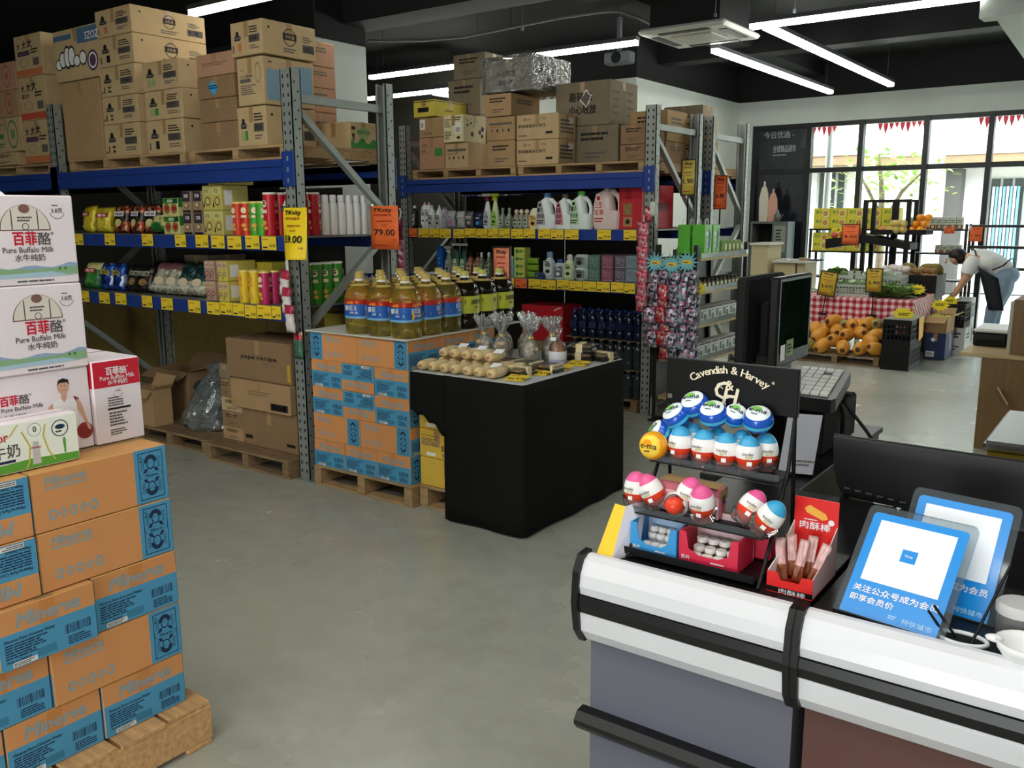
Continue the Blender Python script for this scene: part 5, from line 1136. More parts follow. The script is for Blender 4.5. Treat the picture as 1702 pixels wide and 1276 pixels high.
# stock cartons behind the goods; their grey and black stand in for shade
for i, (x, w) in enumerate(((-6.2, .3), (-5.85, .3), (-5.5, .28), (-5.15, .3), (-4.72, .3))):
    carton(x-w/2, x+w/2, 3.78, 4.1, SZ1+.001, SZ1+.16+.05*(i % 2), KRAFT5 if i % 2 else BLACKM, None, ('first', 'second', 'third', 'fourth', 'fifth')[i]+' shade-coloured stock carton at the back of the upper snack shelf', 'shade-coloured stock at the back of the snack rack')
    carton(x-w/2, x+w/2, 3.78, 4.1, SZ2+.001, SZ2+.14+.06*(i % 3), KRAFT5 if i % 2 == 0 else BLACKM, None, ('first', 'second', 'third', 'fourth', 'fifth')[i]+' shade-coloured stock carton at the back of the lower snack shelf', 'shade-coloured stock at the back of the snack rack')
# ------------------------------------------------------------------ snack rack, lower shelf
b = mk_bag('snack_bag', .19, .2, .09, GRNB, CREAM, None, 11, '青豆', (REDINK, WHITE)); tag(b, '', 'snack bag'); Kind(b).put((xA(151, SZ2, 3.5), 3.52, SZ2+.001), 'green bag of peas at the dark end of the lower shelf', GL, rot=(-.25, 0, .1))
b = mk_bag('snack_bag', .15, .2, .08, BLUB, None, None, 12, '海苔', (YELB, NAVY)); tag(b, '', 'snack bag'); K = Kind(b)
for i, x in enumerate((176, 195)): K.put((xA(x, SZ2, 3.48), 3.5, SZ2+.001), '%s shiny blue snack bag on the lower shelf' % ('outer', 'inner')[i], GL, rot=(-.18, 0, .1-.2*i))
b = mk_bag('snack_bag', .15, .2, .07, BLKB, None, None, 13, '坚果', (SILB, INK), TANB); tag(b, '', 'snack bag'); K = Kind(b)
for i, x in enumerate((217, 234)): K.put((xA(x, SZ2, 3.49), 3.52, SZ2+.001), '%s dark nut bag beside the blue bags' % ('outer', 'inner')[i], GL, rot=(-.35, 0, .1+.2*i))
b = mk_bag('snack_bag', .17, .23, .07, SILB, MAUV, None, 14, None, None, M('pale_food', (210, 190, 160), .6)); tag(b, '', 'snack bag'); K = Kind(b)
for i, x in enumerate((257, 277)): K.put((xA(x, SZ2, 3.47), 3.5, SZ2+.014), '%s clear snack bag with a mauve header leaning on the lower shelf' % ('outer', 'inner')[i], GL, rot=(-.5, .12, .25))
b = mk_bag('snack_bag', .16, .23, .07, DKG, None, SILB, 15, None, None, M('pale_food', (210, 190, 160), .6)); tag(b, '', 'snack bag'); K = Kind(b)
for i, x in enumerate((296, 319)): K.put((xA(x, SZ2, 3.47), 3.5, SZ2+.014), '%s dark green crisp bag leaning on the lower shelf' % ('outer', 'inner')[i], GL, rot=(-.5, .15, .25))
b = mk_bag('snack_bag', .1, .2, .06, GRNB, None, SILB, 16); tag(b, '', 'snack bag'); Kind(b).put((xA(342, SZ2, 3.45), 3.49, SZ2+.001), 'narrow light green bag wedged beside the pinkish snack boxes', GL, rot=(-.3, .15, .2))
b2 = mk_box('snack_box', .1, .125, .22, M('pinkish_box', (176, 138, 120), .5), lambda mb, F: st_patt(mb, F, M('berry', (110, 50, 50), .6), M('pinkish_pale', (206, 176, 150), .6))); K = Kind(b2)
b3 = mk_box('snack_box', .1, .125, .22, M('yellowish_box', (206, 190, 90), .5), lambda mb, F: st_patt(mb, F, TANB, M('pinkish_pale', (206, 176, 150), .6))); K_ = Kind(b3)
for i in range(4):
    (K if i % 2 == 0 else K_).put((xA((360, 381)[i % 2], SZ2, 3.45), 3.52, SZ2+.001+(i//2)*.127), '%s %s snack box beside the yellow crisp cans' % (('lower', 'upper')[i//2], ('pinkish', 'yellowish')[i % 2]), GL)
yb_ = mk_box('snack_box', .3, .24, .16, M('deep_yellow_box', (216, 196, 60), .5), lambda mb, F: mb.lines(F['f'], .03, .2, .2, .03, 1, BRN)); Kind(yb_).put((xA(425, SZ2, 3.62), 3.72, SZ2+.001), 'wide yellow box behind the yellow and magenta crisp cans', GL)
Ky = Kind(mk_can('crisp_can', .033, .2, YELC, LIDY, M('emblem_orange', (226, 150, 60), .5), 'x')); Km = Kind(mk_can('crisp_can', .033, .2, MAGC, LIDY, EMBC, 'x'))
for i in range(3):
    for j in range(2): (Ky if i < 2 else Km).put((xA((406, 423, 440)[i], SZ2, 3.45), 3.46+j*.07, SZ2+.001), '%s short %s crisp can on the lower shelf, %s rank' % (('first', 'second', 'single')[i], ('yellow', 'yellow', 'magenta')[i], ('front', 'rear')[j]), GL)
for j in range(4): KG.put((-4.09, 3.545+j*.082, SZ2+.001), '%s tall green crisp can from the steel post on the lower shelf' % ORD[j], 'tall green crisp cans seen through the steel frame', rz=.6)
rg = random.Random(9)
for j in range(5):
    bb = mk_bag('snack_bag', .1, .16, .05, BLUB, None, None, 40+j); tag(bb, '', 'snack bag'); Kind(bb).put((-4.1, 3.88+.055*j, SZ2+.001), '%s upright blue pack beyond the green crisp cans' % ORD[j], 'blue packs beyond the green crisp cans', rz=1.4)
# ------------------------------------------------------------------ detergent rack, upper shelf
GD = 'cleaning goods on the upper shelf of the detergent rack'; GE = 'cleaning goods on the lower shelf of the detergent rack'
def xB(px, z, Y=6.2): return onY(px, yz(px, z, Y), Y).x
WPL = M('white_bottle_plastic', (222, 228, 226), .35); BKP = M('black_bottle', (26, 24, 26), .3); CLR = M('pale_green_clear', (150, 168, 150), .15, trans=.3); LAB1 = M('grey_label', (176, 176, 178), .5); PINKL = M('pink_label', (176, 112, 150), .5); LIME = M('lime_bottle', (208, 222, 176), .35); LNAV = M('navy_label', (36, 46, 84), .5)
def row(kind, xs, Y, z, lab, group, **k):
    for i, x in enumerate(xs): kind.put((xB(x, z, Y), Y, z+.001), lab % ORD[i] if '%s' in lab else lab, group, **k)
pb_ = [(.03, 0), (.034, .006), (.034, .14), (.026, .165), (.013, .175), (.011, .18)]
row(Kind(mk_lathe('bottle', 'bottle', pb_, BKP, [(.013, .18), (.013, .2), (.011, .204)], WHITE, (.03, .13, .034, LAB1), text='洗护')), (690,), 6.2, SZ1, 'black bottle with a white cap beside the rack post', GD)
row(Kind(mk_lathe('bottle', 'bottle', [(.028, 0), (.031, .006), (.031, .19), (.02, .205), (.011, .212)], WPL, [(.012, .21), (.01, .225), (.005, .235)], M('rose_cap', (206, 160, 140), .4), (.03, .17, .031, WHITE), text='清洁')), (707, 714), 6.21, SZ1, '%s tall slim white bottle counted from the black bottle', GD)
row(Kind(mk_lathe('bottle', 'bottle', [(.03, 0), (.036, .008), (.036, .12), (.024, .16), (.012, .175)], WPL, [(.012, .173), (.006, .2), (.004, .206)], WHITE, (.02, .12, .036, LAB1), text='84')), (719, 731), 6.18, SZ1, '%s white bottle with a pointed spout', GD)
row(Kind(mk_lathe('bottle', 'bottle', [(.03, 0), (.033, .008), (.033, .15), (.02, .172)], M('lilac_bottle', (176, 164, 190), .4), [(.022, .17), (.022, .185)], M('lilac_cap', (130, 110, 150), .4), (.02, .14, .033, LAB1), text='香氛')), (740,), 6.22, SZ1, 'lilac bottle behind the pouches', GD)
def mk_pouch(w, h, m, lab, ink, spot, seed):
    o = mk_bag('refill_pouch', w, h, .05, m, None, None, seed, '柔顺', (lab, ink), spot); return tag(o, '', 'pouch')
row(Kind(mk_pouch(.1, .155, M('grey_pouch', (168, 166, 172), .35), WHP, INK, PINKL, 61)), (751,), 6.2, SZ1, 'grey refill pouch with a pink flower badge', GD)
row(Kind(mk_pouch(.095, .15, M('pale_pouch', (186, 190, 184), .35), WHP, INK, LAB1, 62)), (767,), 6.2, SZ1, 'pale refill pouch beside the pink-badged one', GD)
row(Kind(mk_pouch(.085, .15, M('dark_grey_pouch', (88, 88, 98), .35), WHP, INK, LAB1, 63)), (782,), 6.2, SZ1, 'dark grey refill pouch in the middle of the shelf', GD)
row(Kind(mk_pouch(.085, .14, M('navy_pouch', (30, 40, 78), .35), LNAV, WHITE, CYAN, 64)), (797,), 6.2, SZ1, 'navy refill pouch beside the spray bottles', GD)
row(Kind(mk_trigger(WPL, M('maroon_trigger', (112, 34, 48), .4), LAB1, .3, WHITE)), (811,), 6.19, SZ1, 'white spray bottle with a maroon trigger', GD)
row(Kind(mk_trigger(LIME, M('yellow_trigger', (206, 206, 70), .4), M('lime_label2', (150, 200, 90), .5), .3)), (824,), 6.19, SZ1, 'pale lime spray bottle with a yellow trigger', GD)
row(Kind(mk_lathe('bottle', 'bottle', [(.028, 0), (.03, .006), (.03, .1), (.012, .125), (.011, .15)], CLR, [(.014, .148), (.014, .175)], CLR, (.03, .09, .03, M('pale_sage', (180, 190, 172), .5)), text='皂')), (836, 847), 6.2, SZ1, '%s small clear pump bottle behind the lime spray bottle', GD)
row(Kind(mk_lathe('bottle', 'bottle', [(.026, 0), (.028, .006), (.028, .1), (.018, .12), (.008, .13)], M('amber_grey', (150, 144, 126), .2), [(.016, .128), (.02, .142), (.016, .156), (.004, .162)], M('cream_knob', (216, 204, 180), .4), (.02, .09, .028, M('pale_sage', (180, 190, 172), .5)), text='露')), (859, 867, 876), 6.18, SZ1, '%s small bottle with a round cream stopper', GD)
row(Kind(mk_lathe('bottle', 'bottle', [(.05, 0), (.054, .01), (.054, .1), (.04, .15), (.022, .165)], M('cream_bottle', (220, 214, 180), .4), [(.024, .163), (.022, .17)], WHITE, (.02, .11, .054, M('apricot_label', (222, 184, 110), .5)), sx=1, sy=.6, text='洗')), (889,), 6.2, SZ1, 'cream flat bottle with an apricot label', GD)
JW = M('white_jug', (226, 236, 232), .3)
row(Kind(mk_jug(.2, .29, .11, JW, M('blue_cap', (70, 120, 160), .4), LAB1, ('椰子', '洗衣液'), INK)), (911,), 6.19, SZ1, 'white detergent jug with a blue cap', GD)
row(Kind(mk_jug(.17, .28, .1, JW, M('brown_cap', (110, 84, 70), .4), M('rose_label', (206, 130, 140), .5), ('花香', '洗衣'), INK)), (940,), 6.2, SZ1, 'white detergent jug with a brown cap', GD)
row(Kind(mk_jug(.2, .3, .11, JW, M('bright_green_cap', (90, 190, 70), .4), M('mint_label', (190, 220, 180), .5), ('椰子', '洗衣液'), INK)), (967,), 6.19, SZ1, 'white detergent jug with a bright green cap', GD)
row(Kind(mk_jug(.25, .36, .13, M('blush_jug', (222, 200, 192), .35), M('rose_cap2', (176, 72, 86), .4), M('blush_label', (226, 206, 196), .5), ('三生', '花草'), REDINK)), (1011,), 6.25, SZ1, 'large blush pink detergent jug with a rose cap', GD)
def st_redbox(mb, F): f = F['f']; mb.rect(f, f.w*.2, f.h*.32, f.w*.6, f.h*.58, TANB); mb.rect(f, f.w*.2, f.h*.06, f.w*.6, f.h*.28, M('gift_gold', (170, 130, 90), .5)); mb.disc(f, f.w*.4, f.h*.17, f.w*.1, INK, .001); mb.text(f, '吉', f.w*.42, f.h*.68, f.h*.2, M('gift_dark', (110, 14, 22), .5), align='C'); r = F['r']; mb.rect(r, r.w*.2, r.h*.4, r.w*.8, r.h*.6, M('gift_dark', (110, 14, 22), .5))
REDBX = M('red_gift_box', (188, 28, 42), .5)
Kind(mk_box('gift_box', .2, .34, .55, REDBX, st_redbox)).put((xB(1049, SZ1, 6.2)-.02, 6.49, SZ1+.001), 'tall red gift box at the corner post on the upper shelf', GD)
# things seen from the rack end, on the upper shelf behind the corner post
# ------------------------------------------------------------------ detergent rack, lower shelf
Kind(mk_box('tall_box', .07, .25, .07, M('blue_box', (32, 88, 170), .4), lambda mb, F: (mb.rect(F['f'], .002, .24, .068, .248, CYAN), mb.lines(F['f'], .02, .08, .03, .08, 2, CYAN)))).put((xB(729, SZ2, 6.2), 6.25, SZ2+.001), 'tall blue box behind the oil bottles', GE)
TRG = M('teal_bottle', (30, 92, 76), .25)
row(Kind(mk_trigger(TRG, BKP, M('mint_label', (190, 220, 180), .5), .28, WHITE)), (760, 772), 6.22, SZ2, '%s dark green spray bottle behind the oil', GE)
row(Kind(mk_trigger(M('clear_sage', (130, 150, 130), .2), WHITE, LAB1, .25)), (747,), 6.25, SZ2, 'pale sage spray bottle beside the tall blue box', GE)
row(Kind(mk_lathe('bottle', 'bottle', [(.034, 0), (.036, .006), (.036, .12), (.024, .15), (.01, .165)], M('brown_clear', (140, 84, 66), .2), [(.014, .163), (.014, .19), (.02, .195), (.004, .205)], BKP, (.02, .11, .036, M('salmon_label', (210, 160, 140), .5)), text='蜂')), (783, 795), 6.2, SZ2, '%s brown pump bottle on the lower shelf', GE)
row(Kind(mk_lathe('bottle', 'bottle', [(.03, 0), (.032, .006), (.032, .12), (.02, .15), (.01, .165)], M('olive_clear', (96, 110, 86), .2), [(.012, .163), (.012, .19), (.016, .195), (.004, .205)], WHITE, (.02, .1, .032, M('sage_label', (160, 180, 150), .5)), text='草')), (801, 813), 6.2, SZ2, '%s olive pump bottle beside the hanging orange sign', GE)
row(Kind(mk_lathe('bottle', 'bottle', [(.02, 0), (.022, .006), (.022, .14), (.012, .155)], M('aqua_bottle', (120, 176, 196), .3), [(.013, .153), (.013, .18)], WHITE, (.02, .12, .022, WHITE), text='洁')), (851,), 6.18, SZ2, 'slim aqua bottle beside the hanging orange sign', GE)
def st_soap(mb, F): f = F['f']; mb.disc(f, f.w*.3, f.h*.5, f.h*.3, GREENINK); mb.lines(f, f.w*.5, f.h*.3, f.w*.4, f.h*.4, 2, INK)
K = Kind(mk_box('soap_box', .11, .062, .09, M('lime_soap_box', (196, 206, 96), .5), st_soap)); 
for i in range(4): K.put((xB(866, SZ2, 6.2), 6.22, SZ2+.001+i*.0635), '%s lime soap box from the shelf, beside the orange tag' % ORD[i], GE)
b = mk_bag('wipes_pack', .13, .055, .05, M('green_pack', (120, 158, 44), .35), None, None, 71); tag(b, '', 'pack'); K = Kind(b)
for i in range(3): K.put((xB(886, SZ2, 6.2), 6.2, SZ2+.002+i*.057), '%s green wipes pack from the shelf' % ORD[i], GE)
Kind(mk_box('soap_box', .09, .05, .08, M('navy_soap_box', (52, 64, 108), .5), st_soap)).put((xB(899, SZ2, 6.2)+.02, 6.18, SZ2+.001), 'small navy soap box before the softener bottles', GE)
FB = M('pale_aqua_bottle', (190, 206, 204), .35)
row(Kind(mk_lathe('bottle', 'bottle', [(.05, 0), (.056, .01), (.058, .08), (.05, .14), (.028, .17), (.02, .178)], FB, [(.03, .176), (.03, .215), (.024, .222)], M('blue_grey_cap', (110, 140, 170), .4), (.03, .15, .058, M('pale_label', (206, 214, 210), .5)), sy=.6, text='柔')), (914,), 6.2, SZ2, 'pale softener bottle with a blue-grey cap', GE)
row(Kind(mk_lathe('bottle', 'bottle', [(.046, 0), (.052, .01), (.052, .11), (.04, .13), (.024, .135)], FB, [(.028, .133), (.028, .165)], M('navy_cap', (50, 70, 130), .4), (.02, .11, .052, M('slate_label', (90, 104, 120), .5)), sy=.65, text='洗', dark=WHITE)), (931,), 6.19, SZ2, 'short softener bottle with a navy cap', GE)
row(Kind(mk_lathe('bottle', 'bottle', [(.046, 0), (.052, .01), (.05, .1), (.036, .15), (.02, .165)], M('pale_lime_bottle', (200, 212, 180), .35), [(.024, .163), (.03, .18), (.024, .2), (.008, .206)], M('white_cap2', (210, 206, 206), .4), (.02, .13, .05, M('pale_lime_label', (206, 220, 170), .5)), sy=.65, text='草')), (947,), 6.19, SZ2, 'pale lime softener bottle with a rounded cap', GE)
K = Kind(mk_lathe('gel_tub', 'tub', [(.05, 0), (.062, .012), (.066, .05), (.062, .09), (.05, .103)], FB, None, None, (.02, .085, .066, M('slate_label2', (130, 142, 140), .5)), sy=.8, text='香'))
for i in range(2): K.put((xB(968, SZ2, 6.2), 6.2, SZ2+.001+i*.104), '%s round white laundry gel tub' % ('lower', 'upper')[i], GE)
def st_orn(c):
    def f_(mb, F):
        f = F['f']; w, h = f.w, f.h; 
        for a, b, q in ((.2, .75, .1), (.28, .45, .12), (.6, .4, .18), (.75, .7, .08), (.45, .7, .1)): mb.ring(f, w*a, h*b, w*q, w*.03, c, .001, n=10)
        mb.rect(f, w*.1, h*.06, w*.9, h*.1, c); r = F['r']; mb.ring(r, r.w*.5, r.h*.5, r.h*.3, .004, c)
    return f_
for n, (px, m, c, nm) in enumerate(((989, (84, 112, 104), (150, 176, 168), 'teal'), (1011, (128, 76, 88), (190, 150, 160), 'maroon'), (1033, (92, 86, 100), (170, 164, 180), 'plum grey'), (1052, (126, 144, 150), (70, 90, 100), 'pale blue'))):
    K = Kind(mk_box('tissue_box', .108, .103, .3, M('tissue_'+nm, m, .5), st_orn(M('orn_'+nm, c, .5))))
    for i in range(2): K.put((xB(px, SZ2, 6.2), 6.33, SZ2+.001+i*.104), '%s %s ornament-printed tissue box' % (('lower', 'upper')[i], nm), GE)
# under the lowest shelf: red gift carton, water bottles in packs
carton(-4.45, -3.98, 6.2, 6.6, .01, .5, KRAFT5, st_lines, 'shaded carton on the floor carrying the red striped gift carton', 'cartons under the detergent shelves')
g = mk_box('gift_box', .42, .3, .3, REDBX, lambda mb, F: [mb.poly(F['f'], [(.33, .03+.075*k), (.4, .06+.075*k), (.4, .075+.075*k), (.33, .045+.075*k)], M('pale_pink', (214, 170, 170), .5)) for k in range(4)]); Kind(g).put((-4.2, 6.36, .501), 'red gift carton with pale stripes under the detergent shelves')
WB = M('dark_blue_water_bottle', (26, 34, 60), .12, trans=.2); WG = M('smoky_clear_bottle', (54, 62, 62), .12, trans=.2)
Kw = [Kind(mk_lathe('water_bottle', 'bottle', [(.036, 0), (.038, .01), (.038, .06), (.035, .065), (.038, .07), (.038, .16), (.02, .205), (.013, .215)], m, [(.015, .213), (.015, .23)], c, (.08, .13, .038, l), text='水')) for m, c, l in ((WB, M('blue_screw_cap', (40, 60, 130), .3), M('navy_label2', (30, 44, 96), .4)), (WG, WHITE, M('grey_label2', (70, 76, 76), .4)))]
pallet(-3.95, -3.245, 6.14, 6.9, 0, .1, 'dark pallet under the bottled water below the detergent shelves', mat=WOOD2, n=5)
lv = 0
for z, typ, ny in ((.101, 1, 2), (.335, 1, 2), (.57, 0, 2)):
    for j in range(ny):
        for i in range(8):
            if typ == 0 and z > .7 and i > 5: continue
            Kw[typ].put((-3.9+.04+i*.084, 6.2+j*.084, z), '%s %s bottle from the red carton in tier %s, %s rank' % (ORD[i], ('dark blue', 'smoky clear')[typ], ('one', 'two', 'three', 'four')[lv], ('front', 'rear')[j]), 'bottled drinks under the detergent shelves', rz=.2*i)
    lv += 1
    if z < .5: mb = MB((-3.6, 6.3, z+.231)); mb.box(-3.93, -3.235, 6.15, 6.36, z+.2305, z+.2335, KRAFT3); tag(mb.build('cardboard_sheet'), 'cardboard layer sheet %s between tiers of bottled drinks' % ('lowest', 'middle', 'upper')[lv-1], 'sheet')
# ------------------------------------------------------------------ price signs
def sign(x0, x1, z0, z1, Y, m, price, label, frame=None, pole=None, curl=0.0, rz=0.0, l2='伯曲精炼食用油', name='price_sign'):
    w, h = x1-x0, z1-z0; r = thing(name, label, 'price sign', ((x0+x1)/2, Y, z0), rz); mb = MB(); n = 24 if curl else 4; nk = 24 if curl else 3
    rs = [[(-w/2+w*i/n, -curl*math.sin(i/n*math.pi*.9)*(1-k/nk)**1.5*.06-.003, h*k/nk) for i in range(n+1)] for k in range(nk+1)]
    mb.rings(rs, m, True, False, False, closed=False); o = mb.build('paper', r); o.modifiers.new('t', 'SOLIDIFY').thickness = .0008
    f = Fr((-w/2, -.004, 0), (1, 0, 0), (0, 0, 1), w, h); mb = MB(); e = .002
    mb.text(f, 'TKcity', w*.1, h*.84, h*.1, INK, e, fit=w*.66, shear=.3, bold=.08); mb.text(f, '特快城市', w*.16, h*.76, h*.055, REDINK, e, fit=w*.6); mb.text(f, l2, w*.5, h*.63, h*.04, REDINK, e, align='C', fit=w*.55); mb.text(f, '满5元可换', w*.5, h*.54, h*.035, REDINK, e, align='C')
    mb.text(f, price, w*.5, h*.32, h*.14, INK, e, align='C', fit=w*.74, bold=.05); mb.text(f, '元/桶', w*.92, h*.2, h*.04, REDINK, e, align='R'); mb.lines(f, w*.1, h*.07, w*.8, h*.05, 1, REDINK, e) if not curl else None
    if curl:
        for q_, v in enumerate(mb.V):
            t_ = (v[0]+w/2)/w; kk = v[2]/h*6
            mb.V[q_] = (v[0], -curl*math.sin(t_*math.pi*.9)*max(0, 1-kk/6)**1.5*.06+v[1]-.003, v[2])
    q = mb.build('lettering', r); q['kind'] = 'stuff'
    if frame:
        mb = MB(); t = .008
        for a, b, c, d in ((-w/2-t, w/2+t, -t, 0), (-w/2-t, w/2+t, h, h+t), (-w/2-t, -w/2, 0, h), (w/2, w/2+t, 0, h)): mb.box(a, b, -.008, .008, c, d, frame)
        mb.box(-w/2, w/2, .001, .003, 0, h, frame); mb.build('frame', r)
    if pole: mb = MB(); mb.tube([(0, 0, -.008), (0, 0, -pole)], .006, BLACKM, 6); mb.cbox(-.04, .04, -.04, .04, -pole-.012, -pole, BLACKM, .003); mb.build('pole', r)
    else: mb = MB(); mb.box(-w/2-.012, -w/2+.012, -.006, .014, h-.02, h+.012, CHROME); mb.build('clip', r)
    return r
sign(-4.02, -3.82, 1.315, 1.6, 3.345, M('bright_yellow_paper', (244, 212, 32), .55), '59.00', 'curled yellow price sign reading 59.00 on the steel end post', curl=1.0)
sign(onY(617, 380, 3.96).x, onY(663, 380, 3.96).x, 1.352, 1.612, 3.96, ORA_TAG, '79.00', 'orange price sign reading 79.00 on the rack frame')
BRF = M('dark_brown_frame', (40, 26, 22), .5)
sign(-3.275, -3.155, 1.1, 1.36, 4.32, M('salmon_paper', (226, 134, 100), .6), '尝鲜8.5元', 'salmon price sign in a tall dark frame above the oil bottles', frame=BRF, pole=.18 , l2='尝鲜价')
sign(-2.985, -2.88, 1.70, 1.95, 6.3, M('gold_sign_paper', (206, 184, 84), .5), '1.90', 'gold price sign in a dark frame above the green gift bags', frame=BRF, pole=.44)
sign(-2.955, -2.86, 1.6, 1.85, 6.85, ORA_TAG, '6.90', 'framed orange price sign reading 6.90 by the back-to-back rack', frame=M('red_frame', (150, 50, 34), .5), pole=.34)
# ------------------------------------------------------------------ end shelf unit with tea, jars and white boxes
SX0, SX1, SY0, SY1 = -3.09, -2.75, 6.12, 7.09
LW = M('light_shelf_wood', (186, 164, 120), .6, noise=.12, scale=6, stretch=(8, 1, 8)); BKM = M('black_frame_steel', (24, 22, 22), .5)
r = thing('shelf_unit', 'wooden shelf unit with black frame at the end of the detergent rack', 'shelf', ((SX0+SX1)/2, (SY0+SY1)/2, 0)); o = r.location
for y in (SY0, SY1):
    for x in (SX0+.015, SX1-.015): mb = MB(o); mb.box(x-.015, x+.015, y-.02, y+.02, 0, 1.33, BKM); mb.build('upright', r)
for z in (1.235, .985, .735, .46, .16):
    mb = MB(o); mb.cbox(SX0, SX1+.01, SY0+.021, SY1-.021, z-.022, z, LW, .002); mb.build('shelf_board', r)
    if z > .4: mb = MB(o); mb.box(SX1+.01, SX1+.013, SY0+.03, SY1-.03, z, z+.035, clear_film('acrylic_lip', (240, 244, 240), gloss=.1, white=.02)); mb.build('acrylic_lip', r)
mb = MB(o); mb.box(SX0-.0, SX0+.004, SY0+.021, SY1-.021, .16, 1.2, BKM); mb.build('back_panel', r)
def mk_teabag():
    mb = MB(); w, d, h = .13, .1, .24; mb.cbox(-d/2, d/2, -w/2, w/2, 0, h, M('bright_green_bag', (96, 186, 62), .4), .003); o = mb.build('gift_bag'); tag(o, '', 'gift bag')
    mb = MB(); f = Fr((d/2, -w/2, 0), (0, 1, 0), (0, 0, 1), w, h); mb.poly(f, [(w*.5, h*.05), (w*.75, h*.3), (w*.85, h*.7), (w*.6, h*.9), (w*.55, h*.5)], M('dark_leaf_print', (36, 70, 110), .5)); mb.disc(f, w*.3, h*.72, w*.12, WHITE); mb.text(f, '茶', w*.22, h*.44, h*.12, WHITE); mb.text(f, '礼', w*.22, h*.28, h*.12, WHITE); mb.build('print', o)['kind'] = 'stuff'
    mb = MB(); 
    for x in (-.03, .03): mb.tube([(x, -.03, h), (x, -.025, h+.03), (x, 0, h+.045), (x, .025, h+.03), (x, .03, h)], .002, WHITE, 5)
    mb.build('handles', o); return o
K = Kind(mk_teabag())
for j in range(2):
    for i in range(2): K.put((SX1-.07-.12*i, 6.33+.15*j+.12*0, 1.236), '%s bright green gift bag on the shelf unit, %s rank' % (('first', 'second')[j], ('front', 'rear')[i]), 'green gift bags on the shelf unit')
JG = M('jar_glass_dark', (96, 90, 70), .15); K = Kind(mk_lathe('tea_pack', 'pack', [(.03, 0), (.034, .01), (.03, .1), (.016, .115)], M('pale_green_pack', (150, 178, 110), .4), None, None, (.02, .09, .034, CREAM), sx=.7)); 
for i in range(5): K.put((SX1-.05, 6.66+.08*i, 1.236), '%s small pale green tea pack counted from the green gift bags' % ORD[i], 'small tea packs on the shelf unit', rz=1.57)
K = Kind(mk_lathe('spice_jar', 'jar', [(.028, 0), (.03, .005), (.03, .06), (.024, .07)], JG, [(.027, .068), (.027, .085)], BLACK, (.015, .055, .03, CREAM)))
for i in range(11):
    for j in range(2): K.put((SX1-.04-.07*j, 6.2+.078*i, .986), '%s dark spice jar from the candy display, %s rank' % (ORD[i], ('front', 'rear')[j]), 'dark spice jars on the shelf unit', rz=1.57)
def st_wbox(mb, F): f = F['r']; w, h = f.w, f.h; mb.rect(f, w*.1, h*.3, w*.4, h*.75, M('slate_green', (70, 96, 84), .5)); mb.disc(f, w*.66, h*.38, w*.18, M('slate_green', (70, 96, 84), .5)); mb.lines(f, w*.5, h*.66, w*.4, h*.14, 1, INKG); mb.rect(f, .002, h*.86, w-.002, h-.002, INKG)
for z, y0, n in ((.736, 6.3, 5), (.461, 6.25, 6)):
    K = Kind(mk_box('white_box', .1, .125, .135, M('white_card2', (210, 214, 206), .5), st_wbox))
    for i in range(n):
        if y0+.142*i > 7.02: continue
        K.put((SX1-.07, y0+.142*i, z), '%s white tea box from the candy display on the %s board' % (ORD[i], 'upper' if z > .6 else 'lower'), 'white tea boxes on the shelf unit')
# ------------------------------------------------------------------ hanging candy
def mk_candy(w, h, m, m2, seed): o = mk_bag('candy_pack', w, h, .035, m, m2, None, seed); return tag(o, '', 'candy pack')
PKF = foil('pink_foil', [(206, 96, 116), (220, 130, 140), (190, 70, 96), (230, 180, 186)], 45, .3); SVF = foil('silver_violet_foil', [(150, 140, 160), (206, 204, 214), (90, 86, 110), (196, 120, 140), (170, 196, 210), (60, 60, 76)], 50, .5); BLF = foil('silver_blue_foil', [(130, 186, 204), (206, 216, 220), (80, 120, 150), (220, 226, 230), (190, 120, 140)], 50, .5); RDF = foil('red_candy_foil', [(190, 52, 66), (206, 90, 96), (170, 30, 50), (226, 190, 180)], 45, .3)
KP = [Kind(mk_candy(.1, .13, PKF, None, 81)), Kind(mk_candy(.12, .13, SVF, None, 82)), Kind(mk_candy(.1, .14, BLF, SVF, 83)), Kind(mk_candy(.1, .12, RDF, None, 84))]
mb = MB((-3.165, 6.05, .8)); mb.box(-3.18, -3.15, 6.062, 6.064, .8, 1.55, M('clear_strip', (210, 210, 214), .3)); tag(mb.build('hang_strip'), 'pale hanging strip of pink packs on the corner post', 'strip')
for i in range(7): KP[0].put((-3.165, 6.04+.003*(i % 2), .82+i*.092), '%s pink foil pack from the bottom of the strip on the corner post' % ORD[i], 'pink foil packs on the corner post strip', rot=(.15, 0, .1*(-1)**i))
for i, (x, m, m2) in enumerate(((-3.14, REDINK, 84), (-3.1, WHITE, 85))):
    b = mk_candy(.06, .11, (RDF, M('white_green_pack', (206, 214, 196), .3))[i], None, m2); b['label'] = ('small red pack hanging above the pink strip', 'small white pack hanging above the pink strip')[i]; b.location = (x, 6.06, 1.5+.04*i)
rk = thing('candy_stand', 'slim black wire stand carrying the hanging candy packs', 'stand', (-2.9, 6.0, 0)); o = rk.location
mb = MB(o); mb.tube([(-2.9, 6.03, 0), (-2.9, 6.03, 1.3)], .012, BKM, 6); mb.cbox(-3.05, -2.75, 5.95, 6.1, 0, .015, BKM, .004); mb.build('post', rk)
for z in (.55, .7, .85, 1.0, 1.12, 1.24): mb = MB(o); mb.tube([(-3.06, 6.02, z), (-2.72, 6.02, z)], .004, BKM, 5); mb.build('cross_wire', rk)
rnd = random.Random(4); cols = [(-3.04, 1), (-2.955, 3), (-2.88, 1), (-2.8, 2), (-2.73, 1)]
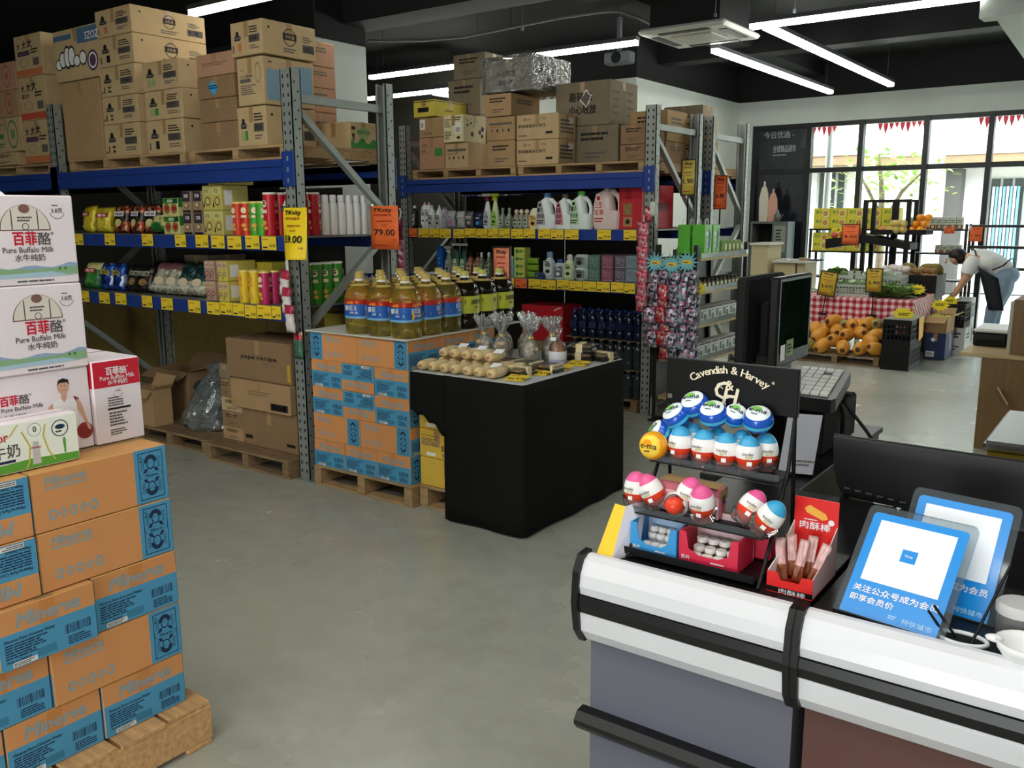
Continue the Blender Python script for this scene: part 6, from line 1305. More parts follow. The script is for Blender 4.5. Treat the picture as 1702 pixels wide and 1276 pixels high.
for ci, (x, k) in enumerate(cols):
    for i in range(7):
        z = .49+i*.088+rnd.uniform(-.01, .01)
        if k == 3 and i > 5: k = 1
        if z > 1.1 or (ci == 0 and i < 1): continue
        KP[k].put((x+rnd.uniform(-.01, .01), 5.985-.03*(i % 2)+rnd.uniform(-.01, .01), z), '%s %s candy pack from the floor in hanging column %s of the wire stand' % (ORD[i], {1: 'silvery violet', 2: 'silvery blue', 3: 'red'}[k], ('one', 'two', 'three', 'four', 'five')[ci]), 'candy packs on the wire stand', rot=(.2*rnd.uniform(-1, 1), 0, .4*rnd.uniform(-1, 1)))
TURQ = M('turquoise_card', (110, 188, 194), .5, noise=.15, scale=20)
def burst(x, y, z, R, m, label, n=15, nrm=(0.5, -1, 0.2), hole=None):
    c = Vector((x, y, z)); f = Fr(c, Vector((1, .5, 0)), (0, 0, 1)); mb = MB(c); pts = []
    for i in range(2*n): a = math.pi*i/n; rr = R*(1 if i % 4 == 0 else .8) if i % 2 == 0 else R*.42; pts.append((rr*math.cos(a), rr*math.sin(a)))
    mb.prism(pts, 0, .004, f, m); o = mb.build('star_card'); tag(o, label, 'card')
    mb = MB(c); mb.rect(f, -R*.35, -R*.12, R*.35, R*.18, M('gold_spot', (224, 196, 70), .5), .0055); mb.lines(f, -R*.25, -R*.06, R*.5, R*.12, 1, INK, .007); mb.build('card_print', o)
for i, (x, z) in enumerate(((-3.03, 1.2), (-2.9, 1.19), (-2.78, 1.21))): burst(x, 5.99, z, .1, TURQ, '%s turquoise star card above the hanging candy' % ('first', 'middle', 'last')[i], 14)
burst(-2.7, 6.06, 1.02, .06, M('yellow_star', (232, 212, 40), .5), 'small yellow star card on the edge of the spice jar board')
# candy hanging on the snack rack post
KPa = [Kind(mk_candy(.07, .16, M('white_red_pack', (222, 214, 212), .25, noise=.1, scale=12), M('berry_pack', (170, 40, 70), .3), 91))]
for i, (x, y, z) in enumerate(((-4.035, 3.33, 1.1), (-4.01, 3.325, 1.0), (-3.975, 3.32, .9))): KPa[0].put((x, y, z), '%s white and berry pack on the strip at the snack rack post' % ('upper', 'middle', 'lowest')[i], 'packs on the snack rack strip', rot=(.1, .25-.1*i, .1))
b = mk_candy(.075, .16, M('green_red_pack', (70, 110, 90), .3, noise=.3), RDF, 92); b['label'] = 'dark pack with a red corner lowest on the snack rack post'; b.location = (-3.975, 3.37, .74)
mb = MB((-4.035, 3.37, 1.2)); mb.box(-4.047, -4.025, 3.366, 3.368, .98, 1.62, M('white_strip', (220, 220, 222), .4)); tag(mb.build('hang_strip'), 'white hanging strip on the snack rack post beside the yellow sign', 'strip')

b = mk_bag('folded_umbrella', .05, .46, .04, foil('pink_print', [(206, 120, 150), (226, 200, 206), (150, 40, 80), (190, 90, 120)], 40, .1, .4), M('berry_cloth', (110, 24, 56), .6), None, 95); tag(b, 'pink folded umbrella pack hanging behind the orange 79.00 sign', 'umbrella pack'); b.location = (-3.95, 4.222, 1.08)
mb = MB(); mb.tube([(0, 0, .45), (.0, .01, .5), (0, .0, .52)], .004, WHITE, 5); mb.build('hook', b)
carton(-4.42, -4.06, 3.97, 4.15, .001, .93, YKRAFT, st_lines, 'tall yellowish carton standing in the rack end behind the oil stack')
# ------------------------------------------------------------------ bread and biscuits on the black-draped table
BREAD = M('baked_bread', (196, 152, 92), .6, noise=.2, scale=30); BREADL = M('pale_biscuit', (214, 188, 136), .65, noise=.15, scale=30); BAND = M('paper_band', (222, 204, 160), .7); MEAT = M('filling', (178, 132, 100), .6); TRAY = M('black_tray', (28, 24, 20), .35, noise=.3, scale=20); FILMB = clear_film('bread_film', (240, 240, 234), gloss=.4, rough=.1, white=.05, bump=.6, bscale=60)
def mk_roll():
    mb = MB(); L = .07; rs = []
    for k, (t, q) in enumerate(((-1, .3), (-.95, .75), (-.7, .95), (0, 1), (.7, .95), (.95, .75), (1, .3))): rs.append([(.03*q*math.cos(a), L*t, .029+.026*q*math.sin(a)) for a in [i*math.pi/6 for i in range(12)]])
    mb.rings(rs, BREADL, True); o = mb.build('bread_roll'); tag(o, '', 'bread roll')
    mb = MB(); mb.rings([[(.0312*math.cos(a), y, .029+.0272*math.sin(a)) for a in [i*math.pi/6 for i in range(12)]] for y in (-.03, .025)], BAND, True, False, False); mb.build('paper_band', o)
    mb = MB(); mb.sphere((0, -L*.99, .029), 0.013, .005, .008, MEAT, 8, 6); mb.build('filling', o)
    return o
K = Kind(mk_roll()); GT = 'wrapped bread rolls on the black-draped table'; z = TZ+.0005
for i in range(7): K.put((-3.03+.075*i, 3.425, z), '%s banded bread roll from the oil stack in the front line' % ORD[i], GT, rz=.05*(-1)**i)
for i in range(7): K.put((-3.02+.075*i, 3.573, z), '%s banded bread roll from the oil stack in the second line' % ORD[i], GT, rz=.06*(-1)**i)
for i in range(5): K.put((-2.98+.075*i, 3.54, z+.057), '%s banded bread roll riding on top of the two lines' % ORD[i], GT, rz=.06*(-1)**i)
def mk_tray(nc):
    o = thing('biscuit_tray', '', 'tray'); mb = MB(); mb.cbox(-.075, .075, -.055, .055, 0, .022, TRAY, .006); mb.build('tray', o)
    for k in range(nc): mb = MB(); mb.sphere(((-.035 if k == 0 else .035) if nc > 1 else 0, 0, .027), .034 if nc > 1 else .055, .045, .016, BREAD, 12, 6); mb.build('biscuit', o)
    mb = MB(); mb.box(-.018, .018, -.0565, .0565, .0005, .046, BAND) if nc == 1 else mb.box(.052, .068, -.0565, .0565, .0005, .044, BAND); mb.build('paper_band', o)
    mb = MB(); mb.cbox(-.072, .072, -.052, .052, .022, .043, FILMB, .01); mb.build('clear_lid', o); return o
K = Kind(mk_tray(2))
for i in range(5): K.put((-2.975+.155*i*.82, 3.715+.0*i, z), '%s biscuit tray from the oil stack behind the bread rolls' % ORD[i], 'biscuit trays behind the bread rolls', scale=(.8, 1, 1))
K2 = Kind(mk_tray(1))
for i, (x, y, dz, rz) in enumerate(((-2.53, 3.55, 0, 1.57), (-2.53, 4.13, 0, .2), (-2.53, 4.13, .048, .3), (-2.43, 4.2, 0, 1.4), (-2.62, 4.22, 0, .1))): K2.put((x, y, z+dz), ('black tray of sliced bread beside the front price card', 'lower black bread tray beside the bagged loaf', 'upper black bread tray beside the bagged loaf', 'black bread tray at the far table corner', 'black bread tray behind the bagged loaf')[i], 'black bread trays', rz=rz)
def mk_giftbag(seed, biscuit=True):
    o = thing('cellophane_bag', '', 'bag'); rnd = random.Random(seed); mb = MB(); rs = []
    for zz, a, wv in ((0, .05, .05), (.01, .056, .05), (.06, .055, .08), (.09, .042, .12), (.115, .016, .2), (.125, .01, .2), (.14, .02, .3), (.165, .034, .4), (.2, .048, .45)):
        rs.append([(a*(1+wv*math.cos(7*t+seed)+rnd.uniform(-.06, .06))*math.cos(t), a*(1+wv*math.cos(7*t+seed)+rnd.uniform(-.06, .06))*math.sin(t)*.85, zz+(rnd.uniform(-.012, .012) if zz > .15 else 0)) for t in [i*2*math.pi/36 for i in range(36)]])
    mb.rings(rs, clear_film('cellophane', (240, 242, 240), gloss=.5, rough=.1, white=.15, bump=.4, bscale=80), True, True, False); mb.build('cellophane', o)
    for k in range(6): mb = MB(); mb.sphere((.02*math.cos(k*2.1), .018*math.sin(k*2.1), .016+.013*k), .03, .028, .012, BREADL if biscuit else BREAD, 10, 6); mb.build('biscuit', o)
    mb = MB(); mb.lathe((0, 0, .112), [(.017, 0), (.018, .006), (.016, .012)], M('gold_twist', (200, 176, 110), .3, .5), 10, cap0=False, cap1=False); mb.build('twist_tie', o); return o
K = Kind(mk_giftbag(3))
for i, (x, y) in enumerate(((-3.0, 3.86), (-2.87, 3.85), (-2.77, 3.96), (-2.64, 4.0), (-2.68, 3.85))): K.put((x, y, z), '%s gathered cellophane bag from the oil stack' % ORD[i], 'gathered cellophane bags of biscuits', rz=i*1.1, scale=(1, 1, 1.22))
for i, (x, y) in enumerate(((-3.0, 4.04), (-2.88, 4.1))): K.put((x, y, z), '%s gathered cellophane bag of the back line' % ORD[i], 'gathered cellophane bags of biscuits', rz=i*2.1, scale=(1, 1, 1.22))
r = thing('bagged_loaf', 'bagged braided loaf in a white paper sleeve beside the price cards', 'bread', (-2.575, 3.96, z)); o = r.location
mb = MB(o); mb.lathe((-2.575, 3.96, z), [(.044, 0), (.05, .004), (.05, .07)], M('white_sleeve', (222, 222, 226), .6), 16, cap1=False); mb.lathe((-2.575, 3.96, z), [(.0505, .004), (.0505, .026)], M('violet_sleeve_band', (170, 168, 200), .6), 16, cap0=False, cap1=False); mb.build('paper_sleeve', r)
for k in range(4): mb = MB(o); mb.sphere((-2.575+.022*math.cos(k*1.57), 3.96+.022*math.sin(k*1.57), z+.07), .02, .02, .05, M('braided_crust', (186, 120, 66), .55, noise=.2, scale=30), 10, 8); mb.build('bread_strand', r)
mb = MB(o); mb.rings([[(-2.575+a*(1+.2*math.cos(6*t)*(zz > .12))*math.cos(t), 3.96+a*math.sin(t), z+zz) for t in [i*2*math.pi/24 for i in range(24)]] for zz, a in ((.07, .051), (.1, .045), (.125, .018), (.135, .01), (.16, .016), (.19, .024))], FILMB, True, False, False); mb.build('film', r)
mb = MB(o); mb.cbox(-2.6, -2.565, 3.925, 3.928, z+.125, z+.145, WHITE, .001); mb.build('white_tag', r)
for i, (x, y, t) in enumerate(((-2.468, 3.43, '6.90'), (-2.462, 3.62, '9.90'), (-2.455, 3.8, '8.90'), (-2.452, 3.97, '12.90'))):
    c = Vector((x, y, z+.002)); mb = MB(c); f = Fr(c-Vector((.055, .04, 0)), (1, .12, .0), (-.08, .9, .16), .11, .085); mb.prism([(0, 0), (.11, 0), (.11, .085), (0, .085)], 0, .001, f, YEL_TAG); o = mb.build('price_card'); tag(o, ('yellow price card at the front corner of the bread table', 'second yellow price card from the table corner', 'third yellow price card, before the bagged loaf', 'last yellow price card near the black trays')[i], 'price card', 'yellow price cards on the bread table')
    mb = MB(c); mb.text(f, t, .06, .02, .022, INK, .0016); mb.rect(f, .012, .02, .05, .03, INK, .0016); mb.lines(f, .012, .058, .07, .014, 1, REDINK, .0016); mb.build('lettering', o)
for i, (x, y, dz) in enumerate(((-2.6, 3.44, .058), (-2.64, 3.52, .115), (-2.78, 3.56, .115), (-2.92, 3.58, .115))):
    c = Vector((x, y, z+dz)); mb = MB(c); f = Fr(c, (1, .15, 0), (-.1, .8, .35)); mb.prism([(-.025, -.02), (.025, -.02), (.025, .02), (-.025, .02)], 0, .0008, f, WHITE); tag(mb.build('paper_slip'), '%s small white paper slip from the table corner among the bread rolls' % ORD[i], 'paper slip', 'white paper slips on the bread rolls')
# ------------------------------------------------------------------ checkout counter
ZK = .85; YK = 1.48
GREYP = M('grey_counter_panel', (100, 100, 112), .5, noise=.03, scale=3); BROWNP = M('brown_counter_panel', (92, 58, 52), .5, noise=.03, scale=3); ALU = M('satin_aluminium', (226, 226, 230), .35, .15, noise=.03, scale=6); RUB = M('black_rubber', (16, 16, 17), .35); KTOP = M('black_counter_top', (15, 15, 16), .4, spec=.35)
def bumper(parent, o, x0, x1, prof, m, nm):
    mb = MB(o); f = Fr((x0, 0, 0), (0, 1, 0), (0, 0, 1)); mb.prism(prof, 0, x1-x0, f, m); return mb.build(nm, parent)
def counter(x0, x1, y1, panel, label, low=True):
    r = thing('checkout_counter', label, 'counter', ((x0+x1)/2, (YK+y1)/2, 0), 0, 'checkout counter units'); o = r.location
    mb = MB(o); mb.box(x0+.006, x1-.006, YK+.03, y1, .06, ZK-.02, panel); mb.build('body', r)
    mb = MB(o); mb.box(x0+.03, x1-.03, YK+.06, y1-.03, 0, .0595, RUB); mb.build('plinth', r)
    mb = MB(o); mb.cbox(x0, x1, YK+.022, y1+.01, ZK-.0195, ZK, KTOP, .002); mb.build('counter_top', r)
    a, b = x0+.004, x1-.014
    bumper(r, o, a, b, [(YK+.03, .782), (YK-.012, .782), (YK-.016, .8), (YK-.012, .825), (YK+.002, .852), (YK+.018, .86), (YK+.03, .86)], ALU, 'edge_trim')
    bumper(r, o, a, b, [(YK+.03, .742), (YK-.016, .745), (YK-.02, .763), (YK-.016, .78), (YK+.03, .7815)], RUB, 'rubber_strip')
    bumper(r, o, a, b, [(YK+.03, .672), (YK+.014, .672), (YK-.008, .7), (YK-.012, .735), (YK-.012, .7415), (YK+.03, .7415)], ALU, 'edge_trim')
    for e, w in ((x0-.012, .0155), (x1-.0135, .0145)):
        bumper(r, o, e, e+w, [(YK+.034, .668), (YK+.008, .668), (YK-.014, .7), (YK-.024, .763), (YK-.018, .83), (YK, .862), (YK+.034, .866)], RUB, 'end_cap')
    if low:
        bumper(r, o, x0-.012, x1-.004, [(YK+.0295, .462), (YK+.005, .464), (YK-.008, .48), (YK-.008, .49), (YK+.005, .506), (YK+.0295, .508)], RUB, 'rubber_rail')
    return r
counter(-.9, -.455, 2.2, GREYP, 'grey-panelled checkout counter end with black rubber bumper')
counter(-.445, 1.2, 2.3, BROWNP, 'brown-panelled checkout counter with satin metal edge', low=False)
r = thing('till_desk', 'black till desk behind the grey counter end', 'desk', (-.83, 2.65, 0)); o = r.location
mb = MB(o); mb.box(-.96, -.7, 2.215, 3.05, .0, ZK-.02, KTOP); mb.build('body', r); mb = MB(o); mb.cbox(-.97, -.69, 2.213, 3.06, ZK-.0195, ZK, KTOP, .003); mb.build('desk_top', r)
ZK += .0005
# large black padded panel on the counter
mb = MB((.2, 2.22, ZK)); VIN = M('black_vinyl', (18, 18, 19), .5, noise=.1, scale=5, bump=.05); rs = []
for k, (dy, z, xl) in enumerate(((-.02, 0, -.575), (-.024, .012, -.59), (-.022, .03, -.6), (-.014, .07, -.61), (-.004, .12, -.614), (.002, .15, -.615), (.006, .157, -.615), (.014, .158, -.615), (.018, .15, -.615), (.018, 0, -.6))):
    rs.append([(xl+(1.1-xl)*i/14, 2.21+dy+.035*max(0, 1-(i/14)*4)**2*(1-z/.16)+(.012*math.sin(i*.4) if 0 < z < .1 else 0), ZK+z-.012*(i/14)*(z > .1)) for i in range(15)])
mb.rings(rs, VIN, True, False, False, closed=False); o = mb.build('padded_panel'); tag(o, 'wide black vinyl padded panel standing behind the blue plates', 'panel')
mb = MB((.2, 2.22, ZK)); 
for i in range(60): x = -.58+i*.027; mb.box(x, x+.014, 2.178+.03*max(0, 1-(i/60)*4)**2, 2.18+.03*max(0, 1-(i/60)*4)**2, ZK+.024-.018*min(1, i/14), ZK+.028-.018*min(1, i/14), M('grey_thread', (70, 72, 76), .7))
q = mb.build('stitched_seam', o); q['kind'] = 'stuff'
# ------------------------------------------------------------------ till: monitors, keyboard, stand
r = thing('till_terminal', 'black till terminal with two back-to-back screens', 'till', (-.9, 2.6, ZK)); o = r.location
mb = MB(o); mb.cbox(-.95, -.89, 2.5, 2.7, ZK, ZK+.3, BLACK, .008); mb.box(-.925, -.885, 2.56, 2.62, ZK+.3, 1.25, BLACK); mb.build('pedestal', r)
SCR = M('screen_painted_reflection', (16, 30, 20), .35, spec=.0, noise=.5, scale=9)  # the mottled green puts a reflection into the screen's colour
mb = MB(o); mb.cbox(-.885, -.855, 2.455, 2.745, 1.115, 1.375, BLACK, .006); mb.build('operator_screen', r)
mb = MB(o); f = Fr((-.855, 2.47, 1.13), (0, 1, 0), (0, 0, 1), .26, .235); mb.rect(f, .004, .026, .256, .232, SCR, .001); mb.build('screen_glass', r)
mb = MB(o); mb.rect(f, .012, .004, .05, .05, WHITE, .002); mb.rect(f, .06, .012, .12, .06, M('sticker_green', (150, 180, 120), .6), .002); mb.lines(f, .065, .02, .05, .03, 3, INK, .003); mb.build('sticker', r)
mb = MB(o); mb.cbox(-.965, -.93, 2.41, 2.72, 1.12, 1.375, BLACKM, .008); mb.cbox(-.928, -.895, 2.5, 2.66, 1.14, 1.3, BLACKM, .008); mb.build('customer_screen', r)
r = thing('till_keyboard', 'black till keyboard with pale keys on a slanted stand', 'keyboard', (-.78, 2.72, ZK)); o = r.location
ax = Vector((.97, .1, 0)).normalized(); ay = Vector((-.1, .97, .0)).normalized(); 
KF = Fr(Vector((-.86, 2.52, 1.035)), Vector((.985, -.05, .0)), Vector((-.16, .95, .03)), .14, .43)
mb = MB(o); mb.prism([(-.02, -.01), (.15, -.01), (.16, .02), (.16, .41), (.13, .44), (-.02, .44)], -.04, .0, KF, BLACK); mb.build('case', r)
mb = MB(o); mb.cbox(-.855, -.74, 2.55, 2.9, ZK, .99, BLACKM, .008); mb.build('stand', r)
KEY = M('pale_key', (196, 198, 190), .5)
for i in range(7):
    for j in range(5):
        if (i in (2, 3) and j in (1, 2)) or (i == 5 and j == 3): continue
        u = .004+j*.027; v = .02+i*.057; mb = MB(o); mb.prism([(u, v), (u+.024, v), (u+.024, v+.05), (u, v+.05)], .0005, .006, KF, KEY); mb.build('key', r)
for v0, u0 in ((.134, .031), (.191, .031)): mb = MB(o); mb.prism([(u0, v0), (u0+.051, v0), (u0+.051, v0+.05), (u0, v0+.05)], .0005, .006, KF, KEY); mb.build('key', r)
pts = [(-.735, 2.74, .995)]+[tuple(onY(x, y, 2.7)) for x, y in ((1386, 664), (1399, 672), (1402, 690), (1400, 715), (1398, 735))]+[(-.66, 2.68, .5), (-.66, 2.68, .006)]
mb = MB(pts[0]); mb.tube(pts, .007, BLACK, 6); tag(mb.build('keyboard_cable'), 'thick black cable drooping from the till keyboard', 'cable')
pts = [(-.735, 2.78, 1.0)]+[tuple(onY(x, y, 2.75)) for x, y in ((1392, 660), (1404, 668), (1420, 690), (1440, 716), (1456, 740), (1480, 780))]+[(-.52, 2.74, .4), (-.5, 2.74, .006)]
mb = MB(pts[0]); mb.tube(pts, .006, BLACK, 6); tag(mb.build('power_cable'), 'black cable running down across the aisle behind the padded panel', 'cable')
# payment sign holder beside the till (its code is left blank)
r = thing('sign_holder', 'clear tilted sign holder with a white card behind the candy rack', 'sign', (-.73, 2.42, ZK)); o = r.location
a = onZ(1307, 768, ZK); b = onZ(1340, 772, ZK); SF = Fr(Vector((-.79, 2.33, ZK+.002)), (.95, .3, 0), (.02, .3, .95), .09, .17)
mb = MB(o); mb.prism([(0, 0), (.09, 0), (.09, .165), (0, .165)], 0, .003, SF, M('white_acrylic', (150, 152, 160), .3)); mb.build('card', r); mb = MB(o); mb.prism([(.0, -.0005), (.09, -.0005), (.09, .001), (0, .001)], -.05, .03, SF, M('white_acrylic', (150, 152, 160), .3)); mb.build('foot', r)
mb = MB(o); mb.lines(SF, .02, .02, .07, .02, 2, INKG, .004); mb.build('lettering', r)
# ------------------------------------------------------------------ acrylic membership plates (their codes are left blank)
PLB = M('plate_blue', (28, 140, 222), .25, coat=.4); ACR = clear_film('clear_acrylic', (220, 228, 232), gloss=.2, rough=.04, white=.06)
def plate(bl, br, L, lean, label):
    bl, br = Vector(bl), Vector(br); u = (br-bl); w = u.length; u.normalize(); n = Vector((u.y, -u.x, 0)); v = Vector((-n.x*math.sin(lean), -n.y*math.sin(lean), math.cos(lean)))
    r = thing('membership_plate', label, 'plate', (bl+br)/2, 0, 'acrylic membership plates'); o = r.location; f = Fr(bl, u, v, w, L)
    def rr(a, b, c, d, q, n=4): return [(c-q+q*math.sin(t*1.5708/n), d-q+q*math.cos(t*1.5708/n)) for t in range(n+1)][::-1]+[(a+q-q*math.sin(t*1.5708/n), d-q+q*math.cos(t*1.5708/n)) for t in range(n+1)]+[(a, b), (c, b)]
    mb = MB(o); mb.prism(rr(-.012, -.002, w+.012, L+.014, .012), -.004, 0, f, ACR); mb.build('acrylic_sheet', r)
    mb = MB(o); mb.poly(f, rr(0, 0, w, L, .008), PLB, .0008); mb.build('blue_print', r)
    mb = MB(o); mb.rect(f, w*.1, L*.33, w*.9, L*.93, M('plate_white', (236, 240, 246), .3), .0014); mb.build('white_panel', r)
    mb = MB(o); mb.poly(f, [(w*.42, L*.58), (w*.58, L*.58), (w*.58, L*.7), (w*.42, L*.7)], PLB, .002); mb.text(f, 'TKcity', w*.5, L*.625, L*.025, WHITE, .0026, align='C'); mb.build('centre_mark', r)
    mb = MB(o); mb.text(f, '关注公众号成为会员', w*.06, L*.215, L*.065, WHITE, .0016, fit=w*.88); mb.text(f, '即享会员价', w*.06, L*.125, L*.062, WHITE, .0016, fit=w*.46); mb.text(f, '特快城市', w*.94, L*.03, L*.05, M('plate_pale', (160, 210, 240), .4), .0016, align='R', fit=w*.3); mb.lines(f, w*.5, L*.045, w*.08, L*.04, 2, M('plate_pale', (160, 210, 240), .4), .0016); mb.build('lettering', r)['kind'] = 'stuff'
    mb = MB(o); q = Fr(bl+u*.01, u, (0, 0, 1)); mb.add([bl+u*.02, br-u*.02, br-u*.02+v*L*.6-n*.0, bl+u*.02+v*L*.6], [], ACR); mb.add([f.p(.03, L*.55, -.0045), f.p(w-.03, L*.55, -.0045), f.p(w-.03, L*.55, -.0045)-n*.06+Vector((0, 0, -(v.z*L*.55)+.0)), f.p(.03, L*.55, -.0045)-n*.06+Vector((0, 0, -(v.z*L*.55)))], [(0, 1, 2, 3)], ACR); mb.build('strut', r)
    return r
plate((-.4, 1.545, ZK+.003), (-.235, 1.52, ZK+.003), .2, .72, 'front blue and white membership plate leaning on the counter')
plate((-.335, 1.655, ZK+.003), (-.175, 1.63, ZK+.003), .2, .5, 'rear blue and white membership plate half hidden by the front one')
# cable grommet, stylus rods and small jars at the counter edge
c = Vector((-.2, 1.545, ZK)); r = thing('cable_grommet', 'white ring grommet with black rods sticking out of the counter', 'grommet', c)
mb = MB(c); mb.tube([(c.x+.038*math.cos(a), c.y+.024*math.sin(a), c.z+.004) for a in [i*math.pi/10 for i in range(20)]], .004, WHITE, 6, closed=True); mb.build('ring', r)
mb = MB(c); mb.lathe((c.x, c.y, c.z), [(.036, 0.0005), (.036, .002)], BLACKM, 16, 1, .6); mb.build('hole', r)
for p, q in (((-.185, 1.54, ZK+.002), (-.148, 1.63, ZK+.12)), ((-.225, 1.545, ZK+.002), (-.25, 1.52, ZK+.05)), ((-.21, 1.55, ZK+.002), (-.245, 1.535, ZK+.055))): mb = MB(c); mb.tube([p, q], .0025, BLACK, 5); mb.build('rod', r)
c = onZ(1690, 1060, ZK); r = thing('plastic_jar', 'squat clear jar with a grey-white lid at the counter edge', 'jar', c)
mb = MB(c); mb.lathe(c, [(.03, 0), (.034, .004), (.034, .045)], M('smoky_jar', (120, 118, 118), .2), 18); mb.build('body', r); mb = MB(c); mb.lathe((c.x, c.y, c.z+.0455), [(.036, 0), (.036, .014), (.032, .018)], M('grey_lid', (196, 194, 194), .5), 18); mb.build('lid', r)
c = onZ(1702, 1100, ZK); r = thing('ceramic_bowl', 'small white pouring bowl with a spout beside the jar', 'bowl', c)
mb = MB(c); mb.lathe(c, [(.026, 0), (.04, .02), (.044, .034), (.04, .034), (.034, .02), (.02, .006)], WHITE, 20, cap1=True); mb.build('body', r); mb = MB(c); mb.sphere((c.x-.044, c.y-.004, c.z+.03), .014, .01, .006, WHITE, 10, 6); mb.build('spout', r)
# ------------------------------------------------------------------ wire candy rack on the counter
r = thing('candy_rack', 'black wire candy rack with a lettered header board', 'display rack', (-.69, 1.66, ZK)); o = r.location
YH = 1.74; hx0, hx1, hz0, hz1 = -.848, -.557, 1.146, 1.246
mb = MB(o); mb.cbox(hx0, hx1, YH, YH+.012, hz0, hz1, M('gloss_black_board', (9, 8, 8), .45, spec=.3), .002); mb.build('header_board', r)
f = Fr((hx0, YH, hz0), (1, 0, 0), (0, 0, 1), hx1-hx0, hz1-hz0); mb = MB(o); CR_ = M('cream_lettering', (236, 224, 196), .6)
def arc_text(mb, f, s, cx, cy, R, size, m, a0, a1, h=.0012):
    ws = [text_shape(ch)[2] if ch != ' ' else .3 for ch in s]; tot = sum(ws)+.09*len(s); a = a0
    _, _, _, hC = text_shape('C')
    for ch, w_ in zip(s, ws):
        st = (w_+.09)/tot*(a1-a0); m_ = a+st/2
        if ch != ' ':
            vs, fs, w0, h0 = text_shape(ch); k = size/hC; ang = m_-math.pi/2; ca, sa = math.cos(ang), math.sin(ang); px, py = cx+R*math.cos(m_), cy+R*math.sin(m_)
            yo = -.2*size if ch in 'y' else 0
            mb.add([f.p(px+((x-w0/2)*k)*ca-(y*k+yo)*sa, py+((x-w0/2)*k)*sa+(y*k+yo)*ca, h) for x, y in vs], fs, m)
        a += st
for d in (0, .0006, .0012): arc_text(mb, f, 'Cavendish & Harvey', .142+d, -.065, .142, .0165, CR_, 2.17, .95, .0012+d*.4)
mb.text(f, '®', .236, .064, .006, CR_, .0012)
mb.text(f, 'C', .112, .022, .036, CR_, .0014, shear=.1, bold=.05); mb.text(f, '&', .138, .042, .02, CR_, .0022, bold=.05); mb.text(f, 'H', .132, .012, .034, CR_, .003, shear=.2, bold=.05)
mb.ring(f, .126, .04, .009, .002, CR_, .0036, a0=.5, a1=4.5); mb.ring(f, .165, .012, .008, .002, CR_, .0036, a0=3.5, a1=7.5); mb.ring(f, .135, .012, .006, .0018, CR_, .004)
mb.rect(f, .005, .01, .016, .02, INKG, .0012)
mb.build('lettering', r)['kind'] = 'stuff'
for x in (-.842, -.563):
    mb = MB(o); e = .02 if x < -.7 else -.02+.03
    mb.tube([(x, YH+.006, hz0), (x+.004, YH-.03, hz0-.1), (x+.01, YH-.14, ZK+.06), (x+.014, YH-.2, ZK+.004)], .004, BLACK, 6); mb.build('support_wire', r)
    mb = MB(o); mb.tube([(x, YH+.006, hz0), (x, YH+.03, ZK+.003)], .004, BLACK, 6); mb.build('leg', r)
for y, z, d, nm in ((1.655, 1.034, .085, 'top_tray'), (1.585, .938, .085, 'middle_tray'), (1.545, ZK+.012, .16, 'base_tray')):
    mb = MB(o); mb.box(-.84, -.56, y, y+d, z-.003, z, BLACK); mb.box(-.84, -.56, y, y+.003, z, z+.012, BLACK if nm == 'base_tray' else ACR); mb.build('tray', r)
    mb = MB(o); mb.tube([(-.842, y+d*.9, z-.004), (-.56, y+d*.9, z-.004)], .003, BLACK, 5); mb.build('cross_wire', r)
EGW = M('egg_white_wrap', (240, 238, 236), .3); EGR = M('egg_orange_red_wrap', (226, 66, 36), .3); EGB = M('egg_blue_cap', (60, 160, 206), .3); EGP = M('egg_pink_cap', (226, 90, 150), .3); CUP = clear_film('blister_cup', (236, 236, 236), gloss=.35, rough=.08, white=.08)
def mk_egg(cap):
    o = thing('chocolate_egg', '', 'egg'); R, H = .026, .072; mb = MB()
    def pr(t): return (max(.0008, R*math.sqrt(max(0, 1-(2*t-1)**2))*(1.06-.12*t)), .006+H*t)
    mb.lathe((0, 0, 0), [pr(t) for t in (0, .06, .15, .28, .4)], EGR, 16, cap0=False, cap1=False); mb.build('red_half', o)
    mb = MB(); mb.lathe((0, 0, 0), [pr(t) for t in (.4, .5, .6, .7, .78)], EGW, 16, cap0=False, cap1=False); mb.build('white_half', o)
    mb = MB(); mb.lathe((0, 0, 0), [(pr(t)[0]+.0003, pr(t)[1]) for t in (.76, .84, .92, .97, 1)], cap, 16, cap0=False); mb.build('coloured_cap', o)
    mb = MB(); f = Fr((-.016, -.0262, .032), (1, 0, 0), (0, -.12, 1)); mb.text(f, 'kinder', .003, .012, .006, INK, .001); mb.text(f, 'JOY', .008, .003, .008, M('joy_gold', (214, 190, 60), .4), .001); g = Fr((.0, -.0268, .022), (1, 0, 0), (0, 0, 1)); mb.rect(g, -.004, 0, .006, .009, EGW, .001); mb.build('lettering', o)['kind'] = 'stuff'
    mb = MB(); mb.lathe((0, 0, 0), [(.021, 0.0004), (.025, .004), (.028, .02), (.0295, .024)], CUP, 14, cap1=False); mb.build('blister_base', o); return o
KE = Kind(mk_egg(EGB)); KPk = Kind(mk_egg(EGP)); GEg = 'chocolate eggs on the counter candy rack'
def E(px, py, Y): return onY(px, py, Y)
for i, x in enumerate((1130, 1169, 1206, 1244)): p = E(x, 740, 1.675); KE.put((p.x, 1.678, 1.0345), '%s blue-capped chocolate egg from the orange tin in the front line' % ORD[i], GEg, rz=.2*(i-1))
for i, x in enumerate((1150, 1190, 1232, 1272)): p = E(x, 728, 1.716); KE.put((p.x, 1.722, 1.0345), '%s blue-capped chocolate egg from the orange tin in the rear line' % ORD[i], GEg, rz=.3*(i-1))
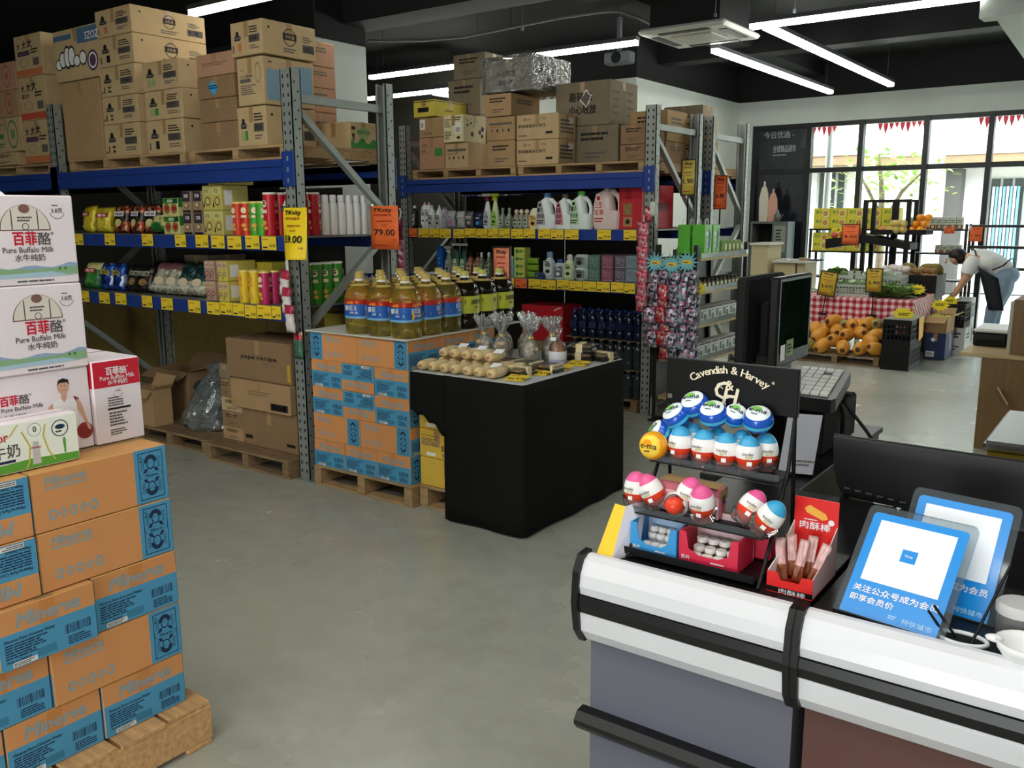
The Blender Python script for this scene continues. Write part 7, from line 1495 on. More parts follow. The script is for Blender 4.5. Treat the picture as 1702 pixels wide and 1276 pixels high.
TINB = M('candy_tin_blue', (22, 84, 190), .2, coat=.5); TINA = M('candy_tin_aqua', (80, 190, 220), .25); TINL = M('candy_tin_label', (232, 240, 240), .3); TING = M('candy_tin_green', (120, 190, 80), .4); TINO = M('candy_tin_orange', (240, 160, 30), .2, coat=.5); TINY = M('candy_tin_yellow', (244, 206, 60), .3)
def mk_tin(main, band, lab, spot, word):
    o = thing('candy_tin', '', 'tin'); mb = MB(); R = .031; mb.lathe((0, 0, -.022), [(R*.4, 0), (R*.78, .007), (R*.98, .019), (R, .025), (R*.92, .036), (R*.72, .043), (R*.5, .046)], main, 20); mb.build('shell', o)
    mb = MB(); mb.lathe((0, 0, -.022), [(R*.985+.0006, .0185), (R+.0006, .0262)], band, 20, cap0=False, cap1=False); mb.build('seam_band', o)
    mb = MB(); f = Fr((0, 0, .0222), (1, 0, 0), (0, 1, 0)); mb.lathe((0, 0, -.0216), [(R*.8, .041), (R*.73, .0436), (R*.5, .0466), (.001, .0466)], lab, 20, cap0=False, cap1=False); mb.disc(f, 0, 0, R*.5, lab, .002, n=20); mb.disc(f, -.004, .007, R*.34, spot, .003, e=.7); mb.text(f, word, 0, -.005, .009, NAVY if spot is not TINO else INK, .0038, align='C'); mb.lines(f, -.01, -.013, .02, .005, 1, NAVY, .0036); mb.build('label', o); return o
KT = Kind(mk_tin(TINB, TINA, TINL, TING, 'e-ma')); 
for i, (x, y, Y, rx, ry) in enumerate(((1156, 674, 1.725, .6, -.2), (1126, 693, 1.71, .55, -.45), (1186, 690, 1.7, .5, 0), (1222, 692, 1.72, .55, .35), (1260, 699, 1.705, .45, .12))):
    p = E(x, y, Y); KT.put((p.x, Y, p.z), ('blue candy tin perched highest, against the lettered board', 'blue candy tin at the outer end above the eggs', 'largest blue candy tin in the middle above the eggs', 'blue candy tin tilted behind the middle one', 'blue candy tin above the egg line near the red card')[i], 'blue candy tins on the counter rack', rot=(rx, ry, 0), scale=1.0 if i != 3 else .85)
p = E(1087, 740, 1.665); Kind(mk_tin(TINO, TINY, TINY, TINO, 'e-ma')).put((p.x, 1.665, p.z), 'orange and yellow candy tin standing on edge at the rack end', rot=(1.45, 0, 0))
p = E(1098, 722, 1.7); KT.put((p.x, 1.705, p.z), 'blue candy tin lying behind the orange one', 'blue candy tins on the counter rack', rot=(.6, -.9, 0))
for i, (x, Y, k, rot) in enumerate(((1057, 1.61, KPk, (0, 0, 0)), (1170, 1.6, KPk, (.25, 0, .1)), (1232, 1.62, KPk, (-.3, .5, .2)), (1262, 1.6, KE, (.1, .6, .2)), (1098, 1.62, KPk, (.1, -.5, .1)), (1135, 1.625, KPk, (0, .3, .2)))):
    p = E(x, 825, Y); KL = k.put((p.x, Y, .9405+(.006 if any(rot[:2]) else 0)), ('pink-topped chocolate egg standing alone at the rack end', 'pink-topped chocolate egg tilted before the pink carton', 'pink chocolate egg lying sideways near the wire', 'blue-capped chocolate egg lying on the middle tray', 'pink-topped egg leaning toward the rack end on the middle tray', 'pink-topped egg half hidden on the middle tray')[i], GEg, rot=rot)
p = E(1122, 812, 1.595); c = Vector((p.x, 1.592, .9405)); r2 = thing('open_egg_toy', 'open egg cup with an orange-red ball inside on the middle tray', 'egg', c)
mb = MB(c); mb.sphere((c.x, c.y, c.z+.026), .02, .018, .018, EGR, 14, 10); mb.build('ball', r2); mb = MB(c); mb.rings([[(c.x+a*math.cos(t), c.y+.01+d, c.z+.026+a*math.sin(t)) for t in [i*math.pi/9 for i in range(18)]] for a, d in ((.024, -.006), (.027, 0), (.022, .012), (.01, .02))], EGW, True, False, True); mb.build('shell', r2)
# printed cardboard boxes of sweets
SBL = M('sweet_box_blue', (60, 150, 214), .4); SRE = M('sweet_box_red', (214, 44, 74), .4); PINKC = M('sweet_pink', (238, 190, 200), .45)
def sweet_box(x0, x1, y0, y1, z0, h, m, word, tabs, label, wm):
    w, d = x1-x0, y1-y0; o_ = Vector(((x0+x1)/2, (y0+y1)/2, z0)); r = thing('sweet_box', label, 'box', o_); t = .0025
    mb = MB(o_); mb.box(x0, x1, y0, y1, z0, z0+t, m); mb.box(x0, x1, y1-t, y1, z0+t, z0+h*1.35, WHP); mb.box(x0+.0, x0+t, y0+t, y1-t, z0+t, z0+h, m); mb.box(x1-t, x1, y0+t, y1-t, z0+t, z0+h, m); mb.build('box_shell', r)
    mb = MB(o_); f = Fr((x0, y0, z0), (1, 0, 0), (0, 0, 1), w, h); mb.prism([(0, t), (w, t), (w, h), (w-.014, h), (w-.02, h*.46), (w*.66, h*.3), (w*.34, h*.3), (.02, h*.46), (.014, h), (0, h)], -.0025, 0, f, m); mb.build('cutout_frame', r)
    mb = MB(o_); mb.text(f, word[1], .006, h*.12, h*.14, WHITE, .001); mb.lines(f, w*.55, h*.12, w*.35, h*.08, 1, WHITE, .001); mb.build('print', r)['kind'] = 'stuff'
    mb = MB(o_); g = Fr((x0, y1-t, z0), (1, 0, 0), (0, 0, 1), w, h*1.35); mb.rect(g, .004, h*.6, w-.004, h*1.33, M('sweet_card_'+word[0], wm, .45), .001); mb.text(g, word[0], w*.5, h*.9, h*.22, NAVY, .0016, align='C', fit=w*.5); mb.disc(g, w*.82, h*1.0, w*.08, PINKC, .0014); mb.build('card_print', r)['kind'] = 'stuff'
    n = 0
    for zz, yy, cnt in tabs:
        for k in range(cnt):
            mb = MB(o_); xx = x0+.014+(w-.028)*(k+.5)/cnt; rr = min(.0135, (w-.03)/cnt/2); mb.lathe((xx, yy, zz), [(rr*.92, 0), (rr, .002), (rr, .009), (rr*.85, .011)], M('milk_tablet', (230, 226, 222), .45), 14); mb.build('sweet', r)
    return r
sweet_box(-.832, -.728, 1.56, 1.64, ZK+.013, .062, SBL, ('嚼奶片', '奶片'), [(ZK+.016, 1.59, 4), (ZK+.028, 1.615, 4), (ZK+.041, 1.625, 4), (ZK+.016, 1.62, 4)], 'blue open box of milk tablets at the rack foot', (180, 206, 234))
sweet_box(-.724, -.6, 1.565, 1.65, ZK+.013, .064, SRE, ('草莓片', '奶片'), [(ZK+.016, 1.59, 4), (ZK+.028, 1.605, 4), (ZK+.042, 1.622, 4), (ZK+.016, 1.63, 4)], 'red open box of round sweets at the rack foot', (240, 206, 210))
cx = carton(-.83, -.7, 1.655, 1.7, ZK+.013, ZK+.09, SBL, None, 'pale blue reserve sweet box behind the blue open one', 'reserve sweet boxes in the rack', name='sweet_carton'); cx['category'] = 'box'
cx = carton(-.69, -.57, 1.66, 1.7, ZK+.013, ZK+.085, SRE, None, 'red reserve sweet box behind the red open one', 'reserve sweet boxes in the rack', name='sweet_carton'); cx['category'] = 'box'
cx = carton(-.805, -.668, 1.632, 1.664, .9385, 1.006, M('rose_box', (196, 110, 126), .4), (lambda mb, F: (mb.rect(F['f'], .002, .002, F['f'].w-.002, F['f'].h*.7, PINKC), mb.poly(F['f'], [(.06, .02), (.09, .03), (.1, .05), (.07, .045)], SRE, .0012), mb.text(F['r'], '乳', .008, .03, .02, NAVY)),), 'pink sweet box on the middle tray behind the eggs', name='sweet_carton'); cx['category'] = 'box'
# red meat-stick box
r = thing('snack_stick_box', 'red display box of wrapped meat sticks beside the candy rack', 'box', (-.49, 1.63, ZK)); o = r.location; x0, x1, y0, y1 = -.538, -.452, 1.555, 1.7; RB = M('bright_red_card', (222, 36, 34), .4); t = .002
mb = MB(o); mb.box(x0, x1, y0, y1, ZK, ZK+t, RB); mb.box(x0, x1, y1-t, y1, ZK+t, 1.0, RB); mb.box(x0, x1, y0, y0+t, ZK+t, ZK+.012, BLACK); f = Fr((x0, y0, ZK), (1, 0, 0), (0, 0, 1)); mb.prism([(0, .012), (.086, .012), (.086, .04), (.066, .04), (.06, .026), (.026, .026), (.02, .04), (0, .04)], -.002, 0, f, RB)
for x in (x0, x1-t): g = Fr((x, y0, ZK), (0, 1, 0), (0, 0, 1)); mb.prism([(t, t), (y1-y0, t), (y1-y0, .1), (.06, .055), (t, .04)], 0, t, g, WHP if x == x0 else M('pinkish_card', (214, 180, 180), .45))
mb.build('box_shell', r)
mb = MB(o); g = Fr((x0, y1-t, ZK), (1, 0, 0), (0, 0, 1), .086, .15); mb.poly(g, [(.02, .128), (.03, .136), (.062, .122), (.066, .112), (.056, .108), (.024, .12)], M('golden_snack', (236, 176, 70), .5), .001); mb.text(g, '肉酥棒', .012, .086, .016, WHITE, .001, fit=.06); mb.lines(g, .02, .104, .04, .004, 1, WHITE, .001); mb.disc(g, .073, .106, .006, WHITE, .001); mb.text(f, '肉酥棒', .024, .001, .01, WHITE, .001, fit=.05); mb.build('print', r)['kind'] = 'stuff'
WRP = M('pink_print_wrapper', (222, 182, 178), .25, noise=.2, scale=60)
for i, (a, b, c, d) in enumerate(((-.523, 1.6, -.2, .1), (-.5, 1.61, .15, .25), (-.475, 1.615, .3, .1), (-.512, 1.63, -.1, .3), (-.488, 1.64, .1, .3))):
    st = mk_bag('snack_stick', .02, .085, .016, WRP, None, M('brown_wrapper', (150, 90, 60), .3, noise=.2, scale=60), 100+i); tag(st, '%s pink-wrapped meat stick in the red box' % ORD[i], 'snack', 'wrapped meat sticks'); st.location = (a, b, ZK+.004); st.rotation_euler = (-.35, c, d)
# folded leaflets at the counter end
r = thing('leaflet_stand', 'folded yellow and white leaflet standing at the counter end', 'leaflet', (-.86, 1.55, ZK)); o = r.location
for nm, pts, m in (('yellow_leaf', [(-.888, 1.515, 0), (-.848, 1.51, 0), (-.85, 1.57, .1), (-.878, 1.575, .1)], M('yellow_leaflet', (236, 196, 40), .4)), ('white_leaf', [(-.848, 1.51, 0), (-.822, 1.58, 0), (-.826, 1.62, .108), (-.85, 1.57, .1)], M('white_leaflet', (226, 222, 232), .4))):
    mb = MB(o); mb.add([(a, b, ZK+.001+c) for a, b, c in pts], [(0, 1, 2, 3)], m); q = mb.build(nm, r); q.modifiers.new('t', 'SOLIDIFY').thickness = .0006
mb = MB(o); f = Fr((-.848, 1.51, ZK+.001), Vector((.026, .07, 0)), Vector((-.002, .06, .1))); mb.text(f, 'lollipop', .02, .07, .012, M('violet_ink', (110, 96, 170), .6), .001); mb.lines(f, .02, .02, .05, .05, 5, M('violet_ink', (110, 96, 170), .6), .001); mb.build('lettering', r)['kind'] = 'stuff'
# ------------------------------------------------------------------ fruit and vegetable corner
def crate(x0, x1, y0, y1, z0, h, m, label, group='plastic crates', solid=False, arch=False):
    o_ = Vector(((x0+x1)/2, (y0+y1)/2, z0)); r = thing('plastic_crate', label, 'crate', o_, 0, group); t = .012
    mb = MB(o_); mb.box(x0, x1, y0, y1, z0, z0+t, m); mb.build('base', r)
    for (a, b, c, d, nm) in ((x0, x1, y0, y0+t, 'f'), (x0, x1, y1-t, y1, 'b'), (x0, x0+t, y0+t, y1-t, 'l'), (x1-t, x1, y0+t, y1-t, 'r')):
        mb = MB(o_); L = (b-a) if nm in 'fb' else (d-c)
        mb.box(a, b, c, d, z0+t, z0+h*.22, m); mb.box(a, b, c, d, z0+h*.8, z0+h, m)
        n = max(4, int(L/.035))
        for k in range(n+1):
            w = L/n*.28
            if nm in 'fb': x = a+(b-a-w)*k/n; mb.box(x, x+w, c, d, z0+h*.22, z0+h*.8, m)
            else: y = c+(d-c-w)*k/n; mb.box(a, b, y, y+w, z0+h*.22, z0+h*.8, m)
        for zz in (.4, .6): mb.box(a, b, c+.002, d-.002, z0+h*zz, z0+h*(zz+.06), m)
        if solid: mb.box(a+.003, b-.003, c+.003, d-.003, z0+h*.22, z0+h*.8, m)
        mb.build('slatted_side', r)
    if arch:
        for x in (x0, x1-.06): mb = MB(o_); mb.box(x, x+.06, y0, y0+t, z0+h, z0+h*1.25, m); mb.build('raised_corner', r)
    return r
CRB = M('black_crate', (12, 11, 11), .55, spec=.3); CRG = M('pale_grey_crate', (176, 184, 172), .5); CRW = M('white_crate', (196, 200, 198), .5)
# squash pile
pallet(-3.12, -2.22, 9.44, 9.86, 0, .1, 'dark wooden pallet under the orange squash heap', mat=WOOD2, n=4)
SQ = M('orange_squash', (214, 148, 52), .5, noise=.16, scale=9); SQG = M('greenish_squash', (150, 144, 76), .5, noise=.25, scale=9); STEM = M('cut_squash_end', (92, 58, 34), .8); 
def mk_squash(m, seed):
    mb = MB(); rs = []; rnd = random.Random(seed)
    for t, q in ((-1, .42), (-.94, .6), (-.75, .78), (-.4, .96), (0, 1.0), (.4, .9), (.75, .66), (.93, .34), (1, .1)): rs.append([(.12*t, .075*q*math.cos(a)*(1+.04*math.cos(5*a)), .075*q*math.sin(a)*(1+.04*math.cos(5*a))) for a in [i*math.pi/9 for i in range(18)]])
    mb.rings(rs, m, True, True, True); o = mb.build('squash'); tag(o, '', 'squash')
    mb = MB(); mb.rings([[(x, .075*q*math.cos(a), .075*q*math.sin(a)) for a in [i*math.pi/6 for i in range(12)]] for x, q in ((-.1212, .38), (-.1208, .1))], STEM, True, False, True); mb.build('cut_end', o)
    mb = MB(); mb.tube([(-.118, 0, .0), (-.14, .004, .004), (-.15, .01, -.006)], [.006, .005, .003], STEM, 6); mb.build('stem', o)
    return o
KS = [Kind(mk_squash(SQ, 1)), Kind(mk_squash(SQG, 2))]; rnd = random.Random(8)
sq = [(1342, 577, 9.5, 1), (1367, 576, 9.5, 0), (1401, 580, 9.5, 0), (1430, 580, 9.5, 0), (1457, 580, 9.52, 0), (1362, 556, 9.62, 0), (1387, 566, 9.58, 0), (1446, 566, 9.6, 0), (1408, 556, 9.66, 0), (1391, 549, 9.72, 0), (1430, 553, 9.7, 0), (1456, 557, 9.7, 0), (1387, 533, 9.78, 0), (1416, 540, 9.8, 0), (1444, 537, 9.8, 0), (1356, 545, 9.76, 0), (1402, 541, 9.84, 1), (1459, 541, 9.82, 1), (1374, 545, 9.8, 0), (1430, 541, 9.84, 0)]
for i, (x, y, Y, k) in enumerate(sq):
    p = onY(x, y, Y); KS[k].put((p.x, Y, max(p.z, .178)), '%s squash of the %s of the heap, counted from the till side' % ((ORD[i % 5]), ('bottom row', 'second row', 'third row', 'top row')[i//5]) if k == 0 else ('green-tinged squash at the till end of the heap', 'green-tinged squash peeping out at the top', 'green-tinged squash against the black crates')[(i > 0)+(i > 16)], 'orange squashes in a heap', rot=(rnd.uniform(-.5, .5), rnd.uniform(-.4, .4), rnd.uniform(.9, 2.3)), scale=.94)
# black crates with a yellow sheet, star tags
crate(-2.19, -1.92, 9.37, 9.87, 0, .25, CRB, 'lower black crate in front of the gingham table', solid=True)
crate(-2.19, -1.92, 9.37, 9.87, .252, .255, CRB, 'upper black slotted crate in front of the gingham table')
mb = MB((-2.05, 9.6, .508)); mb.cbox(-2.195, -1.915, 9.365, 9.875, .508, .514, M('grey_lid_sheet', (122, 122, 116), .6), .002); tag(mb.build('crate_lid'), 'flat grey lid on the upper black crate', 'lid')
mb = MB((-1.9, 9.8, .3)); mb.add([(-1.908, 9.62, .513), (-1.908, 9.86, .513), (-1.905, 9.84, .3), (-1.905, 9.66, .27)], [(0, 1, 2, 3)], M('yellow_sheet', (232, 170, 40), .5, noise=.06)); q = mb.build('yellow_sheet'); q.modifiers.new('t', 'SOLIDIFY').thickness = .003; tag(q, 'yellow sheet hanging over the side of the black crates', 'sheet')
YST = M('yellow_star_card', (238, 214, 34), .5)
def star(px, py, Y, R, label):
    p = onY(px, py, Y); mb = MB(p)
    for q, s_ in ((0, 1.0), (.35, .85)):
        f = Fr(p+Vector((0, .004*q, 0)), (1, .3, 0), (0, .25, 1)); pts = [((R*s_ if i % 2 == 0 else R*.6*s_)*math.cos(math.pi*i/11+q), (R*s_ if i % 2 == 0 else R*.6*s_)*.7*math.sin(math.pi*i/11+q)) for i in range(22)]; mb.prism(pts, -.004*q-.002, .002-.004*q, f, YST)
    o = mb.build('star_price_card'); tag(o, label, 'price card', 'yellow star price cards in the vegetable corner'); mb = MB(p); f = Fr(p, (1, .3, 0), (0, .25, 1)); mb.lines(f, -R*.5, -R*.1, R, R*.3, 2, INK, .004); mb.build('lettering', o)
star(1503, 523, 9.55, .11, 'yellow star price card on the black crate lid'); star(1498, 520, 9.7, .09, 'second yellow star price card overlapping on the crate lid')
star(1563, 507, 10.28, .1, 'yellow star price card above the carton of green fruit'); star(1580, 500, 10.9, .09, 'yellow star price card beside the stooping person'); star(1525, 481, 10.2, .09, 'yellow star price card on the gingham table greens')
# boxes beside the table
def st_blue(mb, F): f = F['f']; mb.disc(f, f.w*.4, f.h*.75, .022, WHITE); mb.rect(f, .02, .03, f.w*.5, .09, WHITE); mb.lines(f, .025, .04, f.w*.4, .04, 3, INKG, .001); r = F['r']; mb.disc(r, r.w*.6, r.h*.55, .06, M('pale_blue_grey', (120, 130, 150), .6), e=1.5)
carton(-1.97, -1.76, 10.3, 10.75, 0.001, .29, M('navy_carton', (32, 44, 88), .6, noise=.06), st_blue, 'navy carton on the floor beside the black crates')
open_carton(-1.97, -1.76, 10.29, 10.72, .2905, .46, KRAFT, 'brown carton of green fruit on top of the navy carton', None)
FRG = M('yellow_green_fruit', (182, 176, 62), .5, noise=.15, scale=12)
def mk_fruit(m, R, name, stem=True):
    mb = MB(); mb.sphere((0, 0, R*.92), R, R, R*.95, m, 12, 8, fn=lambda v: 1-.12*max(0, v.z)**6); o = mb.build(name); tag(o, '', 'fruit')
    if stem: mb = MB(); mb.tube([(0, 0, R*1.72), (.003, 0, R*2.0)], .003, STEM, 5); mb.build('stem', o)
    return o
KF_ = Kind(mk_fruit(FRG, .04, 'green_fruit'))
for i in range(10): KF_.put((-1.93+.075*(i % 3)*.9+.01*(i//3 % 2), 10.34+.085*(i//3), .4+.0*(i % 2)), '%s yellow-green fruit in the brown carton' % ORD[i], 'yellow-green fruit in the brown carton')
mb = MB((-1.865, 10.5, .39)); mb.box(-1.962, -1.768, 10.3, 10.71, .385, .399, KRAFT3); tag(mb.build('carton_insert'), 'cardboard insert under the yellow-green fruit', 'insert')
carton(-1.87, -1.66, 10.82, 11.2, .001, .3, WHP, st_lines, 'white printed carton on the floor under the second black crate')
crate(-1.87, -1.68, 10.82, 11.2, .302, .26, CRB, 'black crate beside the stooping person')
crate(-1.86, -1.7, 11.26, 11.6, 0.001, .3, CRW, 'lower white crate beside the stooping person', group='white crates'); crate(-1.86, -1.7, 11.26, 11.6, .303, .28, CRW, 'upper white crate beside the stooping person', group='white crates')
# gingham table
def gingham():
    m = bpy.data.materials.new('red_gingham_cloth'); m.use_nodes = True; nt = m.node_tree; b = nt.nodes['Principled BSDF']; b.inputs['Roughness'].default_value = .8
    tc = nt.nodes.new('ShaderNodeTexCoord'); sp = nt.nodes.new('ShaderNodeSeparateXYZ'); nt.links.new(tc.outputs['Object'], sp.inputs[0])
    def stripe(sock, add=None):
        v = sock
        if add: a = nt.nodes.new('ShaderNodeMath'); a.operation = 'ADD'; nt.links.new(sock, a.inputs[0]); nt.links.new(add, a.inputs[1]); v = a.outputs[0]
        mu = nt.nodes.new('ShaderNodeMath'); mu.operation = 'MULTIPLY'; mu.inputs[1].default_value = 14.0; nt.links.new(v, mu.inputs[0])
        fr = nt.nodes.new('ShaderNodeMath'); fr.operation = 'FRACT'; nt.links.new(mu.outputs[0], fr.inputs[0])
        g = nt.nodes.new('ShaderNodeMath'); g.operation = 'GREATER_THAN'; g.inputs[1].default_value = .5; nt.links.new(fr.outputs[0], g.inputs[0]); return g.outputs[0]
    a = stripe(sp.outputs['X']); c = stripe(sp.outputs['Z'], sp.outputs['Y'])
    s_ = nt.nodes.new('ShaderNodeMath'); s_.operation = 'ADD'; nt.links.new(a, s_.inputs[0]); nt.links.new(c, s_.inputs[1]); d = nt.nodes.new('ShaderNodeMath'); d.operation = 'MULTIPLY'; d.inputs[1].default_value = .5; nt.links.new(s_.outputs[0], d.inputs[0])
    rp = nt.nodes.new('ShaderNodeValToRGB'); e = rp.color_ramp.elements; e[0].color = (lin(226), lin(214), lin(210), 1); e[1].color = (lin(150), lin(20), lin(40), 1); m2 = e.new(.5); m2.color = (lin(206), lin(112), lin(122), 1); nt.links.new(d.outputs[0], rp.inputs[0]); nt.links.new(rp.outputs[0], b.inputs['Base Color']); return m
GING = gingham(); GX0, GX1, GY0, GY1, GZ = -3.2, -2.02, 9.92, 10.9, .66
r = thing('vegetable_table', 'long vegetable table under a red gingham cloth', 'table', ((GX0+GX1)/2, (GY0+GY1)/2, 0)); o = r.location
mb = MB(o); mb.box(GX0+.02, GX1-.02, GY0+.02, GY1-.02, GZ-.04, GZ-.003, WOOD2); mb.build('top', r)
for x in (GX0+.06, GX1-.06):
    for y in (GY0+.06, GY1-.06): mb = MB(o); mb.box(x-.025, x+.025, y-.025, y+.025, 0, GZ-.0405, WOOD2); mb.build('leg', r)
mb = MB(o); N = 60; path = [(GX0+(GX1-GX0)*i/N, GY0) for i in range(N+1)]+[(GX1, GY0+(GY1-GY0)*i/N) for i in range(1, N+1)]
rs = []
for k in range(6):
    f_ = k/5; rs.append([(x+(.012*f_*math.sin(i*.5) if y > GY0 else 0)+(.01*f_ if y > GY0 else 0), y-(.012*f_*math.sin(i*.55)+.01*f_ if y <= GY0+1e-6 else 0), GZ-.36*f_) for i, (x, y) in enumerate(path)])
mb.rings(rs, GING, True, False, False, closed=False); mb.add([(GX0, GY0, GZ), (GX1, GY0, GZ), (GX1, GY1, GZ), (GX0, GY1, GZ)], [(0, 1, 2, 3)], GING); mb.build('gingham_cloth', r)
# crates and greens on the table
LEAF = M('leaf_green', (110, 142, 74), .6, noise=.3, scale=18); LEAFP = M('pale_leaf_green', (176, 196, 150), .6, noise=.2, scale=14); LEAFD = M('dark_leaf_green', (72, 104, 52), .6, noise=.3, scale=18); BAGW = M('cloudy_bag', (206, 216, 200), .4)
def mk_greens(m, R, seed, n=26, name='leafy_greens', cat='vegetable'):
    rnd = random.Random(seed); mb = MB()
    for i in range(n):
        a = rnd.uniform(0, 6.28); e = rnd.uniform(.2, 1.3); L = R*rnd.uniform(.8, 1.25); d = Vector((math.cos(a)*math.cos(e), math.sin(a)*math.cos(e), math.sin(e))); s_ = d.cross(Vector((0, 0, 1))).normalized(); u = s_.cross(d)
        w = R*rnd.uniform(.3, .5); st = d*.1*R
        P = [st, d*L*.35+s_*w*.7+u*R*.1, d*L*.75+s_*w+u*R*.05, d*L-u*R*.1, d*L*.75-s_*w+u*R*.05, d*L*.35-s_*w*.7+u*R*.1, d*L*.55-u*R*.08]
        mb.add([(p.x, p.y, max(p.z*.8, .002)) for p in P], [(0, 1, 6), (1, 2, 6), (2, 3, 6), (3, 4, 6), (4, 5, 6), (5, 0, 6)], m, True)
    o = mb.build(name); tag(o, '', cat); return o
def onT(px, py, z): return onZ(px, py, z)
crate(-3.2, -2.82, 10.52, 10.88, GZ+.001, .2, CRG, 'pale grey vegetable crate at the till end of the gingham table', arch=True, group='pale grey vegetable crates')
crate(-2.8, -2.3, 10.52, 10.88, GZ+.001, .2, CRG, 'wide pale grey vegetable crate beside the yellow sign', arch=True, group='pale grey vegetable crates')
crate(-2.98, -2.52, 10.05, 10.42, GZ+.001, .13, CRG, 'low pale grey crate of white-green vegetables on the gingham table', group='pale grey vegetable crates')
crate(-3.48, -3.24, 10.3, 10.9, 0.001, .66, CRG, 'tall grey crate on the floor at the till end of the gingham table', group='pale grey vegetable crates')
KG1 = Kind(mk_greens(LEAF, .17, 1, 40)); KG2 = Kind(mk_greens(LEAFP, .14, 2, 34)); KG3 = Kind(mk_greens(LEAFD, .16, 3, 40)); KB = Kind(mk_greens(BAGW, .16, 4, 26))
GV = 'leafy vegetables in the vegetable corner'
for i, (x, y, z_, k, lab) in enumerate(((-3.08, 10.7, .8, KG1, 'green leafy bunch in the till-end crate'), (-2.94, 10.66, .8, KG2, 'pale bunch in the till-end crate'), (-2.66, 10.7, .8, KB, 'cloudy bagged vegetables in the wide crate'), (-2.48, 10.68, .8, KB, 'second cloudy bag in the wide crate'), (-2.9, 10.22, .72, KG2, 'pale vegetable bunch at one end of the low crate'), (-2.76, 10.24, .72, KG2, 'pale vegetable bunch in the middle of the low crate'), (-2.62, 10.22, .72, KG2, 'pale vegetable bunch at the other end of the low crate'), (-2.42, 10.15, GZ+.001, KG1, 'green bunch beside the low crate on the gingham'), (-2.3, 10.3, GZ+.001, KG3, 'dark green bunch in the middle of the gingham table'), (-2.2, 10.1, GZ+.001, KG1, 'green bunch near the gingham corner'), (-2.16, 10.4, GZ+.001, KG3, 'dark green bunch behind the yellow star card'), (-2.36, 10.42, GZ+.001, KG1, 'green bunch behind the framed yellow sign'), (-3.36, 10.55, .6, KG2, 'pale bunch in the tall floor crate'))):
    k.put((x, y, z_), lab, GV, rz=i*.9)
# black wedge tray with garlic and ginger
WP = [(-1.92, 10.47), (-1.92, 11.55), (-2.62, 11.55), (-2.62, 10.94), (-1.99, 10.92)]
r = thing('black_produce_tray', 'deep black produce tray with bagged garlic and ginger', 'tray', (-2.2, 11.1, 0)); o = r.location; fz = Fr((0, 0, 0), (1, 0, 0), (0, 1, 0))
mb = MB(o)
mb.box(-2.62, -2.04, 10.98, 11.48, .0, .6, CRB); mb.build('pedestal', r)
mb = MB(o); mb.prism([(-2.64, 10.95), (-2.02, 10.95), (-2.02, 11.5), (-2.64, 11.5)], .601, .62, fz, CRB); 
for a, b, c, d in ((-2.64, -2.02, 10.95, 10.965), (-2.64, -2.02, 11.485, 11.5), (-2.64, -2.625, 10.965, 11.485), (-2.035, -2.02, 10.965, 11.485)): mb.box(a, b, c, d, .62, .86, CRB)
mb.build('tray', r); mb = MB(o); mb.box(-2.62, -2.04, 10.97, 11.48, .78, .8, CRB); mb.build('false_floor', r)
GARL = M('garlic_net', (214, 204, 198), .5, noise=.15, scale=25); GING_ = M('ginger_brown', (146, 112, 70), .8, noise=.3, scale=25); DUR = M('durian_husk', (120, 104, 50), .8, noise=.3, scale=20)
KGa = Kind(mk_fruit(GARL, .05, 'garlic_bulb')); KGi = Kind(mk_fruit(GING_, .042, 'potato', False)); rnd = random.Random(3)
for i in range(14): KGa.put((-2.58+.07*(i % 4)+rnd.uniform(-.01, .01), 11.02+.085*(i//4), .801+.07*(i % 3 == 0)), '%s garlic bulb in the %s of the black tray' % (ORD[i % 7], ('till half', 'window half')[i//7]), 'garlic bulbs in the black tray')
for i in range(14): KGi.put((-2.32+.08*(i % 4)+rnd.uniform(-.01, .01), 11.03+.08*(i//4), .801+.06*(i % 3 == 1)), '%s brown root in the %s of the black tray' % (ORD[i % 7], ('front rows', 'back rows')[i//7]), 'brown roots in the black tray')
# tiered black stand with fruit
r = thing('tiered_stand', 'black tiered fruit stand with a tall frame behind the vegetables', 'display stand', (-2.9, 11.7, 0)); o = r.location
for x in (-3.0, -2.5):
    for y in (11.55, 11.95): mb = MB(o); mb.box(x-.025, x+.025, y-.025, y+.025, 0, 1.72, CRB); mb.build('upright', r)
mb = MB(o); mb.box(-2.78, -2.7, 11.93, 11.97, .0, 1.72, CRB); mb.build('upright', r)
for y in (11.55, 11.95): mb = MB(o); mb.box(-2.98, -2.52, y-.015, y+.015, 1.69, 1.72, CRB); mb.build('top_rail', r)
mb = MB(o); f = Fr((0, 11.5, 0), (1, 0, 0), (0, 0, 1)); mb.prism([(-3.45, 1.12), (-2.98, 1.2), (-2.45, 1.12), (-2.45, 1.2), (-2.98, 1.3), (-3.45, 1.24)], -.42, 0, f, CRB); mb.build('tray', r)
mb = MB(o); mb.box(-3.4, -2.66, 11.62, 11.95, .68, .72, CRB); mb.box(-3.4, -2.66, 11.61, 11.62, .7, .84, CRB); mb.build('tray', r)
for i, x in enumerate((-3.3, -3.12, -2.92, -2.76)): KD = mk_fruit(DUR, .085, 'durian'); tag(KD, '%s spiky brown durian from the till on the lower tray' % ORD[i], 'fruit', 'durians on the lower tray'); KD.location = (x, 11.78, .721)
for i, x in enumerate((-2.2, -2.42, -2.13)): KD = mk_fruit(DUR, .1, 'durian'); tag(KD, '%s durian behind the garlic' % ORD[i], 'fruit', 'durians behind the garlic'); KD.location = (x, 11.36+.01*i, .801)
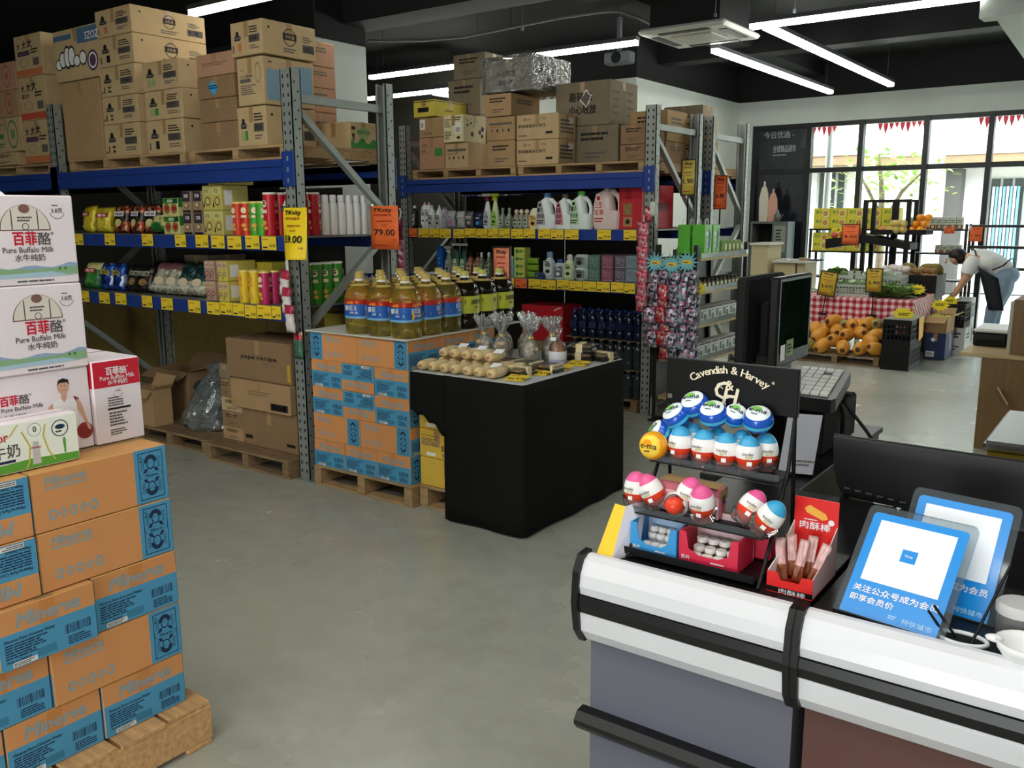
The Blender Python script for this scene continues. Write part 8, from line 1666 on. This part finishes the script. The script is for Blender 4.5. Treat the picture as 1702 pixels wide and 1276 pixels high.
ORG = M('orange_peel', (236, 150, 36), .5, noise=.06, scale=30, bump=.1, bscale=200); PEAR = M('pear_skin', (196, 170, 96), .5, noise=.15, scale=20); PCH = M('peach_skin', (206, 140, 80), .5, noise=.2, scale=10); KO = Kind(mk_fruit(ORG, .048, 'orange')); KPr = Kind(mk_fruit(PEAR, .05, 'pear')); KPe = Kind(mk_fruit(PCH, .048, 'peach')); KRe = Kind(mk_fruit(M('red_apple', (196, 84, 70), .45, noise=.2), .045, 'apple'))
crate(-2.9, -2.28, 11.52, 11.92, 1.3, .06, CRB, 'shallow black fruit tray on top of the tiered stand', solid=True)
for i in range(12): KO.put((-2.46+.1*(i % 2)+.035*(i//4), 11.57+.1*((i//2) % 2)+.03*(i//4), 1.315+.072*(i//4)) if i < 8 else (-2.38+.09*(i % 2)-.12*(i > 9), 11.62+.06*(i > 9), 1.46-.145*(i > 9)), '%s orange in the %s layer on the stand' % (ORD[i % 4], ('lower', 'middle', 'top')[i//4]), 'oranges on the tiered stand')
for i in range(12): KPr.put((-2.7+.1*(i % 2)+.03*(i//4), 11.57+.1*((i//2) % 2)+.03*(i//4), 1.315+.072*(i//4)) if i < 8 else (-2.62+.08*(i % 2), 11.54-.0*(i > 9), 1.315+.07*(i > 9)), '%s pear in the %s layer on the stand' % (ORD[i % 4], ('lower', 'middle', 'top')[i//4]), 'pears on the tiered stand')
for i in range(2): KPe.put((-2.8, 11.58+.11*i, 1.315), '%s peach beside the pears on the stand' % ('near', 'far')[i], 'peaches on the tiered stand')
for i in range(4): KRe.put((-3.36+.1*i, 11.56, 1.25+.01*i), '%s red apple on the sloping black tray' % ORD[i], 'red apples on the sloping tray')
# window shelf with yellow boxes and small cartons
r = thing('window_shelf', 'dark metal shelf frame along the shop window', 'shelf', (-2.2, 12.45, 0)); o = r.location
for z in (1.355, 1.06, .72): mb = MB(o); mb.box(-3.92, -1.96, 12.3, 12.62, z-.02, z, BKM); mb.build('shelf_board', r)
for x in (-3.9, -2.9, -1.98):
    for y in (12.32, 12.6): mb = MB(o); mb.box(x-.015, x+.015, y-.015, y+.015, 0, 1.42 if x > -2 else 1.36, BKM); mb.build('upright', r)
def st_yfruit(mb, F):
    f = F['f']; w, h = f.w, f.h
    for k in range(2):
        mb.disc(f, w*.72, h*(.3+.45*k), w*.17, M('print_fruit', (190, 140, 50), .6)); mb.ring(f, w*.72, h*(.3+.45*k), w*.21, w*.03, WHP, .001); mb.text(f, '果冻', w*.12, h*(.28+.45*k), h*.16, GREENINK)
K = Kind(mk_box('juice_box', .215, .27, .2, M('lemon_yellow_box', (210, 196, 50), .5), st_yfruit)); K2 = Kind(mk_box('juice_box', .215, .24, .2, M('lemon_yellow_box', (210, 196, 50), .5), st_yfruit))
for i in range(5): K.put((-3.77+.22*i, 12.44, 1.356), '%s lemon yellow box from the door on the upper window shelf' % ORD[i], 'lemon yellow boxes in the window')
for i in range(4): K2.put((-3.77+.22*i, 12.44, 1.061), '%s lemon yellow box from the door on the lower window shelf' % ORD[i], 'lemon yellow boxes in the window')
def st_drink(mb, F): f = F['f']; mb.rect(f, .002, .002, f.w-.002, f.h*.36, M('drink_brown', (110, 60, 44), .5)); mb.lines(f, .01, f.h*.5, f.w-.02, f.h*.3, 2, GREENINK); mb.disc(f, f.w*.5, f.h*.2, f.w*.25, CREAM, .001)
K = Kind(mk_box('drink_carton', .072, .15, .07, M('drink_white', (196, 196, 190), .5), st_drink, 'carton')); K4_ = Kind(mk_box('drink_carton', .072, .1, .07, M('drink_white', (196, 196, 190), .5), st_drink, 'carton'))
for i in range(8): K.put((-2.62+.078*i, 12.42, 1.356), '%s pale drink carton from the lemon boxes on the window shelf' % ORD[i], 'pale drink cartons in the window')
for i in range(4): K4_.put((-2.3+.078*i, 12.42, 1.061), '%s pale drink carton on the lower window shelf' % ORD[i], 'pale drink cartons in the window')
r = thing('trolley_rail', 'dark metal rail fence along the window behind the stooping person', 'rail', (0, 12.45, 0)); o = r.location
for z in (1.395, 1.14, .88): mb = MB(o); mb.tube([(-1.95, 12.35, z), (3.0, 12.35, z)], .018, BKM, 8); mb.build('rail_bar', r)
for x in (-1.9, -.6, .8, 2.2, 3.0): mb = MB(o); mb.tube([(x, 12.35, 0), (x, 12.35, 1.4)], .018, BKM, 8); mb.build('rail_post', r)
mb = MB((-3.55, 12.28, 1.2)); rs = [[(-3.62+.14*i/6, 12.29-.02*math.sin(i*1.1+k*.5), 1.37-.2*k/5) for i in range(7)] for k in range(6)]; mb.rings(rs, M('yellow_bag_film', (222, 200, 40), .35, noise=.1), True, False, False, closed=False); q = mb.build('yellow_bag'); q.modifiers.new('t', 'SOLIDIFY').thickness = .002; tag(q, 'yellow plastic bag hung on the window shelf edge', 'bag')
# framed price signs of the vegetable corner
def psign(px0, px1, py0, py1, Y, m, txt, label, pole, fr=BKM, tilt=0):
    a = onY(px0, py1, Y); b = onY(px1, py0, Y); s_ = sign(a.x, b.x, a.z, b.z, Y, m, txt, label, frame=fr, pole=pole, l2='新鲜蔬果'); s_.rotation_euler.y = tilt; return s_
GOLD_ = M('gold_sign_paper', (206, 184, 84), .5)
psign(1399, 1429, 373, 406, 11.48, ORA_TAG, '9.90', 'framed orange price sign before the lemon yellow boxes', None)
psign(1359, 1388, 452, 490, 9.88, M('ochre_sign', (204, 170, 50), .5), '2.8元', 'framed ochre price sign tilted above the squash heap', .2, tilt=.12)
psign(1439, 1467, 447, 484, 9.88, M('ochre_sign', (204, 170, 50), .5), '3.90', 'framed ochre price sign upright over the gingham table edge', .25)
psign(1611, 1634, 377, 401, 12.3, ORA_TAG, '1.90', 'orange price sign on the window rail', None, fr=None); psign(1569, 1587, 377, 388, 12.28, ORA_TAG, '5.9', 'small orange price sign under the pale drink cartons', None, fr=None)
# ------------------------------------------------------------------ service corner left of the window
BEI = M('beige_laminate', (186, 170, 132), .55, noise=.05, scale=4); MAR = M('pale_stone_top', (190, 186, 176), .4)
a = onY(1247, 460, 11.4); b = onY(1277, 404, 11.4)
r = thing('service_cabinet', 'tall beige cabinet with a pale top near the dark glass door', 'cabinet', ((a.x+b.x)/2, 11.6, 0)); o = r.location
mb = MB(o); mb.box(a.x, b.x, 11.4, 11.9, 0, b.z-.03, BEI); mb.build('body', r); mb = MB(o); mb.cbox(a.x-.02, b.x+.03, 11.37, 11.92, b.z-.0295, b.z, MAR, .004); mb.build('top', r)
x0 = b.x+.035; x1 = onY(1345, 430, 11.6).x
r = thing('service_table', 'low beige service table with a pale top beside the cabinet', 'table', ((x0+x1)/2, 11.8, 0)); o = r.location
zt = onY(1310, 433, 11.5).z; mb = MB(o); mb.box(x0+.02, x0+.3, 11.5, 12.0, 0, zt-.03, BEI); mb.box(x0+.32, x1-.02, 11.52, 12.0, 0, zt-.03, BEI); mb.build('body', r); mb = MB(o); mb.cbox(x0, x1, 11.45, 12.05, zt-.0295, zt, MAR, .004); mb.build('top', r)
for i, (dx, m, w, h) in enumerate(((.08, WHITE, .1, .02), (.2, WHITE, .12, .015), (.32, M('tan_pack', (180, 150, 110), .6), .12, .035), (.46, M('navy_case', (40, 44, 90), .5), .16, .02))):
    mb = MB((x0+dx+.05, 11.6, zt)); mb.cbox(x0+dx, x0+dx+w, 11.55, 11.65, zt+.0005, zt+h, m, .004); o = mb.build('service_item'); o.name = ('napkin_pack', 'paper_pad', 'tan_packet', 'navy_case')[i]; tag(o, ('white napkin pack on the low beige table', 'white paper pad on the low beige table', 'tan packet on the low beige table', 'flat navy case on the low beige table')[i], 'pack'); mb = MB((x0+dx+.05, 11.6, zt)); mb.box(x0+dx+.01, x0+dx+w-.01, 11.549, 11.55, zt+h*.3, zt+h*.6, INKG); mb.build('print', o)
a = onY(1285, 425, 12.5); b = onY(1314, 368, 12.5); c = onY(1252, 368, 12.5)
r = thing('steel_cabinet', 'grey steel cabinet with a posted notice against the dark glass', 'cabinet', ((c.x+b.x)/2, 12.5, 0)); o = r.location; GST = M('dull_grey_steel', (96, 102, 100), .5, .3)
mb = MB(o); mb.cbox(a.x, b.x, 12.4, 12.7, 0, b.z, GST, .006); mb.build('body', r); mb = MB(o); mb.box(c.x, a.x, 12.4, 12.7, b.z-.03, b.z, GST); mb.box(c.x, c.x+.03, 12.4, 12.7, 0, b.z-.0305, GST); mb.box(c.x+.03, a.x, 12.66, 12.7, 0, b.z-.0305, BLACKM); mb.build('open_bay', r)
f = Fr((a.x, 12.4, 0), (1, 0, 0), (0, 0, 1)); mb = MB(o); mb.rect(f, .03, b.z-.42, b.x-a.x-.03, b.z-.06, M('notice_paper', (128, 134, 124), .6), .001); mb.lines(f, .06, b.z-.4, b.x-a.x-.12, .3, 7, INK, .002); mb.build('notice', r)
for i, (px, m, h) in enumerate(((1268, M('pale_peach_board', (206, 196, 178), .5), .52), (1283, M('salmon_board', (204, 150, 132), .5), .42))):
    p = onY(px, 366, 12.55); cxx = Vector((p.x, 12.55, b.z)); mb = MB(cxx); f = Fr(cxx, (1, 0, 0), (0, 0, 1)); mb.prism([(-.06, 0), (.06, 0), (.07, h*.4), (.06, h*.75), (.03, h*.92), (0, h*.97), (-.04, h*.9), (-.07, h*.6)], -.012, 0, f, m); o = mb.build('chopping_board'); tag(o, ('tall pale board standing on the steel cabinet', 'salmon board standing on the steel cabinet')[i], 'board'); mb = MB(cxx); mb.prism([(-.015, h*.95), (.015, h*.95), (.012, h*1.08), (-.012, h*1.08)], -.01, -.002, f, m); mb.build('handle', o)
p = onY(1292, 366, 12.5); mb = MB((p.x, 12.5, b.z)); mb.lathe((p.x, 12.5, b.z+.0005), [(.03, 0), (.05, .05), (.045, .09), (.02, .12), (.015, .16)], GST, 14); o = mb.build('kettle'); tag(o, 'small grey kettle on the steel cabinet', 'kettle'); mb = MB((p.x, 12.5, b.z)); mb.tube([(p.x+.045, 12.5, b.z+.05), (p.x+.08, 12.5, b.z+.1)], .008, GST, 6); mb.build('spout', o)
# ------------------------------------------------------------------ wooden cabinet, printer and steel box at the far till
OAK = M('oak_laminate', (126, 98, 60), .5, noise=.14, scale=5, stretch=(9, 9, 1)); OAKL = M('pale_oak_edge', (196, 172, 128), .5, noise=.08, scale=5)
r = thing('oak_cabinet', 'oak cabinet with a pale overhanging top beside the aisle', 'cabinet', (-.6, 6.9, 0)); o = r.location
mb = MB(o); mb.box(-.885, -.3, 6.5, 7.4, 0, .615, OAK); mb.build('body', r); mb = MB(o); mb.cbox(-1.02, -.28, 6.48, 7.42, .6155, .642, OAKL, .004); mb.build('top', r); mb = MB(o); mb.box(-.76, -.735, 6.6, 7.4, .6425, .98, M('white_edge_panel', (196, 196, 184), .5)); mb.build('screen_panel', r); mb = MB(o); mb.box(-.734, -.28, 6.55, 7.4, .6425, 1.0, OAK); mb.build('body', r)
mb = MB(o); mb.add([(-.77, 6.499, .4), (-.7, 6.499, .3), (-.7, 6.4, .33), (-.77, 6.4, .44)], [(0, 1, 2, 3)], OAKL); q = mb.build('tilted_drawer', r); q.modifiers.new('t', 'SOLIDIFY').thickness = .01
mb = MB(o); mb.tube([(-.76, 6.49, .16), (-.7, 6.49, .16)], .006, WHITE, 6); mb.build('handle', r)
r = thing('printer', 'black printer with a white lid on the oak cabinet top', 'printer', (-.9, 7.0, .642)); o = r.location
mb = MB(o); mb.cbox(-1.0, -.79, 6.85, 7.2, .6425, .74, BLACK, .012); mb.build('body', r); mb = MB(o); mb.cbox(-1.0, -.785, 6.83, 7.22, .7405, .765, WHITE, .01); mb.build('lid', r); mb = MB(o); mb.box(-.98, -.81, 6.846, 6.849, .66, .69, BLACKM); mb.build('paper_slot', r)
r = thing('steel_counter', 'stainless steel topped counter with an olive front beside the padded panel', 'counter', (-.1, 3.8, 0)); o = r.location
mb = MB(o); mb.box(-.43, .4, 3.5, 4.1, .0, .715, M('olive_brass', (150, 128, 40), .35, .6)); mb.build('body', r); mb = MB(o); mb.cbox(-.445, .42, 3.48, 4.11, .7155, .75, CHROME, .01); mb.build('steel_top', r)
mb = MB((-.3, 3.9, .7505)); mb.cbox(-.35, -.2, 4.0, 4.08, .7505, .84, BLACK, .01); o = mb.build('card_reader'); tag(o, 'small black card reader on the steel counter', 'card reader'); mb = MB((-.3, 3.9, .7505)); mb.box(-.34, -.21, 4.01, 4.07, .84, .843, INKG); mb.build('keypad', o)
# ------------------------------------------------------------------ person stooping over the crates
def skin_mesh(name, parent, o, V, E_, m, sub=2, root=0):
    me = bpy.data.meshes.new(name); me.from_pydata([(v[0]-o.x, v[1]-o.y, v[2]-o.z) for v in V], E_, []); me.materials.append(m)
    ob = bpy.data.objects.new(name, me); COL.objects.link(ob); ob.parent = parent
    sk = ob.modifiers.new('skin', 'SKIN'); sk.use_smooth_shade = True
    for i, v in enumerate(V):
        q = me.skin_vertices[0].data[i]; rr = v[3]; q.radius = rr if isinstance(rr, tuple) else (rr, rr); q.use_root = (i == root)
    sd = ob.modifiers.new('subd', 'SUBSURF'); sd.levels = sub; sd.render_levels = sub
    return ob
SKN = M('person_skin', (196, 146, 116), .55, noise=.04); SHIRT = M('white_tshirt', (222, 222, 220), .8, noise=.04); JEAN = M('light_blue_jeans', (130, 150, 170), .85, noise=.1, scale=14); APR = M('black_apron', (24, 26, 34), .8); HAIR = M('short_black_hair', (22, 18, 18), .6, noise=.2, scale=40); SHOE = M('white_shoe', (206, 206, 204), .6)
pr = thing('person', 'person in white t-shirt, black apron and light jeans stooping over crates', 'person', (-1.55, 11.5, 0)); o = pr.location
hd = Vector((-1.93, 11.46, 1.035))
body = [(-1.42, 11.5, .88, (.1, .12)), (-1.55, 11.49, .98, (.1, .14)), (-1.72, 11.47, 1.04, (.09, .15)), (-1.82, 11.465, 1.06, .055), (-1.89, 11.46, 1.05, .06), (hd.x, hd.y, hd.z, .085), (hd.x-.045, hd.y-.005, hd.z-.05, .068),
        (-1.75, 11.33, 1.0, .058), (-1.78, 11.28, .82, .046), (-1.845, 11.24, .68, .036), (-1.89, 11.22, .6, .027), (-1.75, 11.61, 1.0, .058), (-1.8, 11.64, .83, .046), (-1.88, 11.62, .7, .036), (-1.94, 11.58, .63, .027)]
skin_mesh('body', pr, o, body, [(0, 1), (1, 2), (2, 3), (3, 4), (4, 5), (5, 6), (2, 7), (7, 8), (8, 9), (9, 10), (2, 11), (11, 12), (12, 13), (13, 14)], SKN)
for s_, (wx, wy, wz) in ((1, (-1.89, 11.22, .6)), (-1, (-1.94, 11.58, .63))):
    V = [(wx, wy, wz, (.024, .016)), (wx-.03, wy, wz-.035, (.034, .016)), (wx-.045, wy, wz-.06, (.034, .014))]; Ed = [(0, 1), (1, 2)]
    for k, (dy, L) in enumerate(((-.027, .05), (-.009, .058), (.009, .055), (.026, .042))):
        b = len(V); V += [(wx-.05, wy+dy, wz-.068, .0095), (wx-.066, wy+dy*1.15, wz-.068-L*.55, .0088), (wx-.062, wy+dy*1.15, wz-.068-L, .0078)]; Ed += [(2, b), (b, b+1), (b+1, b+2)]
    b = len(V); V += [(wx-.015, wy-.034*s_, wz-.04, .0105), (wx-.035, wy-.05*s_, wz-.068, .0095), (wx-.055, wy-.048*s_, wz-.085, .008)]; Ed += [(1, b), (b, b+1), (b+1, b+2)]
    skin_mesh('hand', pr, o, V, Ed, SKN, 1)
def garment(name, m, tubes, balls):
    """overlapping limbs fused into one continuous cloth surface"""
    mb = MB(o)
    for pts, rr in tubes: mb.tube(pts, rr, m, 14)
    for c, rx, ry, rz in balls: mb.sphere(c, rx, ry, rz, m, 16, 12)
    q = mb.build(name, pr); w = q.modifiers.new('fuse', 'REMESH'); w.mode = 'VOXEL'; w.voxel_size = .012; w.use_smooth_shade = True; sm = q.modifiers.new('smooth', 'SMOOTH'); sm.iterations = 6; sm.factor = .5
garment('tshirt', SHIRT, [([(-1.4, 11.5, .88), (-1.5, 11.495, .95), (-1.63, 11.48, 1.01), (-1.76, 11.467, 1.045), (-1.8, 11.465, 1.055)], [.125, .135, .14, .115, .07]), ([(-1.72, 11.38, 1.02), (-1.755, 11.31, .95), (-1.775, 11.29, .86)], [.09, .08, .07]), ([(-1.72, 11.56, 1.02), (-1.76, 11.63, .95), (-1.79, 11.64, .87)], [.09, .08, .07])], [((-1.6, 11.48, 1.0), .2, .17, .12)])
garment('jeans', JEAN, [([(-1.41, 11.42, .84), (-1.42, 11.41, .7), (-1.49, 11.4, .48), (-1.51, 11.405, .3), (-1.53, 11.41, .1)], [.105, .1, .075, .064, .058]), ([(-1.41, 11.58, .84), (-1.42, 11.59, .7), (-1.48, 11.6, .48), (-1.49, 11.6, .3), (-1.5, 11.6, .1)], [.105, .1, .075, .064, .058])], [((-1.4, 11.5, .86), .14, .165, .115)])
for x, y in ((-1.53, 11.41), (-1.5, 11.6)): skin_mesh('shoe', pr, o, [(x+.04, y, .045, (.042, .04)), (x-.05, y, .04, (.045, .036)), (x-.15, y-.005, .032, (.04, .03))], [(0, 1), (1, 2)], SHOE)
mb = MB(o); mb.sphere((hd.x+.018, hd.y, hd.z+.04), .098, .09, .082, HAIR, 16, 10, fn=lambda v: 1+.03*math.sin(9*v.x)*math.cos(11*v.y)); mb.sphere((hd.x+.055, hd.y, hd.z+.005), .07, .085, .07, HAIR, 14, 8); mb.build('hair', pr)
mb = MB(o); mb.sphere((hd.x-.1, hd.y-.004, hd.z-.045), .016, .014, .018, SKN, 8, 6); mb.build('nose', pr)
for sg in (-1, 1):
    mb = MB(o); mb.sphere((hd.x-.005, hd.y+sg*.086, hd.z-.02), .018, .01, .026, SKN, 8, 6); mb.build('ear', pr)
    mb = MB(o); mb.sphere((hd.x-.092, hd.y+sg*.03, hd.z-.015), .006, .01, .006, HAIR, 8, 6); mb.build('eye', pr)
mb = MB(o); mb.box(hd.x-.1, hd.x-.09, hd.y-.02, hd.y+.018, hd.z-.088, hd.z-.082, M('lip', (150, 84, 76), .6)); mb.build('mouth', pr)
rs = []
for k in range(8):
    f_ = k/7; rs.append([(-1.66+.14*f_+.012*math.sin(i*1.3)*f_, 11.31+.36*i/8, .93-.46*f_+.02*math.sin(math.pi*i/8)) for i in range(9)])
mb = MB(o); mb.rings(rs, APR, True, False, False, closed=False)
rs = [[(-1.66+.14*k/7+j*.21*(1-.25*k/7)/3, 11.305-.012*math.sin(j), .95-.48*k/7-.04*j*(1-k/7)) for j in range(4)] for k in range(8)]
mb.rings(rs, APR, True, False, False, closed=False); q = mb.build('apron', pr); q.modifiers.new('t', 'SOLIDIFY').thickness = .004
mb = MB(o); mb.tube([(-1.66, 11.32, .95), (-1.72, 11.37, 1.13), (-1.78, 11.46, 1.15), (-1.72, 11.56, 1.13), (-1.66, 11.6, .95)], .008, APR, 6); mb.tube([(-1.52, 11.31, .92), (-1.42, 11.34, .97), (-1.38, 11.5, 1.03), (-1.42, 11.64, .97), (-1.55, 11.66, .9)], .009, APR, 6); mb.tube([(-1.38, 11.5, 1.03), (-1.34, 11.48, 1.05), (-1.33, 11.46, .99), (-1.31, 11.45, .9)], .007, APR, 5); mb.build('apron_strings', pr)
# ------------------------------------------------------------------ the street outside the window
PAVE = M('pale_paving', (196, 194, 188), .8, noise=.05, scale=2); FACW = M('white_facade', (232, 230, 226), .8, noise=.03, scale=1); FACG = M('grey_facade', (150, 150, 148), .8, noise=.05, scale=1); EAVE = M('brown_eave', (150, 120, 92), .7, noise=.1); EAVG = M('grey_eave_edge', (150, 148, 146), .6); DKW = M('dark_facade_window', (60, 66, 64), .3)
mb = MB(); mb.box(-30, 20, YW+.12, 45, -.12, -.02, PAVE); struct(mb.build('ground'))
mb = MB(); mb.box(-20, 14, -30, -5.2, -.12, -.02, PAVE); struct(mb.build('pavement'))
r = thing('street_building', 'white building with brown eaves across the street', 'building', (-6, 20, 0)); o = r.location; YS = 19.0
mb = MB(o); mb.box(-16, -4.62, YS-1.6, YS+4, 0, 7, FACW); mb.build('wing', r)
mb = MB(o); mb.box(-4.62, -3.53, YS, YS+4, 0, 7, FACW); mb.build('wall', r)
mb = MB(o); mb.box(-3.25, 12, YS+.6, YS+4, 0, 7, FACW); mb.build('wall', r)
mb = MB(o); mb.box(-3.53, -3.25, YS+.2, YS+4, 0, 2.4, M('dark_pier', (84, 80, 78), .8)); mb.box(-3.53, -3.25, YS+.25, YS+4, 2.4, 7, FACW); mb.build('pier', r)
for x0, x1, y0, y1, zz in ((-16, -4.5, YS-2.3, YS-1.6, 2.42), (-4.62, -3.9, YS-.75, YS, 2.45), (-3.5, 12, YS-.2, YS+.6, 2.47)):
    mb = MB(o); mb.box(x0, x1, y0, y1, zz, zz+.16, EAVE); mb.build('eave', r); mb = MB(o); mb.box(x0, x1+.02, y0-.03, y1, zz+.1605, zz+.32, EAVG); mb.build('eave_edge', r)
for k in range(24):
    x = -3.4+k*.28; mb = MB(o); mb.box(x, x+.07, YS-.2, YS+.58, 2.41, 2.4695, EAVG); mb.build('eave_slat', r)
for x0, x1, z0, z1, y in ((-5.4, -4.89, 1.2, 2.32, YS-1.62), (-2.8, -2.2, .5, 2.2, YS+.58), (-1.6, -.4, .5, 2.2, YS+.58)):
    w = MB(o); w.box(x0, x1, y-.02, y+.02, z0, z1, DKW); w = w.build('facade_window', r)
    for k in range(4): mb = MB(o); xx = x0+(x1-x0)*k/3; mb.box(xx-.02, xx+.02, y-.06, y-.02, z0, z1, EAVG); mb.build('window_bar', w)
mb = MB(o); 
for k in range(8): mb.box(-2.74+k*.06, -2.7+k*.06, YS+.46, YS+.5, .1, 2.05, (M('curtain_blue', (120, 180, 214), .6) if k % 2 else M('curtain_white', (220, 226, 230), .6)))
q = mb.build('striped_curtain', r); q['kind'] = 'stuff'
for k in range(5): mb = MB(o); mb.box(-3.0, 12, YS+.55, YS+.6, 3.5+.4*k, 3.55+.4*k, EAVG); mb.build('roof_line', r)
mb = MB((-4.35, 13.4, 0)); mb.tube([(-4.02, 13.3, 0), (-4.0, 13.3, 3.2)], .05, M('white_drainpipe', (214, 214, 212), .5), 10); tag(mb.build('drainpipe'), 'white drainpipe outside just behind the window mullion', 'pipe')
RED = M('red_awning_cloth', (190, 36, 56), .7)
for i, (x0, x1) in enumerate(((-4.4, -3.9), (-3.35, -2.7), (-2.1, -.4))):
    mb = MB(((x0+x1)/2, 13.25, 2.75)); n = int((x1-x0)/.07)
    for k in range(n): x = x0+(x1-x0)*k/n; w = (x1-x0)/n*.8; h = .1+.04*math.sin(k*1.7); mb.add([(x, 13.25, 2.95), (x+w, 13.25, 2.95), (x+w, 13.25, 2.8-h*.5), (x+w/2, 13.25, 2.76-h), (x, 13.25, 2.8-h*.5)], [(0, 1, 2, 3, 4)], RED)
    mb.tube([(x0-.58*(i == 1), 13.25, 2.95), (x1+.62*(i == 1), 13.25, 2.95)], .01, WHITE, 5); q = mb.build('bunting'); q.modifiers.new('t', 'SOLIDIFY').thickness = .004; q['kind'] = 'thing'; tag(q, ('red bunting outside at the drainpipe end of the window', 'red bunting outside above the middle pane', 'red scalloped bunting outside above the last panes')[i], 'bunting')
# street tree
r = thing('street_tree', 'small leafy tree on the pavement outside the window', 'tree', (-3.9, 15.5, 0)); o = r.location; BARK = M('tree_bark', (120, 104, 88), .9, noise=.2)
tb = onY(1462, 400, 15.5); 
mb = MB(o); x = tb.x; mb.tube([(x, 15.5, -.02), (x+.02, 15.5, 1.0), (x-.02, 15.5, 1.9), (x-.1, 15.5, 2.5)], [.07, .06, .045, .02], BARK, 8); mb.tube([(x, 15.5, 1.3), (x+.3, 15.45, 1.9), (x+.6, 15.4, 2.2)], [.04, .03, .012], BARK, 6); mb.tube([(x, 15.5, 1.5), (x-.3, 15.6, 2.0), (x-.5, 15.7, 2.3)], [.035, .025, .012], BARK, 6); mb.build('trunk', r)
rnd = random.Random(12); mb = MB(o); LT = M('yellow_green_leaf', (150, 184, 76), .6, noise=.2, scale=8)  # leaves in yellow-green, tone varied at random
for k in range(420):
    c = Vector((x+.1+rnd.gauss(0, .45), 15.5+rnd.gauss(0, .4), 2.15+rnd.gauss(0, .22))); a = rnd.uniform(0, 6.28); d = Vector((math.cos(a), math.sin(a), rnd.uniform(-.6, .3))).normalized()*.09; s_ = d.cross(Vector((0, 0, 1))).normalized()*.035
    mb.add([c-d, c+s_, c+d, c-s_], [(0, 1, 2, 3)], LT)
q = mb.build('foliage', r); q['kind'] = 'stuff'
